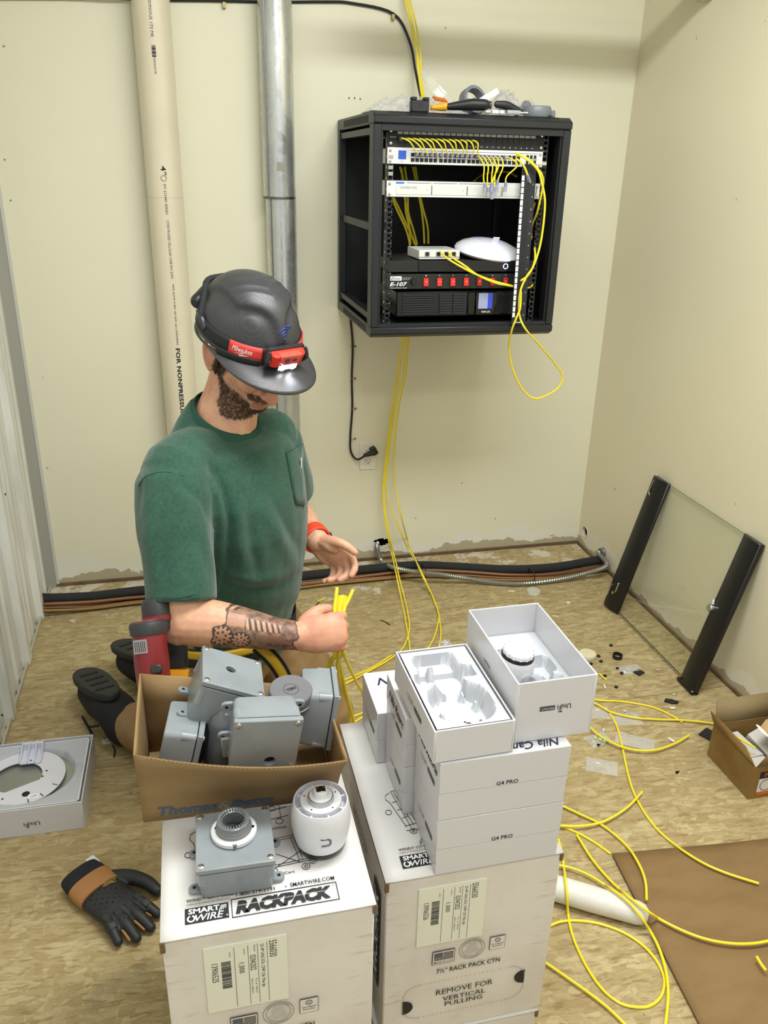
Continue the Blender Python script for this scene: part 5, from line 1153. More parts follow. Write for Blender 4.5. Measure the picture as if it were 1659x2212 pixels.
RHM = M(((hx.x, hy.x, hz.x, RWR.x), (hx.y, hy.y, hz.y, RWR.y), (hx.z, hy.z, hz.z, RWR.z), (0, 0, 0, 1)))
fg = []
for y_, r, k in ((.031, .0100, 1.0), (.0105, .0102, 1.06), (-.0105, .0100, 1.0), (-.0305, .0090, .9)):
    fg.append(([(.070, y_, .000), (.0905*k**.3, y_*1.02, .004), (.0975*k**.3, y_*1.02, .026), (.078, y_*1.0, .0435), (.058, y_*.98, .036)], r))
hand(RHM, fg, ([(.018, .026, .012), (.040, .044, .020), (.066, .049, .032), (.088, .040, .043)], [.0150, .0130, .0115, .0098]))
# left hand: open and relaxed
L0 = LWR.copy()
lx = (_R*.80-_U*.60+_F*.05).normalized(); lz = (-_F*.75-_U*.42-_R*.50); lz = (lz-lx*lz.dot(lx)).normalized(); ly_ = lz.cross(lx)
if ly_.dot(_U) < 0: ly_ = -ly_
LHM = M(((lx.x, ly_.x, lz.x, L0.x), (lx.y, ly_.y, lz.y, L0.y), (lx.z, ly_.z, lz.z, L0.z), (0, 0, 0, 1)))
fg = [([(.066, .029, 0), (.092, .030, .006), (.112, .026, .024), (.116, .018, .044)], .0095), ([(.068, .009, 0), (.094, .006, .010), (.108, -.002, .032), (.100, -.010, .052)], .0098),
      ([(.066, -.011, 0), (.088, -.016, .014), (.095, -.024, .036), (.082, -.030, .054)], .0094), ([(.060, -.029, .002), (.078, -.036, .016), (.084, -.044, .034), (.074, -.048, .050)], .0082)]
hand(LHM, fg, ([(.016, .022, .008), (.036, .045, .014), (.062, .060, .018), (.090, .062, .020)], [.0150, .0125, .0110, .0090]))
# head
b.T = HT
b.ball((-.012, 0, .040), (.100, .078, .088), 24, 16)
b.limb([(.0, 0, .02), (.03, 0, -.02), (.050, 0, -.045), (.062, 0, -.060)], [.078, .069, .054, .036], 20)
b.limb([(.0, .060, -.028), (.028, .053, -.058), (.058, .031, -.082), (.080, .0, -.088), (.058, -.031, -.082), (.028, -.053, -.058), (.0, -.060, -.028)], [.016, .019, .018, .020, .018, .019, .016], 12)
b.ball((.050, 0, -.060), (.042, .042, .034), 16, 12); b.ball((.064, .036, -.032), (.026, .024, .028), 14, 10); b.ball((.064, -.036, -.032), (.026, .024, .028), 14, 10)
b.limb([(.088, 0, .012), (.100, 0, -.012), (.112, 0, -.036), (.116, 0, -.044)], [.0095, .0100, .0125, .0125], 12)
for s in (-1, 1):
    b.ball((.102, s*.0125, -.045), (.011, .0085, .0085), 12, 8); b.limb([(.088, s*.010, .022), (.082, s*.035, .022), (.064, s*.055, .014)], [.011, .011, .010], 10)
    b.ball((.080, s*.030, .002), (.012, .015, .012), 12, 8)
b.limb([(.080, -.026, -.074), (.094, -.012, -.0705), (.0975, 0, -.0715), (.094, .012, -.0705), (.080, .026, -.074)], [.004, .0058, .0062, .0058, .004], 8)
b.limb([(.080, -.022, -.080), (.0925, -.010, -.0835), (.0945, 0, -.084), (.0925, .010, -.0835), (.080, .022, -.080)], [.004, .0066, .0072, .0066, .004], 8)
for s in (-1, 1):   # ears: rim, lobe, back
    y0 = s*.0785; k0 = len(b.v)
    rim = [(.012, y0, -.030), (.010, y0+s*.004, -.006), (.010, y0+s*.008, .014), (.0, y0+s*.015, .027), (-.014, y0+s*.019, .024), (-.021, y0+s*.018, .006), (-.019, y0+s*.014, -.012), (-.010, y0+s*.010, -.027), (.0, y0+s*.005, -.036)]
    b.limb(rim, [.0045, .0045, .0045, .0045, .005, .005, .005, .0055, .006], 8, sub=3)
    b.limb([(.002, y0+s*.002, .014), (-.006, y0+s*.004, .0), (.0, y0+s*.001, -.026)], [.007, .009, .007], 10, side=(0, 1, 0), flat=.7)
    b.limb([(-.010, y0+s*.008, .014), (-.012, y0+s*.009, -.004), (-.006, y0+s*.006, -.016)], [.0045, .004, .004], 8)
    Hi_ = HT.inverted()
    for q_ in range(k0, len(b.v)):
        e_ = Hi_ @ b.v[q_]; b.v[q_] = HT @ V((e_.x*1.15-.007, e_.y, e_.z*1.2-.012))
b.T = TP
me = unite(b, 'body', .0034, 2, .5)
# attributes
n = len(me.vertices); tat = [0.0]*(3*n); fac = [0.0]*(3*n); co = [0.0]*(3*n); me.vertices.foreach_get('co', co)
HI = HT.inverted(); ax = (RWR-REL); AL = ax.length; ax.normalize(); fr = (-viewd); fr = (fr-ax*fr.dot(ax)).normalized(); fu = ax.cross(fr)
if fu.z < 0: fu = -fu
BEARD = []
FKN = [RHM @ V((.088, y_, -.004)) for y_ in (.031, .0105, -.0105, -.0305)]
for i in range(n):
    w_ = V(co[3*i:3*i+3])+PO; d = w_-REL; u = d.dot(ax); q_ = d-ax*u
    if -.08 < u < AL+.05 and q_.length < .085:
        tat[3*i] = u+.02; tat[3*i+1] = math.atan2(q_.dot(fu), q_.dot(fr))*.042; tat[3*i+2] = 1.0 if abs(math.atan2(q_.dot(fu), q_.dot(fr))) < 2.4 else 0.
    else: tat[3*i] = 1. if u > AL/2 else -1.
    l = HI @ (w_-PO)
    if -.12 < l.z < .2 and l.length < .2 or (-.14 < l.z <= -.12 and l.length < .2):
        ay = abs(l.y)
        jaw = -.012-.30*max(0, l.x-.02)-.22*max(0, l.x-.045)   # upper edge of the beard on the cheek
        jawm = sm(0, .012, jaw-l.z-.018*sm(.01, .04, l.x)-.016)*sm(-.012, .006, l.x)*(1 if ay > .012 else 1)
        lowcut = sm(-.150, -.125, l.z); under = 1-sm(.0, .008, (-.040-.92*max(0, l.x))-l.z)*(1-sm(.055, .075, l.x))
        m_ = jawm*lowcut*under
        side = sm(.058, .064, ay)*sm(-.004, .006, l.x)*(1-sm(.020, .030, l.x))*(1 if -.05 < l.z < .03 else 0)
        mus = sm(.080, .088, l.x)*(1-sm(.003, .0065, abs(l.z+.0610)))*(1-sm(.026, .034, ay)) if True else 0
        if l.x > .07 and -.0655 > l.z > -.092 and ay < .027: m_ = 0
        if l.x > .075 and l.z > -.069 and ay < .035 and l.z < -.052: m_ = max(m_, .9*(1 if l.x < .108 else 0))
        if l.x > .06 and l.z > -.052: m_ = 0
        m_ = max(m_, side); m_ = m_ if (ay < .088 and (w_.z > 1.045 or (l.x > .035 and w_.z > 1.005 and l.z > -.122)) and l.z > -.104) else 0.; fac[3*i] = m_
        if m_ > .35: BEARD.append(i)
        if l.x > .083 and -.0885 < l.z < -.066 and ay < .024: fac[3*i+2] = .75
        fac[3*i+1] = .5*(1-sm(.01, .035, (l-V((.11, 0, -.04))).length))+.35*sm(.07, .078, ay)*(1 if l.x < .02 else 0)+.25*(1-sm(.01, .03, min((l-V((.07, s_*.045, -.03))).length for s_ in (-1, 1))))
    for k in FKN:
        dd = (w_-k).length
        if dd < .03: fac[3*i+1] = max(fac[3*i+1], .8*(1-sm(.004, .022, dd)))
    dl = (w_-FC).length
    if dl < .12: fac[3*i+1] = max(fac[3*i+1], .32)
a = me.attributes.new('tat', 'FLOAT_VECTOR', 'POINT'); a.data.foreach_set('vector', tat)
a = me.attributes.new('face', 'FLOAT_VECTOR', 'POINT'); a.data.foreach_set('vector', fac)
body = meshobj(me, 'body', SKIN.m, man)
# beard hairs
r_ = random.Random(12); mb = MB(); nrm = [v.normal.copy() for v in me.vertices]
HD = (HT.to_3x3() @ V((.15, 0, -1))).normalized()
vs = []; fs = []
for _ in range(15000):
    i = r_.choice(BEARD); p = V(co[3*i:3*i+3]); nn = nrm[i]
    if r_.random() > fac[3*i]: continue
    l = HI @ p; ln = .003+.0035*r_.random()+(.0015 if l.z < -.095 else 0)
    if l.x > .07 and l.z > -.072: ln *= .7
    d = (nn*.55+HD*.8+V((r_.uniform(-.3, .3), r_.uniform(-.3, .3), r_.uniform(-.3, .3)))).normalized(); sd = d.cross(nn).normalized()*.00032
    p = p+V((r_.uniform(-.0018, .0018), r_.uniform(-.0018, .0018), r_.uniform(-.0018, .0018)))-nn*.001
    k = len(vs); vs += [p-sd, p+sd, p+d*ln*.6+sd*.7+nn*.001, p+d*ln*.6-sd*.7+nn*.001, p+d*ln]; fs += [(k, k+1, k+2, k+3), (k+3, k+2, k+4)]
mb.add(vs, fs); tag(mb.build('beard', mat('beard_hair', '#3d2a1b', .6, var=.3, vs=200), man, smooth=0), kind='stuff')
for s in (-1, 1):
    MB(HT).ball((.0835, s*.031, .001), .0118, 14, 10).build('eye', mat('eye_white', '#d9d2c8', .2), man)

# --- green t-shirt
GRN = N('green_jersey'); go = GRN.obj()
gc = GRN.mix(GRN.step(GRN.noise(go, 130, 4, .7), .3, .75), lin('#244538'), lin('#315445')); gc = GRN.mix(GRN.math('MULTIPLY', GRN.step(GRN.noise(go, 6, 5, .6), .45, .8), .35), gc, lin('#416a5a'))
gc = GRN.mix(GRN.math('MULTIPLY', GRN.step(GRN.noise(go, 210, 1), .83, .85), .8), gc, lin('#cfd6cc'))
GRN.p(col=gc, rough=.85, spec=.2, sheen=.25); GRN.bump(GRN.math('ADD', GRN.noise(go, 600, 2), GRN.math('MULTIPLY', GRN.noise(go, 14, 4, .6), 3.)), .35, .0012)
b = MB(TP)
# torso tube; 'bulge' of the belly over the belt
st = [((.628, -1.205, .395), .168, .150), ((.634, -1.209, .44), .176, .158), ((.642, -1.216, .51), .176, .165), ((.650, -1.228, .58), .176, .175), ((.660, -1.248, .68), .180, .174), ((.668, -1.268, .78), .188, .163), ((.668, -1.278, .86), .192, .145),
      ((.667, -1.280, .915), .186, .122), ((.666, -1.272, .965), .158, .106)]
cvt = (fw*.86-up*.50).normalized()
b.loft([ringz(*s) for s in st]+[(V((.664, -1.262, 1.000)), lf, (fw*.93-up*.3).normalized(), .112, .090), (V((.665, -1.258, 1.022)), lf, cvt, .080, .078)], 36, pw=2.2)
b.limb([NB+V((-.01, -.01, -.062)), RSH.lerp(NB, .38)+V((0, 0, -.010)), RSH+V((.008, .006, -.004))], [.046, .060, .071], 16)
b.limb([NB+V((.01, .01, -.062)), LSH.lerp(NB, .45)+V((0, 0, -.022)), LSH+V((-.008, -.006, -.004))], [.050, .058, .070], 16)
# sleeves, flared
SE = RSH.lerp(REL, .86); b.loft([(RSH.lerp(REL, t_)+V((-.004, 0, 0)), (REL-RSH).cross(fw).normalized(), (REL-RSH).cross((REL-RSH).cross(fw)).normalized(), r1, r2) for t_, r1, r2 in ((-.04, .052, .052), (.06, .071, .071), (.22, .0765, .0765), (.42, .0775, .0765), (.62, .0735, .072), (.80, .0715, .070), (.865, .0705, .069))], 28)
b.loft([(LSH.lerp(LEL, t_), (LEL-LSH).cross(fw).normalized(), (LEL-LSH).cross((LEL-LSH).cross(fw)).normalized(), r1, r1) for t_, r1 in ((-.04, .05), (.08, .068), (.35, .070), (.7, .070), (.8, .069))], 24)
ms_ = unite(b, 'tshirt', .0055, 3, .5)
import bmesh
bm = bmesh.new(); bm.from_mesh(ms_)
def dent(p):  # drape folds, in world metres
    d = 0
    for (ax0, ax1, wd, am) in SF:
        a = V(ax0); c_ = V(ax1); ab = c_-a; t_ = max(0, min(1, (p-a).dot(ab)/ab.length_squared)); q_ = (p-(a+ab*t_)).length; d += am*math.exp(-(q_/wd)**2)*math.sin(PI*min(1, .15+t_*.85))
    return d
fo = V((0, -1, 0))
SF = [((.60, -1.37, .885), (.645, -1.40, .74), .012, -.010), ((.625, -1.37, .90), (.70, -1.42, .80), .013, .006), ((.60, -1.38, .84), (.66, -1.395, .66), .014, .007), ((.645, -1.39, .75), (.68, -1.36, .60), .016, .006),
      ((.70, -1.39, .70), (.77, -1.30, .58), .018, .007), ((.66, -1.38, .66), (.80, -1.30, .62), .014, -.006), ((.53, -1.47, .93), (.565, -1.46, .82), .012, .005), ((.50, -1.46, .88), (.515, -1.54, .76), .014, -.004),
      ((.57, -1.46, .88), (.60, -1.50, .75), .012, .005), ((.55, -1.34, .58), (.70, -1.37, .545), .014, .008), ((.56, -1.36, .53), (.72, -1.34, .50), .012, -.008), ((.52, -1.30, .48), (.66, -1.36, .42), .016, .007),
      ((.46, -1.36, .92), (.455, -1.40, .80), .012, .006), ((.70, -1.385, .905), (.78, -1.33, .87), .02, .004)]
_w2l = cam.matrix_world.inverted()
def topx(p):
    q = _w2l @ p; return V((829.5+CF*q.x/-q.z, 1106-CF*q.y/-q.z, 0))
FOLDS = [([(455, 1000), (482, 1060), (497, 1130), (492, 1220), (474, 1292)], 9, -.011), ([(400, 1010), (450, 1038), (476, 1090), (482, 1150)], 13, .007), ([(385, 1045), (435, 1075), (460, 1130), (466, 1190)], 10, -.006),
 ([(520, 1085), (516, 1160), (526, 1240)], 12, .007), ([(540, 1120), (545, 1190), (560, 1245)], 11, -.006), ([(486, 1262), (540, 1276), (600, 1268), (645, 1240)], 9, -.008), ([(500, 1245), (555, 1255), (610, 1240)], 10, .006),
 ([(560, 1085), (605, 1165), (640, 1230)], 16, .006), ([(590, 1080), (625, 1150), (655, 1200)], 12, -.005), ([(500, 965), (545, 1010), (560, 1080)], 16, -.004), ([(300, 1010), (303, 1060), (300, 1110)], 7, -.006), ([(330, 1080), (318, 1160), (328, 1240)], 14, .005),
 ([(372, 1150), (352, 1210), (356, 1270)], 13, -.005), ([(420, 1190), (432, 1240), (426, 1285)], 12, .005), ([(440, 945), (470, 975), (520, 985)], 12, -.004), ([(500, 1305), (570, 1330), (640, 1300)], 12, -.005), ([(610, 930), (618, 960), (614, 985)], 8, -.004)]
FOLDS = [([V((a, b_, 0)) for a, b_ in pl_], w_, am) for pl_, w_, am in FOLDS]
def fold(p, nr):
    if nr.dot(CPOS-p) < 0: return 0
    q = topx(p); d = 0
    for pl_, w_, am in FOLDS:
        best = 1e9; tt = 0; n_ = len(pl_)-1
        for k in range(n_):
            ab = pl_[k+1]-pl_[k]; t_ = max(0, min(1, (q-pl_[k]).dot(ab)/ab.length_squared)); e = (q-pl_[k]-ab*t_).length
            if e < best: best = e; tt = (k+t_)/n_
        if best < 3*w_: d += am*math.exp(-(best/w_)**2)*math.sin(PI*min(.9, .12+tt*.8))
    return d
bm.normal_update()
for v in bm.verts:
    p = v.co+PO
    d = fold(p, v.normal)*.9+.005*mnoise.noise(p*9)+.0022*mnoise.noise(V((p.x*26, p.y*26, p.z*9)))
    v.co += v.normal*d
# open the collar, the sleeve ends and the hem by removing the caps hidden inside
bm.to_mesh(ms_); bm.free()
shirt = meshobj(ms_, 'tshirt', GRN.m, man)
GRD = mat('green_rib', '#1f4638', .9, bump=.3, bs=500)
# ribbed collar
NC = V((.665, -1.257, 1.018)); cu_ = lf; cv_ = (fw*.86-up*.50).normalized()
def col_(a, r=1., dz=0): return NC+cu_*(.0755*r*math.cos(a))+cv_*(.0745*r*math.sin(a)+.008)+up*(dz+.006)
vs = MB(TP); na = 48
vs.add([col_(2*PI*i/na, r, dz) for r, dz in ((.97, .010), (1.02, .006), (1.10, -.006), (1.19, -.020)) for i in range(na)], [(j*na+i, j*na+(i+1) % na, (j+1)*na+(i+1) % na, (j+1)*na+i) for j in range(3) for i in range(na)])
vs.build('collar', GRD, man, solid=.003)
# sleeve hem band, seam lines, pocket
def oncloth(o_, px, py, off=.002):
    """point of the cloth surface nearest to a chest position seen from the front"""
    d = ray(px, py).normalized(); inv = o_.matrix_world.inverted()
    hit, loc, nr, _ = o_.ray_cast(CPOS-PO, d)
    return (loc+nr*off, nr) if hit else (None, None)
bpy.context.view_layer.update()
def clothtube(pp, r, name, m, off=.001):
    pts = [oncloth(shirt, *p, off)[0] for p in pp]; pts = [p for p in pts if p is not None]
    if len(pts) > 2: return MB().tube(spline(pts, 3), r, 6).build(name, m, man)
SEAM_ = mat('green_seam', '#234a3d', .9)
clothtube([(300, 1050), (312, 1032), (335, 1022), (365, 1020), (395, 1028)], .0011, 'sleeve_seam', SEAM_, .0004)
clothtube([(340, 1290), (380, 1292), (420, 1284), (462, 1270)], .0009, 'hem_stitch', SEAM_, .0004)
# chest pocket as a raised patch
cols = []
mb = MB(); PXs = [(617, 978), (660, 952)], [(636, 1080), (664, 1088)]
G = 7; ok = True; gp = []
for j in range(G):
    for i in range(G):
        u, v = i/(G-1), j/(G-1)
        x = (617*(1-u)+652*u)*(1-v)+(637*(1-u)+656*u)*v; y = (980*(1-u)+960*u)*(1-v)+(1088*(1-u)+1092*u)*v
        p, nr = oncloth(shirt, x, y, .0022); gp.append(p)
if all(p is not None for p in gp):
    mb.add(gp, [(j*G+i, j*G+i+1, (j+1)*G+i+1, (j+1)*G+i) for j in range(G-1) for i in range(G-1)]); mb.build('chest_pocket', GRN.m, man, solid=.003)
    MB().tube(spline([gp[k] for k in (0, 2, 4, 6)], 3), .0018, 6).build('pocket_edge', SEAM_, man); MB().tube(spline([gp[k*G] for k in range(G)], 3), .0012, 6).build('pocket_edge', SEAM_, man)
p0, nr = oncloth(shirt, 646, 1002, .005)
if p0 is not None:
    Tt = frame(p0, nr.cross(V((0, 0, 1))) * -1, (0, 0, 1)); MB().bx(-.008, .008, -.012, .012, 0, .0012, Tt).build('pocket_tag', mat('white_tag', '#dcdcda', .6), man)

# --- trousers
TAN = N('tan_canvas'); to = TAN.obj(); TAN.p(col=TAN.mix(TAN.step(TAN.noise(to, 8, 5, .6), .35, .7), lin('#9c7f5a'), lin('#8d7150')), rough=.85, spec=.2); TAN.bump(TAN.math('ADD', TAN.noise(to, 16, 4, .6), TAN.math('MULTIPLY', TAN.noise(to, 500, 2), .3)), .5, .004)
b = MB(TP)
b.loft([ringz((.632, -1.210, .34), .14, .12), ringz((.633, -1.210, .42), .165, .14), ringz((.635, -1.215, .50), .158, .135)], 28)
for H, K, A, w_ in ((RH, RK, RA, 1.), (LH, LK, LA, 1.)):
    b.limb([H, H.lerp(K, .4)+V((.01, -.01, 0)), H.lerp(K, .8)+V((.01, -.01, 0)), K+V((.0, .0, .010))], [.106, .108, .094, .080], 20)
    b.limb([K+V((0, 0, .008)), K.lerp(A, .35)+V((0, 0, .012)), K.lerp(A, .75)+V((0, 0, .008)), A+(A-K).normalized()*.01], [.074, .078, .068, .060], 18)
mt = unite(b, 'trousers', .007, 5)
for v in mt.vertices:
    p = v.co+PO; v.co += v.normal*(.006*mnoise.noise(V((p.x*14, p.y*14, p.z*22)))+.003*mnoise.noise(p*34))
meshobj(mt, 'trousers', TAN.m, man)
# --- shoes
SH = mat('black_shoe_mesh', '#141417', .8, bump=.4, bs=250); SOLE = mat('black_rubber_sole', '#1d1e20', .6, bump=.25, bs=120)
for (A, dv, nm) in ((RA, V((-.30, .92, 0)), 'near'), (LA, V((-.42, .86, 0)), 'far')):
    dv = dv.normalized(); sd = V((dv.y, -dv.x, 0))
    b = MB(TP)
    # heel up, toes on the floor behind: the foot lies with its sole facing up and back
    hl = A+dv*.02+V((-.016, 0, .034)); toe = A+dv*.195+V((-.035, 0, -.010))
    b.limb([A+V((.01, -.02, .0)), hl], [.060, .056], 16); b.limb([hl, hl.lerp(toe, .5)+V((0, 0, -.004)), toe], [.052, .054, .048], 18, side=sd, flat=1.05)
    ms2 = unite(b, 'shoe', .006, 5); sh = meshobj(ms2, 'shoe', SH, man)
    ny = (toe-hl).normalized(); nz = sd.cross(ny); nz = nz if nz.z > 0 else -nz
    o_ = hl.lerp(toe, .5)+nz*.052+V((-.012, 0, 0))
    pl = []
    for k in range(40):
        a = 2*PI*k/40; y_ = math.sin(a)*.145; wd_ = .052+.006*math.sin(a)-.006*math.cos(2*a); pl.append((math.cos(a)*wd_, y_))
    Ts = M(((sd.x, ny.x, nz.x, o_.x), (sd.y, ny.y, nz.y, o_.y), (sd.z, ny.z, nz.z, o_.z), (0, 0, 0, 1)))
    MB(TP).prism(pl, -.012, .010, Ts).build('sole', SOLE, sh, bev=.006, seg=3)
    for k in range(4):
        MB(TP).box((0, -.08+k*.05, .0105), (.05, .012, .003), Ts).build('tread_bar', mat('tread_black', '#0d0d0e', .7), sh)
# --- belt and pouch strap
YB = mat('yellow_webbing', '#c9a21e', .6, bump=.4, bs=200); BB = mat('black_webbing', '#15161a', .7, bump=.3, bs=200)
def beltband(z0, z1, a0, a1, off, name, m, tilt=0, n_=40, th=.004):
    c_ = lambda z: V((.640, -1.216, 0))
    def f(u, v):
        a = a0+(a1-a0)*u; z = z0+(z1-z0)*v+tilt*math.sin(a)
        return TP @ (V((.637, -1.216, z))+lf*((.182+off)*math.cos(a))+fw*((.170+off)*math.sin(a)))
    return MB().grid(f, n_, 4).build(name, m, man, solid=th)
beltband(.455, .503, PI*.55, PI*2.45, .004, 'tool_belt', BB)
beltband(.482, .501, PI*.62, PI*1.56, .0085, 'belt_stripe', YB)
# diagonal strap at the right
def strap(pp, w_, name, m, off, par=man):
    pts = [onY_d(p) for p in pp]
def atd(px, py, d): return CPOS+ray(px, py)*d
for (off_, m, wd_) in ((0, BB, .018), (.004, YB, .010)):
    ps = [atd(558, 1395, 1.685-off_), atd(585, 1420, 1.69-off_), atd(606, 1448, 1.70-off_), atd(622, 1480, 1.71-off_)]
    sd_ = (_R*.8+_U*.6)
    MB(TP).grid(lambda u, v: spline(ps, 8)[int(v*24+.5)]+sd_*((u-.5)*2*wd_*.9), 3, 25).build('belt_strap', m, man, solid=.003)
# tool holder on the belt (black, yellow tip)
th_ = atd(382, 1398, 1.625); Th = frame(th_, _R*1+_U*.05, _U-_R*.08)
hd = MB(TP @ Th); hd.bx(-.030, .020, -.042, .036, -.010, .006); o = hd.build('tool_clip', mat('clip_black', '#1c1d20', .5), man, bev=.004)
for y_ in (.012, -.010): MB(TP @ Th).cyl((-.008, y_, .0055), (-.008, y_, .007), .006, n=16).build('clip_hole', PORT, o)
MB(TP @ Th).prism([(-.026, -.042), (.022, -.046), (.019, -.062), (-.014, -.060)], -.006, .006).build('yellow_tab', mat('yellow_orange_plastic', '#d8931d', .45), o)
MB(TP @ Th).bx(-.052, -.030, -.014, .018, -.012, .0).build('yellow_tab', YB, o)
# watch
wd = (LWR-LEL).normalized(); wc = LEL.lerp(LWR, .93); wq = wd.to_track_quat('Z', 'Y').to_matrix().to_4x4(); Tw = M.Translation(wc-PO) @ wq
ORG = mat('orange_red_band', '#d9482a', .45)
w1 = MB().lathe([(.0335, -.016), (.0360, -.014), (.0360, .014), (.0335, .016), (.030, .014), (.030, -.014), (.0335, -.016)], 36, Tw, cap=False).build('watch_band', ORG, man)
for k in range(12):
    a = 2*PI*k/30+3.4; MB().box((.0347*math.cos(a), .0347*math.sin(a), 0), (.0012, .002, .012), Tw @ M.Translation((0, 0, 0)) if False else Tw).build('band_groove', mat('dark_orange', '#8f2a16', .5), w1)
ca = (Tw.inverted().to_3x3() @ (_R*.9-_U*.35+_F*.2)); an_ = math.atan2(ca.y, ca.x)
MB().lathe([(.019, .028), (.021, .031), (.021, .038), (.018, .041)], 24, Tw @ M.Rotation(an_, 4, 'Z') @ M.Rotation(PI/2, 4, 'Y')).build('watch_case', mat('dark_watch_case', '#2c2f36', .25, .5), w1)

# --- hard hat with headlamp
HAT = N('carbon_black_shell'); ho = HAT.obj()
wv = HAT.n('TexChecker', i={'Vector': ho, 'Scale': 420.}); HAT.p(col=HAT.mix(wv.outputs['Fac'], lin('#2b2b2e'), lin('#39393c')), rough=HAT.math('ADD', .36, HAT.math('MULTIPLY', wv.outputs['Fac'], .12)), spec=.5)
HAT.bump(HAT.noise(ho, 120, 2, scale3=(1, 1, 3)), .12, .0006)
hat = bpy.data.objects.new('hard_hat', None); C.objects.link(hat); hat.parent = man; hat.matrix_local = HTH @ rotT((.004, 0, .044), 0, math.radians(-3), 0)
RXh, RYh, RZh = .122, .101, .124
def hatpt(th_, ph):
    """th: around (0 = front), ph: 0 rim .. pi/2 top"""
    c_, s_ = math.cos(ph), math.sin(ph); e = .86
    x = RXh*c_**e*math.cos(th_); y = RYh*c_**e*math.sin(th_); z = RZh*s_
    # raised centre crest that narrows to a point towards the front
    fx = x/RXh; wcr = .058*(1-sm(.25, .88, fx)*.95)+.004; cr = (1-sm(wcr-.001, wcr+.007, abs(y)))*sm(.18, .5, s_)
    side = sm(.10, .0, abs(abs(y)-wcr-.018)/.2)*0
    g_ = 1+.052*cr-.022*sm(.010, .0, abs(abs(y)-wcr-.010))*sm(.3, .6, s_)*0
    g_ -= .03*math.exp(-((abs(y)-wcr-.014)/.010)**2)*sm(.25, .5, s_)*(fx > -.6)
    # chevrons on the crest
    for cx_ in (.50, .32, .12): 
        q_ = fx-cx_+abs(y)*5.0; g_ += .010*cr*math.exp(-(q_/.035)**2)
    return V((x*g_, y*g_, z*g_))
MB().grid(lambda u, v: hatpt(2*PI*u, (PI/2-.0005)*v), 128, 56, closed=True).build('shell', HAT.m, hat, solid=.003, smooth=60)
def brim(u, v):
    a = 2*PI*u; f_ = max(0, math.cos(a)); f_ = f_**2.0; L = .003+.070*f_; p = hatpt(a, 0); d = V((math.cos(a)*(1 if f_ > 0 else .9), math.sin(a)*.75, 0)).normalized()
    drop = -.016*v*v*f_-.006*v*f_-.004*v+.010*f_*math.cos(a)*(1-v)*0
    return V((p.x, p.y, -.004))+d*(L*v)+V((0, 0, drop-.010*abs(math.sin(a))**2*f_*v*2))
MB().grid(brim, 128, 12, closed=True).build('brim', HAT.m, hat, solid=.0035, smooth=60)
STRAP = mat('elastic_black', '#141518', .75, bump=.3, bs=300)
def band(z0, z1, a0, a1, off, name, m, tilt=0., n_=48, par=hat, th=.002):
    def f(u, v):
        a = a0+(a1-a0)*u; z = z0+(z1-z0)*v+tilt*math.cos(a); ph = math.asin(max(0, min(.99, z/RZh))); p = hatpt(a, max(0, ph)); q_ = V((p.x, p.y, 0)); q_ = q_.normalized()*(q_.length+off); return V((q_.x, q_.y, z))
    return MB().grid(f, n_, 4).build(name, m, par, solid=th)
hl_ = bpy.data.objects.new('headlamp', None); C.objects.link(hl_); hl_.parent = hat
band(.010, .038, -PI, PI, .0035, 'strap', STRAP, tilt=-.004, n_=96, par=hl_) 
REDW = mat('red_strap_panel', '#c8332c', .5)
for s in (-1, 1):
    sp_ = band(.0095, .0375, s*.42, s*1.02, .0065, 'red_panel', REDW, tilt=-.004, n_=20, par=hl_)
def onband(a_c, z_c, off=.0082):
    def f(x, y):
        a = a_c+x/.125; z = z_c+y-.004*math.cos(a); p = hatpt(a, math.asin(max(0, min(.99, z/RZh)))); q_ = V((p.x, p.y, 0)); q_ = q_.normalized()*(q_.length+off); return V((q_.x, q_.y, z))
    return f
text('Milwaukee', .044, .0105, None, WHITEINK, hl_, fn=onband(-.78, .026), bold=.0, shear=.25)
f_ = onband(-.80, .0165); MB().add([f_(-.015, -.001), f_(.008, .002), (f_(.004, .0035)), f_(.020, .001), f_(-.004, -.002), f_(-.001, -.0035)], [(0, 1, 2), (3, 4, 5)]).build('bolt_mark', WHITEINK, hl_, smooth=0)
# lower padded side and clips
for s in (-1, 1):
    band(-.002, .0095, s*.45, s*1.25, .006, 'side_clip', STRAP, n_=16, par=hl_, th=.004)
    MB().limb([hatpt(s*1.62, .20)*1.05, hatpt(s*1.75, .28)*1.07, hatpt(s*2.0, .30)*1.06], [.006, .009, .005], 10).build('strap_buckle', mat('buckle_black', '#202126', .35), hl_)
    MB().tube(spline([hatpt(s*1.85, .30)*1.05, hatpt(s*2.2, .55)*1.06, hatpt(s*2.6, .62)*1.07, hatpt(PI*s, .60)*1.07], 4), .007, 8).build('rear_strap', STRAP, hl_)
MB().limb([hatpt(2.5, .25)*1.08, hatpt(PI, .28)*1.12, hatpt(-2.5, .25)*1.08], [.016, .024, .016], 14).build('battery_pack', mat('battery_black', '#1a1b1f', .4), hl_)
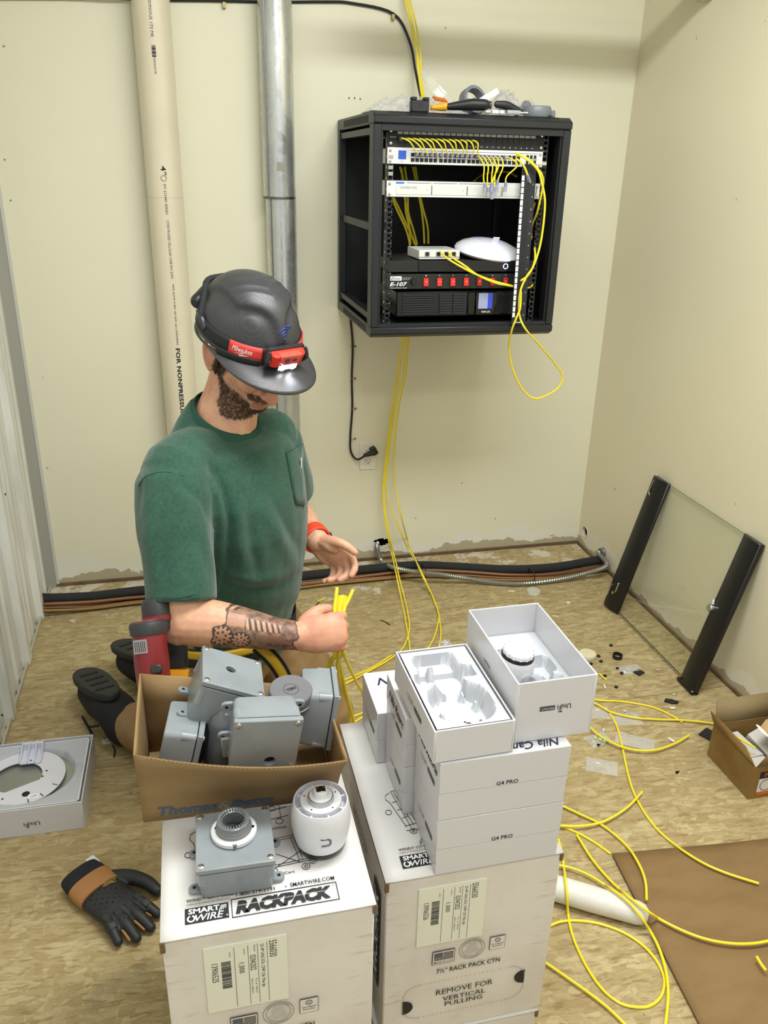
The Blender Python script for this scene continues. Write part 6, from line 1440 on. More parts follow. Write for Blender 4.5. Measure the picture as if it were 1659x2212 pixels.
# lamp body
LB = bpy.data.objects.new('lamp_body', None)
Tl = rotT((RXh+.016, 0, .020), 0, math.radians(12), 0)
RL = mat('lamp_red_plastic', '#d63427', .3); RLL = mat('lamp_red_face', '#e05245', .3)
lm = MB(Tl).add([(-.012, -.040, -.016), (-.012, .040, -.016), (-.012, .040, .019), (-.012, -.040, .019), (.010, -.030, -.014), (.010, .030, -.014), (.012, .034, .017), (.012, -.034, .017), (.004, -.041, -.012), (.004, .041, -.012), (.004, .041, .016), (.004, -.041, .016)],
   [(0, 1, 9, 5, 4, 8), (3, 11, 7, 6, 10, 2), (0, 8, 11, 3), (1, 2, 10, 9), (8, 4, 7, 11), (5, 9, 10, 6), (0, 3, 2, 1), (4, 5, 6, 7)]).build('lamp_housing', RL, hl_, bev=.003, seg=2)
MB(Tl).prism([(-.026, .019), (.026, .019), (.022, .002), (.016, -.004), (-.016, -.004), (-.022, .002)], .0, .0155, M(((0, 0, 1, 0), (1, 0, 0, 0), (0, 1, 0, 0), (0, 0, 0, 1)))).build('face_plate', RLL, lm, bev=.0015)
MB(Tl).cyl((.0155, -.0085, .0085), (.0168, -.0085, .0085), .0062, n=20).build('power_button', mat('button_dark', '#4c4447', .5), lm); MB(Tl).bx(.0155, .0168, .003, .0145, .004, .0125).build('mode_button', mat('button_dark'), lm, bev=.001)
MB(Tl).bx(-.004, .0125, -.024, .024, -.020, -.004).build('lens_bezel', mat('bezel_dark', '#3a3133', .3), lm, bev=.003)
MB(Tl).bx(.0120, .0135, -.022, .022, -.0175, -.0065).build('lens', mat('lamp_lens', '#f2f2f6', .1, em=1.2), lm)
for s in (-1, 1): MB(Tl).lathe([(.0072, 0), (.0066, .0012), (.0, .0014)], 20, frame((.0136, s*.0125, -.012), (0, 1, 0), (0, 0, 1)), cap=False).build('lit_bulb', mat('lit_led', '#ffffff', .2, em=26), lm)
MB(Tl).bx(-.016, -.006, -.044, .044, -.012, .0225).build('lamp_bracket', mat('buckle_black'), hl_, bev=.002)
for s in (-1, 1): MB(Tl).limb([(-.002, s*.044, .018), (.004, s*.047, .002), (-.002, s*.044, -.014)], [.004, .0055, .004], 8).build('bracket_arm', mat('buckle_black'), hl_)
# blue wifi mark on the shell front
BLM = mat('blue_marking', '#27408f', .45); mb = MB()
def shellp(y, z, off=.0016):
    ph = math.asin(min(.99, z/RZh)); c_ = math.cos(ph)**.86; a = math.asin(max(-.9, min(.9, y/(RYh*c_)))); p = hatpt(a, ph); return p*(1+off/.13)
for r, w_ in ((.0165, .0016), (.0115, .0015), (.0068, .0014)):
    mb.tube([shellp(.004+r*math.sin(a), .050+r*math.cos(a)*1.05) for a in [-.85+.17*k for k in range(11)]], w_, 6)
mb.ball(shellp(.004, .0495), .0022, 8, 6)
mb.box(shellp(.012, .0685, .003), (.004, .020, .007), M())
tag(mb.build('blue_wifi_mark', BLM, hat), kind='stuff')
# spot light of the headlamp
wl_ = hat.matrix_local; bpy.context.view_layer.update()
hp_ = hat.matrix_world @ Tl @ V((.022, 0, -.012)); hdir = (hat.matrix_world.to_3x3() @ Tl.to_3x3() @ V((1, 0, -.55))).normalized()
HEADBEAM.matrix_world = M.Translation(hp_) @ hdir.to_track_quat('-Z', 'Y').to_matrix().to_4x4()

# --- red cordless tool in the holster
Td = frame(atd(327, 1420, 1.575), _R+_U*.12, _U*.97-_R*.22+_F*.05)
dr = thing('cordless_tool', 'red and black cordless tool hanging upside down at the hip of the kneeling person', 'power tool', Td)
RT2 = mat('tool_red', '#741920', .35); DK = mat('tool_black', '#2a2a2d', .45)
MB().loft([((0, y_, 0), (1, 0, 0), (0, 0, 1), a_, c_) for y_, a_, c_ in ((-.060, .026, .026), (-.050, .032, .030), (-.01, .0335, .032), (.035, .032, .031), (.052, .031, .030))], 28).build('handle', RT2, dr)
MB().loft([((0, y_, 0), (1, 0, 0), (0, 0, 1), a_, a_*.97) for y_, a_ in ((.045, .0345), (.062, .0365), (.069, .034), (.071, .030))], 32).build('battery_collar', DK, dr)
MB().loft([((0, y_, 0), (1, 0, 0), (0, 0, 1), a_, a_*.95) for y_, a_ in ((.0705, .029), (.0720, .028))], 32).build('battery_end', mat('tool_red_dark', '#7d2a2c', .4), dr)
text('Milwaukee', .038, .009, frame((0, .0728, .0), (1, 0, 0), (0, 0, -1)), WHITEINK, dr, bold=.01)
MB().loft([((.012, y_, -.030), (1, 0, 0), (0, 0, 1), a_, a_*.9) for y_, a_ in ((.05, .026), (.072, .030), (.100, .030), (.110, .026))], 28).build('rear_housing', DK, dr); MB().loft([((.012, y_, -.030), (1, 0, 0), (0, 0, 1), a_, a_*.9) for y_, a_ in ((.068, .031), (.078, .0312))], 28).build('red_band', RT2, dr)
MB().loft([((0, y_, 0), (1, 0, 0), (0, 0, 1), a_, a_) for y_, a_ in ((-.085, .022), (-.068, .029), (-.057, .029))], 28).build('nose_collar', DK, dr); MB().loft([((0, y_, 0), (1, 0, 0), (0, 0, 1), a_, a_) for y_, a_ in ((-.12, .020), (-.084, .023))], 20).build('holster_cup', mat('holster_black', '#131316', .8), dr)
MB().bx(-.022, .004, .012, .038, .026, .0325).build('rating_plate', mat('plate_silver', '#8a8587', .4), dr); mb = MB()
for k in range(6): mb.bx(-.019+k*.0036, -.0178+k*.0036, .015, .035, .0325, .0330)
mb.build('plate_print', INK, dr); MB().bx(.006, .026, -.028, -.012, .022, .034).build('belt_switch', DK, dr, bev=.002)
# ------------------------------------------------ cables held in the fist and on the floor
def cableZ(pp, label, r=.003, z=None, group=None, name='network_cable', sub=6):
    pts = [onZ(p[0], p[1], (p[2] if len(p) > 2 else r+.0005)) for p in pp]; pts = [p for p in pts]
    o = V(pts[0]); t = thing(name, label, 'cable', o, group); MB().tube([p-o for p in spline(pts, sub)], r, 8).build('jacket', YEL, t); return t
def q7(a, b): return (1150+a*.3762, 1380+b*.3762)
FL = [
 ([(1215, 1495), (1290, 1512), (1340, 1515), (1400, 1525), (1440, 1540), (1474, 1560)], 'yellow cable on the floor arching over from the open white box, upper of two'),
 ([(1230, 1500), (1285, 1519), (1320, 1538), (1370, 1550), (1420, 1554), (1480, 1556), (1535, 1562), (1560, 1566)], 'yellow cable on the floor running under the flaps of the small brown box'),
 ([(1240, 1545), (1275, 1572), (1300, 1592), (1340, 1612), (1380, 1621), (1420, 1619), (1460, 1605), (1489, 1588)], 'yellow cable curving like a bowl right of the deep white box'),
 ([q7(445, 430), q7(480, 490), q7(512, 600), q7(545, 760), q7(590, 900), q7(680, 1050), q7(790, 1160), q7(950, 1270), q7(1100, 1340), q7(1300, 1405)], 'long yellow cable running down right to end on the flattened cardboard'),
 ([(1180, 1725), q7(175, 960), q7(270, 1005), q7(385, 1060), q7(480, 1130), q7(560, 1210), q7(620, 1310), q7(650, 1400), q7(656, 1502)], 'yellow cable whose end points down onto the flattened cardboard corner'),
 ([(1180, 1783), q7(160, 1073), q7(280, 1075), q7(400, 1052), q7(500, 1000), q7(570, 945), q7(630, 878)], 'yellow cable curving up to the right from the stacked cartons'),
 ([(1180, 1780), q7(170, 1080), q7(260, 1115), q7(350, 1165), q7(450, 1235), q7(440, 1235)][:5], 'yellow cable passing beneath the corner of the flattened cardboard'),
 ([q7(255, 1125), q7(340, 1260), q7(450, 1390), q7(560, 1485), q7(700, 1590), q7(850, 1670), q7(1000, 1725), q7(1150, 1750), q7(1280, 1748), q7(1400, 1725)], 'long yellow cable sweeping across the flattened cardboard to the right edge'),
 ([q7(120, 1300), q7(190, 1307), q7(300, 1345), q7(420, 1415), q7(540, 1500), q7(640, 1620), q7(720, 1760), q7(765, 1900), q7(780, 2040), q7(765, 2212), q7(755, 2300)], 'yellow cable following the cardboard edge down to the bottom of the photo'),
 ([q7(100, 1648), q7(160, 1625), q7(250, 1618), q7(380, 1635), q7(520, 1685), q7(640, 1765), q7(720, 1860), q7(758, 1960), q7(740, 2050), q7(680, 2105), q7(600, 2115), q7(500, 2090), q7(400, 2010), q7(310, 1880), q7(240, 1730), q7(208, 1600), q7(195, 1430), q7(172, 1250), q7(150, 1150)], 'yellow cable lying in a large closed loop beside the stacked cartons'),
 ([q7(40, 1830), q7(80, 1862), q7(200, 1945), q7(320, 2030), q7(430, 2115), q7(530, 2212), q7(570, 2260)], 'yellow cable running diagonally out at the bottom edge beside the carton'),
 ([q7(1288, 1825), q7(1315, 1870), q7(1342, 1905)], 'short cut piece of yellow cable on the flattened cardboard'),
 ([q7(385, 200), q7(400, 215), q7(425, 236)], 'short cut piece of yellow cable by the corner of the deep white box'),
]
CARDZ = .0075
cardpoly = [onZ(1322, 1845, .006), onZ(1659, 1803, .006), None]
c0 = onZ(1322, 1845, .006); c1 = V((2.10, -1.757, .006)); c2 = V((1.475, -2.62, .006)); c3 = V((2.10, -2.60, .006)); c2 = c0+(onZ(1510, 2212, .006)-c0)*1.9
FR0, FR1 = onZ(1180, 1912, .030), onZ(1378, 1972, .026); FR0.z = FR1.z = 0
def inside(p): 
    a = (c2-c0); b_ = (p-c0); return a.x*b_.y-a.y*b_.x > -.004*0 and (p.y < c0.y+(c1.y-c0.y)*(p.x-c0.x)/(c1.x-c0.x))
for k, (pp, lb) in enumerate(FL):
    r = .0031; pts = spline([onZ(a, c_, r) for a, c_ in [(q_[0], q_[1]) for q_ in pp]], 8); z_ = []
    hs = []; hrs = []
    for p in pts:
        d = inside(p); rp = FR1-FR0; tt = max(0, min(1, (V((p.x, p.y, 0))-FR0).dot(rp)/rp.length_squared)); dr_ = (V((p.x, p.y, 0))-FR0-rp*tt).length; top_ = .058-.018*tt
        hr = 0
        A3, B3 = V((FR0.x, FR0.y, .030)), V((FR1.x, FR1.y, .026)); AB = B3-A3
        for s_ in range(0, 36):
            hh = s_*.002; q3 = CPOS+(p-CPOS)*((hh-CPOS.z)/(p.z-CPOS.z)); t3 = max(0, min(1, (q3-A3).dot(AB)/AB.length_squared)); 
            if (q3-A3-AB*t3).length < .0335: hr = hh+.002
        hs.append((.0105 if (d and k != 6) else .0)+r+.0004+(.0045*(k % 3))); hrs.append(hr if k in (7, 8, 9) else 0)
    for _ in range(4): hs = [hs[0]]+[(hs[i-1]+hs[i]*2+hs[i+1])/4 for i in range(1, len(hs)-1)]+[hs[-1]]
    hs = [max(a_, b_) for a_, b_ in zip(hs, hrs)]; hs = [hs[0]]+[max(hs[i], (hs[i-1]+hs[i]*2+hs[i+1])/4, (hs[i-1]+hs[i+1])/2) for i in range(1, len(hs)-1)]+[hs[-1]]
    if k == 6: hs = [r]*len(hs)
    # keep the traced course although the cable lies a little higher
    qq = []
    for p, h in zip(pts, hs):
        d = (p-CPOS); qq.append(CPOS+d*((h-CPOS.z)/d.z))
    o = qq[0].copy(); t = thing('network_cable', lb, 'cable', o); MB().tube([p-o for p in qq], r, 8).build('jacket', YEL, t)
# cables from the rack down to the floor
HG = [
 ([(868, 735, -.25), (858, 800, -.12), (845, 900, -.06), (832, 1000, -.05), (828, 1080, -.06), (838, 1160, -.10)], [(858, 1250), (866, 1290), (874, 1330), (885, 1400), (880, 1440)], 'first'),
 ([(874, 735, -.25), (864, 800, -.12), (848, 900, -.06), (834, 1000, -.05), (830, 1080, -.06), (842, 1160, -.10)], [(864, 1240), (872, 1285), (880, 1320), (884, 1360), (870, 1400), (840, 1425), (800, 1448), (760, 1470), (700, 1500)], 'second'),
 ([(880, 735, -.25), (872, 800, -.12), (852, 900, -.06), (838, 1000, -.05), (836, 1070, -.06), (866, 1150, -.10)], [(905, 1225), (930, 1278), (940, 1305), (948, 1330), (940, 1370), (925, 1400), (900, 1430)], 'third'),
 ([(884, 735, -.25), (878, 800, -.12), (862, 880, -.06), (853, 960, -.05), (853, 1040, -.06), (868, 1120, -.10)], [(900, 1220), (931, 1280), (942, 1306), (948, 1330), (952, 1370), (945, 1410), (930, 1440)], 'fourth'),
]
OV = [[(846, 1195), (852, 1222), (857, 1246)], [(850, 1195), (857, 1222), (862, 1246)], [(883, 1188), (900, 1215), (914, 1243)], [(882, 1170), (897, 1208), (912, 1243)]]
for i, (w_, f_, nm) in enumerate(HG):
    pts = [V((1.33+.01*i, -.27, 1.052))]+[onY(a, c_, y_) for a, c_, y_ in w_]+[onZ(a, c_, .062+.003*i) for a, c_ in OV[i]]+[onZ(a, c_, .005+.002*i) for a, c_ in f_[1:]]
    o = V(pts[0]); t = thing('network_cable', '%s from the left of the yellow cables hanging from the rack to the floor' % nm.capitalize(), 'cable', o, 'yellow cables hanging below the rack'); MB().tube([p-o for p in spline(pts, 7)], .0029, 8).build('jacket', YEL, t)
t = thing('cable_tie_bundle', 'black hook strap holding yellow cables right under the rack', 'strap', V((1.352, -.265, 1.030))); MB().bx(-.006, .010, -.006, .006, -.020, .018).build('strap', BB, t, bev=.002)
# held cables: pass through the fist, ends above, tails down to the floor
hA = RHM @ V((.091, .044, .026)); hB = RHM @ V((.084, -.046, .026))
tops = [(728, 1268), (741, 1285), (748, 1287), (763, 1273), (734, 1286)]
tails = [[(712, 1430), (704, 1480), (697, 1530)], [(729, 1440), (742, 1495), (757, 1550)], [(733, 1430), (749, 1500), (766, 1575)], [(745, 1420), (768, 1470), (790, 1520)], [(718, 1430), (710, 1480), (704, 1530)]]
for i in range(5):
    rk_ = (-2, 0, 1, 2, -1)[i]; off = hx*rk_*.0050+hz*((rk_ % 2)*.006-.003)
    tp = CPOS+ray(*tops[i])*1.70; pts = [tp, (hA+off).lerp(tp, .5), hA+off, hA.lerp(hB, .5)+off*.8, hB+off]
    for k, q_ in enumerate(tails[i]): pts.append(CPOS+ray(*q_)*(1.69+.15*(k+1)))
    e = pts[-1]; pts.append(V((e.x+.02*(i-2), e.y+.02, .012))); pts.append(V((e.x+.06*(i-2), e.y+.07, .005)))
    o = V(pts[0]); t = thing('network_cable', '%s from the left of the yellow cable ends gripped in the right fist' % ('first', 'second', 'third', 'last', 'fourth')[i].capitalize(), 'cable', o, 'yellow cables in the fist'); MB().tube([p-o for p in spline(pts, 7)], .0037, 8).build('jacket', YEL, t)
cableZ([(640, 1490), (690, 1483), (740, 1470), (800, 1444), (845, 1416)], 'yellow cable on the floor crossing behind the held cables', .003, sub=6)
cableZ([(735, 1560), (770, 1545), (810, 1530)], 'upper of two short yellow cables on the floor beside the right junction box', .003); cableZ([(735, 1585), (770, 1557), (812, 1535)], 'lower of two short yellow cables on the floor beside the right junction box', .003)
cableZ([(685, 1300), (694, 1296), (702, 1292)], 'tiny cut piece of yellow cable on the floor behind the right fist', .003)

# ------------------------------------------------ pipe bundle, flexible conduit
def bundle(pts, r, name, m, par, n=12): MB().tube([p-par.location for p in spline(pts, 6)], r, n).build(name, m, par)
Bp = [(64, 1303, .045), (110, 1300, .045), (200, 1296, .03), (310, 1283, .03), (500, 1270, .03), (690, 1247, .028), (800, 1236, .028), (900, 1228, .026), (1000, 1232, .024), (1100, 1237, .024), (1200, 1232, .024), (1335, 1212, .028)]
base = [onZ(*p) for p in Bp]; base[0] = V((.004, base[0].y, .050)); base[-1] = V((2.236, base[-1].y, .03))
t = thing('pipe_bundle', 'bundle of black foam insulated and copper pipes along the floor at the back wall', 'pipe bundle', V((1.1, base[5].y, 0)))
FOAM = mat('black_foam', '#1f2022', .85, bump=.5, bs=90); COP = mat('copper', '#7a5538', .45, .5); TANP = mat('tan_tube', '#8d6a35', .5)
bundle([p+V((0, .012, .008)) for p in base], .0185, 'foam_insulation', FOAM, t, 14); bundle([p+V((0, -.018, -.004+.006*math.sin(i))) for i, p in enumerate(base)], .0075, 'copper_pipe', COP, t)
bundle([p+V((0, -.026+.006*math.sin(i*1.7), -.013)) for i, p in enumerate(base)], .006, 'copper_pipe', COP, t); bundle([p+V((0, -.036, -.016)) for i, p in enumerate(base)], .005, 'tan_tube', TANP, t); bundle([p+V((0, -.014, -.020)) for i, p in enumerate(base)], .008, 'black_tube', mat('black_tube', '#111214', .4), t)
for px, py in ((109, 1302), (1148, 1243), (915, 1232)):
    p = onZ(px, py, .03); k = min(base, key=lambda q_: (q_-p).length); c_ = V((p.x, p.y-.008+.010, .028))-t.location
    MB().tube([c_+V((.001*math.sin(a*3), .034*math.cos(a), .029*math.sin(a))) for a in [2*PI*j/20 for j in range(20)]], .0022, 6, closed=True).build('zip_tie', mat('black_tie', '#0c0c0d', .4), t)
pts = [V((1.318, .01, .070)), onY(815, 1185, -.035), onZ(825, 1213, .030), onZ(850, 1226, .055), onZ(900, 1236, .057), onZ(950, 1241, .050), onZ(1010, 1250, .028), onZ(1070, 1259, .012), onZ(1130, 1261, .012), onZ(1200, 1253, .014), onZ(1260, 1240, .030), onZ(1310, 1222, .055), V((2.215, -.245, .062)), V((2.238, -.235, .066))]
sp_ = spline(pts, 26); o = sp_[0]
rr_ = [.0092+(.0012 if i % 2 else -.0008) for i in range(len(sp_))]
t = thing('flexible_conduit', 'silver flexible metal conduit snaking from the wall hole over the pipe bundle', 'conduit', o); MB().tube([p-o for p in sp_], rr_, 10).build('armoured_sleeve', mat('grey_armour', '#94958f', .38, .75), t, smooth=25)
MB().cyl(V((2.224, -.24, .064))-o, V((2.240, -.238, .066))-o, .020, n=16).build('wall_connector', mat('grey_armour'), t)
mb = MB(); rr = random.Random(9); c_ = V((1.345, -.004, .055))
def crum(u, v): x = (u-.5)*.055; z = (v-.5)*.03; return c_+V((x, -.010-.008*mnoise.noise(V((u*6, v*6, 3))), z))
o = mb.grid(crum, 10, 7).build('torn_paper', mat('torn_drywall_paper', '#d9d4c6', .8), None, smooth=0); tag(o, 'torn white drywall paper at the ragged wall hole', 'torn paper')

# ------------------------------------------------ glass rack door leaning on the right wall
a0, a1 = V((2.106, 0, .012)), V((2.232, 0, .516)); up_ = (a1-a0).normalized(); Tg = frame(V((2.106, -.86, .012)), (0, -1, 0), up_)   # x: toward viewer, y: up the door, z: normal
t = thing('glass_rack_door', 'glass rack door with black side frames leaning on the right wall', 'door panel', Tg); L = (a1-a0).length
FRM = mat('door_frame_black', '#0f1012', .35); nz_ = Tg.to_3x3() @ V((0, 0, 1)); sg = 1 if nz_.x < 0 else -1
for x0, x1, nm in ((-.315, -.225, 'far'), (.205, .295, 'near')):
    xo = x0 if nm == 'far' else x1; xi = x1 if nm == 'far' else x0
    pr = [(xo, -.004), (xo, .014), (xo+(xi-xo)*.18, .022), (xo+(xi-xo)*.62, .020), (xi, .006), (xi, -.004)]
    pr = [(x, z*sg) for x, z in pr]
    o = MB().prism(pr, -.008, L+.004, M(((1, 0, 0, 0), (0, 0, 1, 0), (0, 1, 0, 0), (0, 0, 0, 1)))).build('side_frame', FRM, t, bev=.002)
    MB().bx(x0, x1, -.012, .0, -.006, .020).build('end_cap', mat('gloss_black'), o, bev=.003) if nm == 'near' else None
GL = N('clear_glass_pane'); g1 = GL.n('BsdfTransparent', i={'Color': (.972, .985, .975, 1)}); g2 = GL.n('BsdfGlossy', i={'Roughness': .02}); fr_ = GL.n('LayerWeight', i={'Blend': .35}); mx_ = GL.n('MixShader'); GL.t.links.new(GL.math('ADD', .035, GL.math('MULTIPLY', GL.math('POWER', fr_.outputs['Facing'], 4.), .6)), mx_.inputs[0]); GL.t.links.new(g1.outputs[0], mx_.inputs[1]); GL.t.links.new(g2.outputs[0], mx_.inputs[2]); GL.t.links.new(mx_.outputs[0], GL.out.inputs[0])
MB().bx(-.26, .24, .0, L, -.002, .002).build('glass_pane', GL.m, t)
MB().bx(-.226, .206, L-.0012, L+.0008, -.0022, .0022).build('glass_edge', mat('glass_edge_green', '#6e7a66', .3), t); MB().bx(-.226, .206, -.0008, .0015, -.0022, .0022).build('glass_edge', mat('glass_edge_dark', '#4d4f3e', .4), t)
MB().tube([(-.290, L+.012, .010*sg), (-.292, L-.01, .022*sg), (-.294, L-.055, .024*sg), (-.284, L-.065, .022*sg)], .0018, 6).build('hinge_pin', STEEL, t); MB().tube([(-.300, .03, .022*sg), (-.295, .08, .024*sg), (-.285, .085, .022*sg)], .0016, 6).build('hinge_pin', STEEL, t); MB().limb([(-.262, .065, .021*sg), (-.262, .10, .021*sg)], [.0028, .0035], 8).build('latch_pin', STEEL, t)
MB().lathe([(.006, 0), (.006, .001)], 12, frame((-.275, .055, .0215*sg), (1, 0, 0), (0, 1, 0) if sg > 0 else (0, -1, 0))).build('yellow_dot', mat('dull_yellow', '#9a8f3a', .5), t)
k_ = frame((.226, L*.515, .014*sg), (1, 0, 0), (0, sg, 0)); MB().lathe([(.013, 0), (.013, .018), (.011, .021), (.0, .021)], 22, k_, cap=False).build('lock_barrel', STEEL, t); MB().limb([(.222, L*.515, .018*sg), (.212, L*.555, .016*sg)], [.006, .0055], 10).build('lock_lever', mat('lever_grey', '#b8b8b8', .3, .4), t)

# ------------------------------------------------ small brown box at the right
BX = (1.968, -1.604, .0); w, d, h = .225, .185, .108
t = thing('small_brown_box', 'small open brown box with raised flaps holding white cartons by the right wall', 'carton', BX)
KR2 = N('amber_cardboard'); KR2.p(col=KR2.mix(KR2.step(KR2.noise(KR2.obj(), 12, 5), .35, .7), lin('#8a6f40'), lin('#7d6035')), rough=.6, spec=.3); KR2 = KR2.m; KRI = mat('cardboard_inside', '#86734f', .75)
mb = MB(); th = .003
mb.bx(0, w, 0, d, 0, .003); mb.bx(0, th, 0, d, .003, h); mb.bx(w-th, w, 0, d, .003, h); mb.bx(th, w-th, 0, th, .003, h); mb.bx(th, w-th, d-th, d, .003, h); mb.build('box_body', KR2, t)
def flap(P, name, m=KR2, th_=.003):
    return MB().add([V(p) for p in P], [tuple(range(len(P)))]).build(name, m, t, solid=th_)
flap([(.0, .004, h), (0, d-.004, h), (-.022, d-.004, h+.050), (-.012, .035, h+.040), (-.004, .010, h+.012)], 'side_flap'); flap([(.004, d, h), (w-.004, d, h), (w-.006, d+.030, h+.060), (.020, d+.030, h+.058)], 'back_flap', KRI)
flap([(.006, 0, h), (w-.004, 0, h), (w-.01, -.006, h+.055), (.030, -.010, h+.058)], 'front_flap', KRI); flap([(w, .004, h), (w, d-.004, h), (w+.010, d-.02, h+.045), (w+.010, .02, h+.045)], 'side_flap')
flap([(.075, .095, h+.048), (.085, .065, h+.035), (.115, .030, h+.030), (.225, .045, h+.045), (.225, .115, h+.062), (.100, .110, h+.055)], 'torn_flap', mat('cardboard_torn', '#c0a071', .8))
MB().limb([(.068, .100, h+.048), (.078, .085, h+.040), (.090, .060, h+.030)], [.004, .010, .004], 8, side=(0, 0, 1), flat=.3).build('torn_edge', mat('torn_white', '#e6dfd2', .8), t)
mb = MB()
for z in (.030, .068):
    for k in range(2): mb.tube([(-.0008, .014+k*.006, z), (-.0008, .011+k*.006, z+.010)], .0006, 4)
mb.build('staple', STEEL, t)
FTb = lambda x, z: frame((x, -.0006, z), (1, 0, 0), (0, 0, 1))
MB().bx(.022, .13, -.0008, 0, .012, .085).build('printed_label', mat('label_white', '#d8d6d4', .5), t); MB().bx(.022, .13, -.0012, 0, .066, .088).build('label_header', INK, t); MB().bx(.022, .13, -.0012, 0, .012, .022).build('label_footer', mat('label_orange', '#c9631d', .5), t)
text('Premiere', .07, .014, frame((.070, -.0014, .077), (1, 0, 0), (0, 0, 1)), mat('label_orange'), t, bold=.01); MB().ring((0, 0, 0), .019, .0165, .0004, 30, frame((.046, -.001, .043), (1, 0, 0), (0, 0, 1))).build('printed_ring', mat('ring_grey', '#6b7887', .5), t)
wc = mat('plain_white_card', '#c9c5c0', .5)
for (x, y, z, a, s, lb) in ((.045, .120, .055, .08, (.070, .105, .05), 'plain white carton at the left inside the small brown box'), (.045, .040, .050, .05, (.072, .05, .06), 'plain white carton at the front left corner inside the small brown box'), (.135, .115, .070, .5, (.085, .09, .05), 'plain white carton tilted on top inside the small brown box')):
    o = MB().box((0, 0, 0), s).build('white_carton', wc, bev=.001); o.matrix_world = M.Translation(V(BX)+V((x, y, z))) @ Euler((.0 if a < .4 else .35, 0 if a < .4 else -.25, a if a < .4 else .2)).to_matrix().to_4x4(); tag(o, lb, 'carton', 'white cartons in the small brown box')
cb = [V((1.985, -1.50, .122)), V((2.003, -1.520, .114)), V((2.018, -1.535, .108))]; o = cb[0]; q_ = thing('network_cable', 'yellow cable end lying on white cartons in the small brown box', 'cable', o); MB().tube([p-o for p in spline(cb, 4)], .003, 8).build('jacket', YEL, q_)
o = MB().box((0, 0, .001), (.05, .045, .002)).build('black_card', mat('black_card', '#161517', .6)); o.matrix_world = rotT(onZ(1532, 1588), 0, 0, .5); tag(o, 'black flat piece sticking out behind the small brown box', 'card')

# ------------------------------------------------ flattened cardboard, foam roll
CBM = N('flat_cardboard'); co_ = CBM.obj(); CBM.p(col=CBM.mix(CBM.step(CBM.noise(co_, 5, 5, .6, scale3=(1, 3, 1)), .35, .7), lin('#866c49'), lin('#7d6341')), rough=.72, spec=.2); CBM.bump(CBM.n('TexWave', i={'Vector': CBM.n('Mapping', i={'Vector': co_, 'Rotation': (0, 0, 1.45)}).outputs[0], 'Scale': 26., 'Distortion': .6}).outputs['Fac'], .10, .001)
o_ = c0.copy(); pl = [c0, c1, V((2.12, c2.y-.02, .006)), c2]
mb = MB(); nn_ = 26
def cbp(u, v):
    p = (c0*(1-u)+c1*u)*(1-v)+(c2*(1-u)+V((2.12, c2.y-.05, .006))*u)*v
    return V((p.x, p.y, .0045+.003*sm(.08, 0, u)+.002*mnoise.noise(V((u*3, v*5, 0)))))-V((o_.x, o_.y, 0))
ob = MB().grid(cbp, nn_, nn_).build('flattened_cardboard', CBM.m, None, solid=.004, smooth=60); ob.location = (o_.x, o_.y, 0); tag(ob, 'large flattened sheet of brown cardboard at the lower right of the floor', 'cardboard')
p0, p1 = onZ(1180, 1912, .030), onZ(1378, 1972, .026)
mf = MB(); mf.limb([(0, 0, 0), (p1-p0)*.5, (p1-p0)], [.0285, .0285, .025], 24); ofm = mf.build('foam_roll', mat('white_foam_sheet', '#d9d6cf', .5, var=.04, vs=40, bump=.6, bs=120)); ofm.location = p0; tag(ofm, 'roll of white foam wrap on the floor beside the stacked cartons', 'foam roll')

# ------------------------------------------------ glove
GV = mat('tan_glove_leather', '#a07040', .7, bump=.3, bs=200); GK = mat('black_glove_rubber', '#1e1f20', .55, bump=.3, bs=160); GN_ = mat('dark_glove_fabric', '#17181f', .85, bump=.3, bs=250)
g0 = onZ(226, 1950); g1 = onZ(300, 2016); gx = (g1-g0).normalized(); Tgl = M(((gx.x, -gx.y, 0, g0.x), (gx.y, gx.x, 0, g0.y), (0, 0, 1, .0), (0, 0, 0, 1)))
t = thing('work_glove', 'tan and black work glove lying on the floor left of the cartons', 'glove', Tgl)
b = MB(); b.limb([(-.045, 0, .022), (0, .0, .024), (.05, 0, .024)], [.046, .050, .047], 18, side=(0, 0, 1), flat=.42)
fgs = [(.037, .058, .128, .22, .0125), (.013, .062, .146, .08, .0130), (-.013, .060, .144, -.06, .0130), (-.036, .052, .122, -.20, .0120)]
for y_, x0, x1, an_, r in fgs: b.limb([(x0-.02, y_, .022), (x0+.01, y_+.0, .027), ((x0+x1)/2, y_+(x1-x0)*an_*.5*.6, .028), (x1, y_+(x1-x0)*an_*.8, .016)], [r, r*1.05, r, r*.85], 12)
b.limb([(-.03, .040, .022), (.005, .066, .026), (.045, .082, .024), (.078, .086, .018)], [.018, .0175, .016, .014], 12)
gm = unite(b, 'glove_body', .004, 3); meshobj(gm, 'glove_body', GK, t)
MB().loft([((x, 0, .024), (0, 1, 0), (0, 0, 1), a_, c_) for x, a_, c_ in ((-.095, .046, .020), (-.075, .049, .022), (-.052, .050, .0235))], 28, pw=2.4).build('cuff', GN_, t)
MB().loft([((x, 0, .024), (0, 1, 0), (0, 0, 1), a_, c_) for x, a_, c_ in ((-.056, .0515, .0240), (-.030, .0525, .0245), (-.008, .052, .0240))], 28, pw=2.4).build('tan_band', GV, t)
for y_, x0, x1, an_, r in fgs[:3]: MB().limb([(x0-.008, y_-.0125, .026), ((x0+x1)/2, y_-.0125+(x1-x0)*an_*.3, .025), (x1-.008, y_-.0125+(x1-x0)*an_*.8, .016)], [.0035, .004, .003], 8).build('tan_finger_side', GV, t)
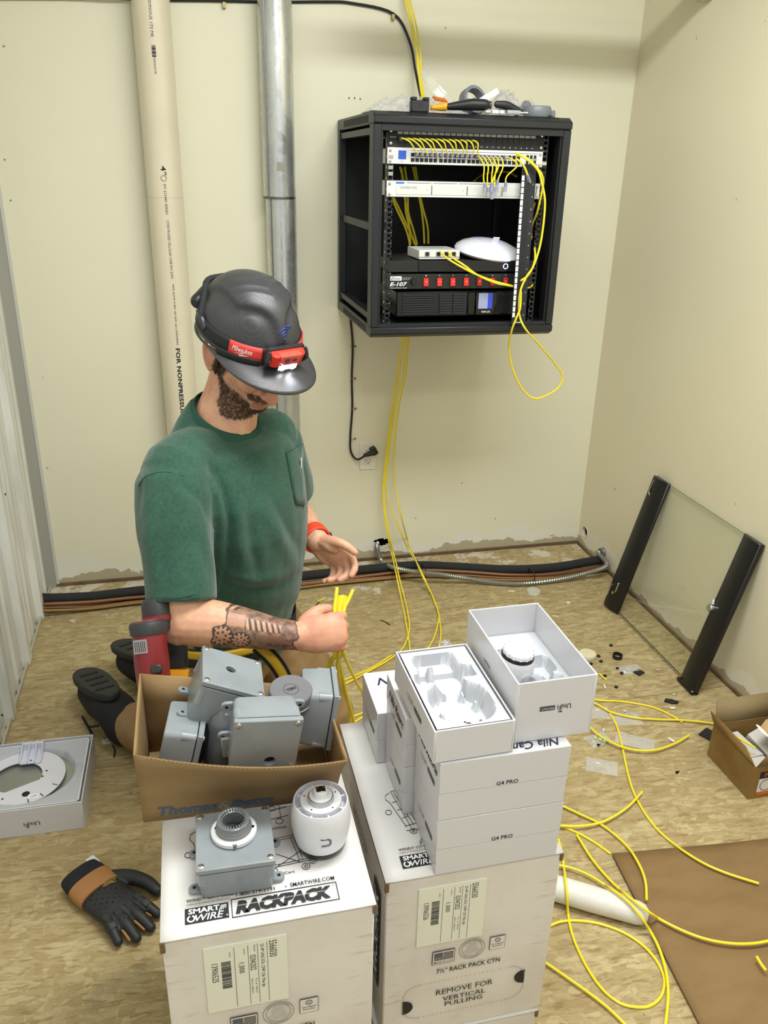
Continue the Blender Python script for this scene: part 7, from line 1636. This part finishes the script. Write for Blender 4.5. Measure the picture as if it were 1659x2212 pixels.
for y_, x0, x1, an_, r in fgs:
    for k in range(2): MB().box((0, 0, 0), (.017, .017, .006), rotT((x0+.016+k*.026, y_+(.016+k*.026)*an_*.45, .0385-k*.003), 0, .12+.2*k, an_*.6)).build('knuckle_pad', GK, t, bev=.002)
mb = MB()
for i in range(7):
    for j in range(8):
        if (i+j) % 2: mb.lathe([(.0018, 0), (.0018, .0006)], 8, M.Translation((-.002+i*.0085, -.034+j*.009, .0445-.35*abs((-.034+j*.009))**1.6)))
tag(mb.build('grip_dot', mat('glove_dot', '#08080a', .6), t), kind='stuff')
text('DEWALT', .030, .012, rotT((.0, .018, .0462), 0, 0, 1.3), mat('dull_gold', '#a88a45', .6), t, bold=.02)
MB().bx(-.115, -.085, .030, .050, .026, .0275).build('care_tag', mat('care_tag_white', '#d9dadd', .7), t)

# ------------------------------------------------ scraps on the floor
def q8(a, b): return (1230+a*.16275, 1360+b*.16275)
RUB = mat('black_rubber_ring', '#121214', .6)
RG = [((551, 215), 'topmost small black rubber ring on the floor near the leaning door'), ((388, 358), 'small black rubber ring touching the cream disc'), ((418, 427), 'small black rubber ring just below right of the cream disc'), ((286, 458), 'small black rubber ring half hidden at the edge of the deep white box'),
      ((694, 585), 'small black rubber ring left of the square black pad'), ((470, 618), 'small black rubber ring beside the short yellow piece'), ((620, 768), 'lowest small black rubber ring above the long yellow cable')]
for p, lb in RG:
    o = MB().ring((0, 0, 0), .0062, .0030, .004, 20).build('rubber_ring', RUB, bev=.0008); o.location = onZ(*q8(*p), .0004); tag(o, lb, 'ring')
o = MB().ring((0, 0, 0), .0165, .0148, .014, 32).build('rubber_ring', RUB); o.location = onZ(*q8(635, 375), .0004); tag(o, 'large black rubber ring standing wide on the floor', 'ring')
CRD = mat('cream_disc', '#d8d0ad', .6, bump=.2)
def wavy(r, z, n=40, am=.04, seed=0): return [(r*(1+am*mnoise.noise(V((math.cos(2*PI*i/n)*2+seed, math.sin(2*PI*i/n)*2, 0))))*math.cos(2*PI*i/n), r*(1+am*mnoise.noise(V((math.cos(2*PI*i/n)*2+seed, math.sin(2*PI*i/n)*2, 0))))*math.sin(2*PI*i/n)) for i in range(n)]
t = thing('cut_disc', 'round cream drywall disc by the corner of the deep white box', 'disc', onZ(*q8(235, 350), .0005)); MB().prism(wavy(.029, 0), 0, .012).build('paper_face', CRD, t, bev=.0005); MB().prism(wavy(.0293, 0), .001, .010).build('gypsum_edge', mat('gypsum_white', '#d5d3cf', .8), t); MB().cyl((-.003, .004, .0118), (-.003, .004, .0125), .0016, n=8).build('pilot_hole', mat('dent_brown', '#7c7052', .8), t)
t = thing('cut_disc', 'round grey white drywall disc on the floor near the back wall', 'disc', onZ(1152, 1280, .0005)); MB().prism(wavy(.026, 0, seed=4), 0, .010).build('gypsum_edge', mat('gypsum_white'), t); MB().prism(wavy(.0255, 0, seed=4), .0098, .0106).build('paper_face', mat('grey_paper', '#bdb8a9', .8), t); MB().cyl((0, .003, .0100), (0, .003, .0112), .003, n=8).build('pilot_hole', mat('gypsum_white'), t)
def flat(name, label, cat, px, py, sx, sy, rz, m, h=.0012, z=.0004, poly=None):
    mb = MB(); mb.prism(poly, 0, h) if poly else mb.bx(-sx/2, sx/2, -sy/2, sy/2, 0, h)
    o = mb.build(name, m); o.matrix_world = rotT(onZ(px, py, z), 0, 0, rz); return tag(o, label, cat)
BP = mat('black_foam_pad', '#19191b', .7)
flat('black_pad', 'square black foam pad on the floor before the leaning door', 'pad', *q8(920, 575), .030, .026, .45, BP, .004)
flat('black_plate', 'black angular plastic plate on the floor near the panel seam', 'plate', 1448, 1516, 0, 0, -.35, BP, .004, poly=[(-.020, -.004), (-.014, .011), (.006, .010), (.026, .000), (.020, -.010), (.002, -.012)])
for x_ in (-.006, .008): pass
WT = mat('white_tape_scrap', '#dddad2', .6)
for i, (p, s, a, lb) in enumerate((((470, 755), (.022, .005), 1.25, 'white paper strip hanging near the lowest rubber ring'), ((1370, 1040), (.018, .010), -.1, 'white paper scrap just below the black angular plate'), ((1352, 1462), (.021, .009), -1.2, 'white tape strip beside the bowl shaped yellow cable'), ((1390, 857), (.012, .004), .5, 'small white scrap on the floor panel seam'),
      ((1180, 535), (.014, .003), -.3, 'thin white sliver right of the square black pad'), ((455, 1330), (.017, .003), 1.0, 'thin curved white sliver under the upper yellow cables'), ((370, 1070), (.011, .005), -.3, 'tiny white paper marked scrap inside the flat clear bag'), ((735, 1080), (.010, .007), -.4, 'tiny white square scrap between the yellow cables'), ((380, 1772), (.011, .008), -.4, 'tiny white square label on the lower clear bag'))):
    flat('paper_scrap', lb, 'scrap', *q8(*p), s[0], s[1], a, WT, .0006, z=.0025)
for i, (px, py, s, a, lb) in enumerate(((1313, 1306, (.014, .010), .3, 'white scrap at the foot of the leaning door'), (1200, 1331, (.020, .006), -.4, 'white plaster flake right of the yellow cables at mid floor'), (1105, 1277, (.026, .008), -.3, 'white plaster flake left of the grey white disc'), (1228, 1302, (.014, .014), .8, 'white plaster flake on the floor right of the grey white disc'), (783, 1433, (.016, .002), -.2, 'thin white sliver on the floor behind the held cables'), (124, 1279, (.004, .003), 0, 'tiny white crumb in the left back corner'), (962, 1388, (.02, .02), .4, 'clear bag scrap behind the white camera boxes'))):
    flat('plaster_flake', lb, 'scrap', px, py, s[0], s[1], a, WT, .0012)
for i, (p, s, lb) in enumerate((((800, 530), (.075, .05), 'crumpled clear plastic bag around the square black pad'),)): bag('plastic_bag', lb, onZ(*q8(*p), .0003), s[0], s[1], .014, 21+i, FILM, n=24)
for i, (px, py, sx, sy, a, lb) in enumerate(((1283, 1540, .10, .06, -.2, 'flat clear bag on the floor under the upper yellow cables'), (1352, 1553, .09, .06, -.15, 'flat clear bag right of the first flat bag by the cables'), (1372, 1602, .11, .055, -.6, 'clear bag crossed by the bowl shaped yellow cable'), (1300, 1656, .085, .06, -.5, 'lowest flat clear bag on the floor right of the stack'), (1292, 1598, .07, .05, .2, 'clear bag wrapping the striped teal and yellow piece'))):
    o = bag('plastic_bag', lb, (0, 0, 0), sx, sy, .005 if i < 4 else .014, 31+i, FILM, n=18); o.matrix_world = rotT(onZ(px, py, .0003), 0, 0, a)
t = thing('striped_fitting', 'teal and yellow striped stick inside a clear bag on the floor', 'fitting', rotT(onZ(1299, 1598, .006), 0, 0, -.75))
for k in range(6): MB().cyl((-.020+k*.0068, 0, 0), (-.0134+k*.0068, 0, 0), .0042, n=12).build('stripe', mat('teal_stripe', '#4f9e93', .4) if k % 2 else mat('yellow_stripe', '#cfc152', .4), t)
SC_ = mat('black_screw', '#151315', .4, .3)
for px, py, lb in ((1334, 1445, 'black screw beside the square black pad'), (1463, 1670, 'black screw alone in the middle of the open floor'), (1293, 1611, 'black screw at the clear bag with the striped stick')):
    o = MB().cyl((0, 0, .003), (.009, .004, .003), .0022, .001, 8).lathe([(.0042, 0), (.0042, .0025)], 10, rotT((-.001, 0, .003), 0, -1.2, .4)).build('screw', SC_); o.location = onZ(px, py); tag(o, lb, 'screw')
BT = mat('black_tie_scrap', '#131215', .5)
for pp, r, lb in ((((178, 1548), (200, 1588)), .004, 'thick black strip on the floor left of the knee'), (((192, 1570), (235, 1565)), .0025, 'black tie scrap crossing the thick black strip'), (((215, 1570), (232, 1590)), .0022, 'short black tie scrap right of the thick strip'), (((243, 1610), (248, 1622), (246, 1636)), .002, 'small curved black tie scrap behind the brown carton'), (((822, 1340), (832, 1343), (842, 1350)), .002, 'short black tie scrap on the floor behind the right fist'), (((668, 1322), (690, 1300)), .0016, 'thin black tie scrap by the tiny yellow piece')):
    pts = [onZ(*p, r) for p in pp]; o = pts[0].copy(); ob = MB().tube([p-o for p in (spline(pts, 5) if len(pts) > 2 else pts)], r, 6).build('tie_scrap', BT); ob.location = o; tag(ob, lb, 'scrap')
for px, py, s, lb in ((232, 1602, .03, 'crumpled clear film beside the curved black tie scrap'), (1195, 1755, .012, 'tiny clear film scrap right of the camera box stack'), (1352, 1808, .008, 'tiny white fluff above the cardboard corner'), (960, 1390, .05, 'crumpled clear film on the floor behind the deep white box')):
    bag('film_scrap', lb, onZ(px, py, .0003), s, s*.8, s*.35, int(px), FILM, cat='film scrap', n=14)
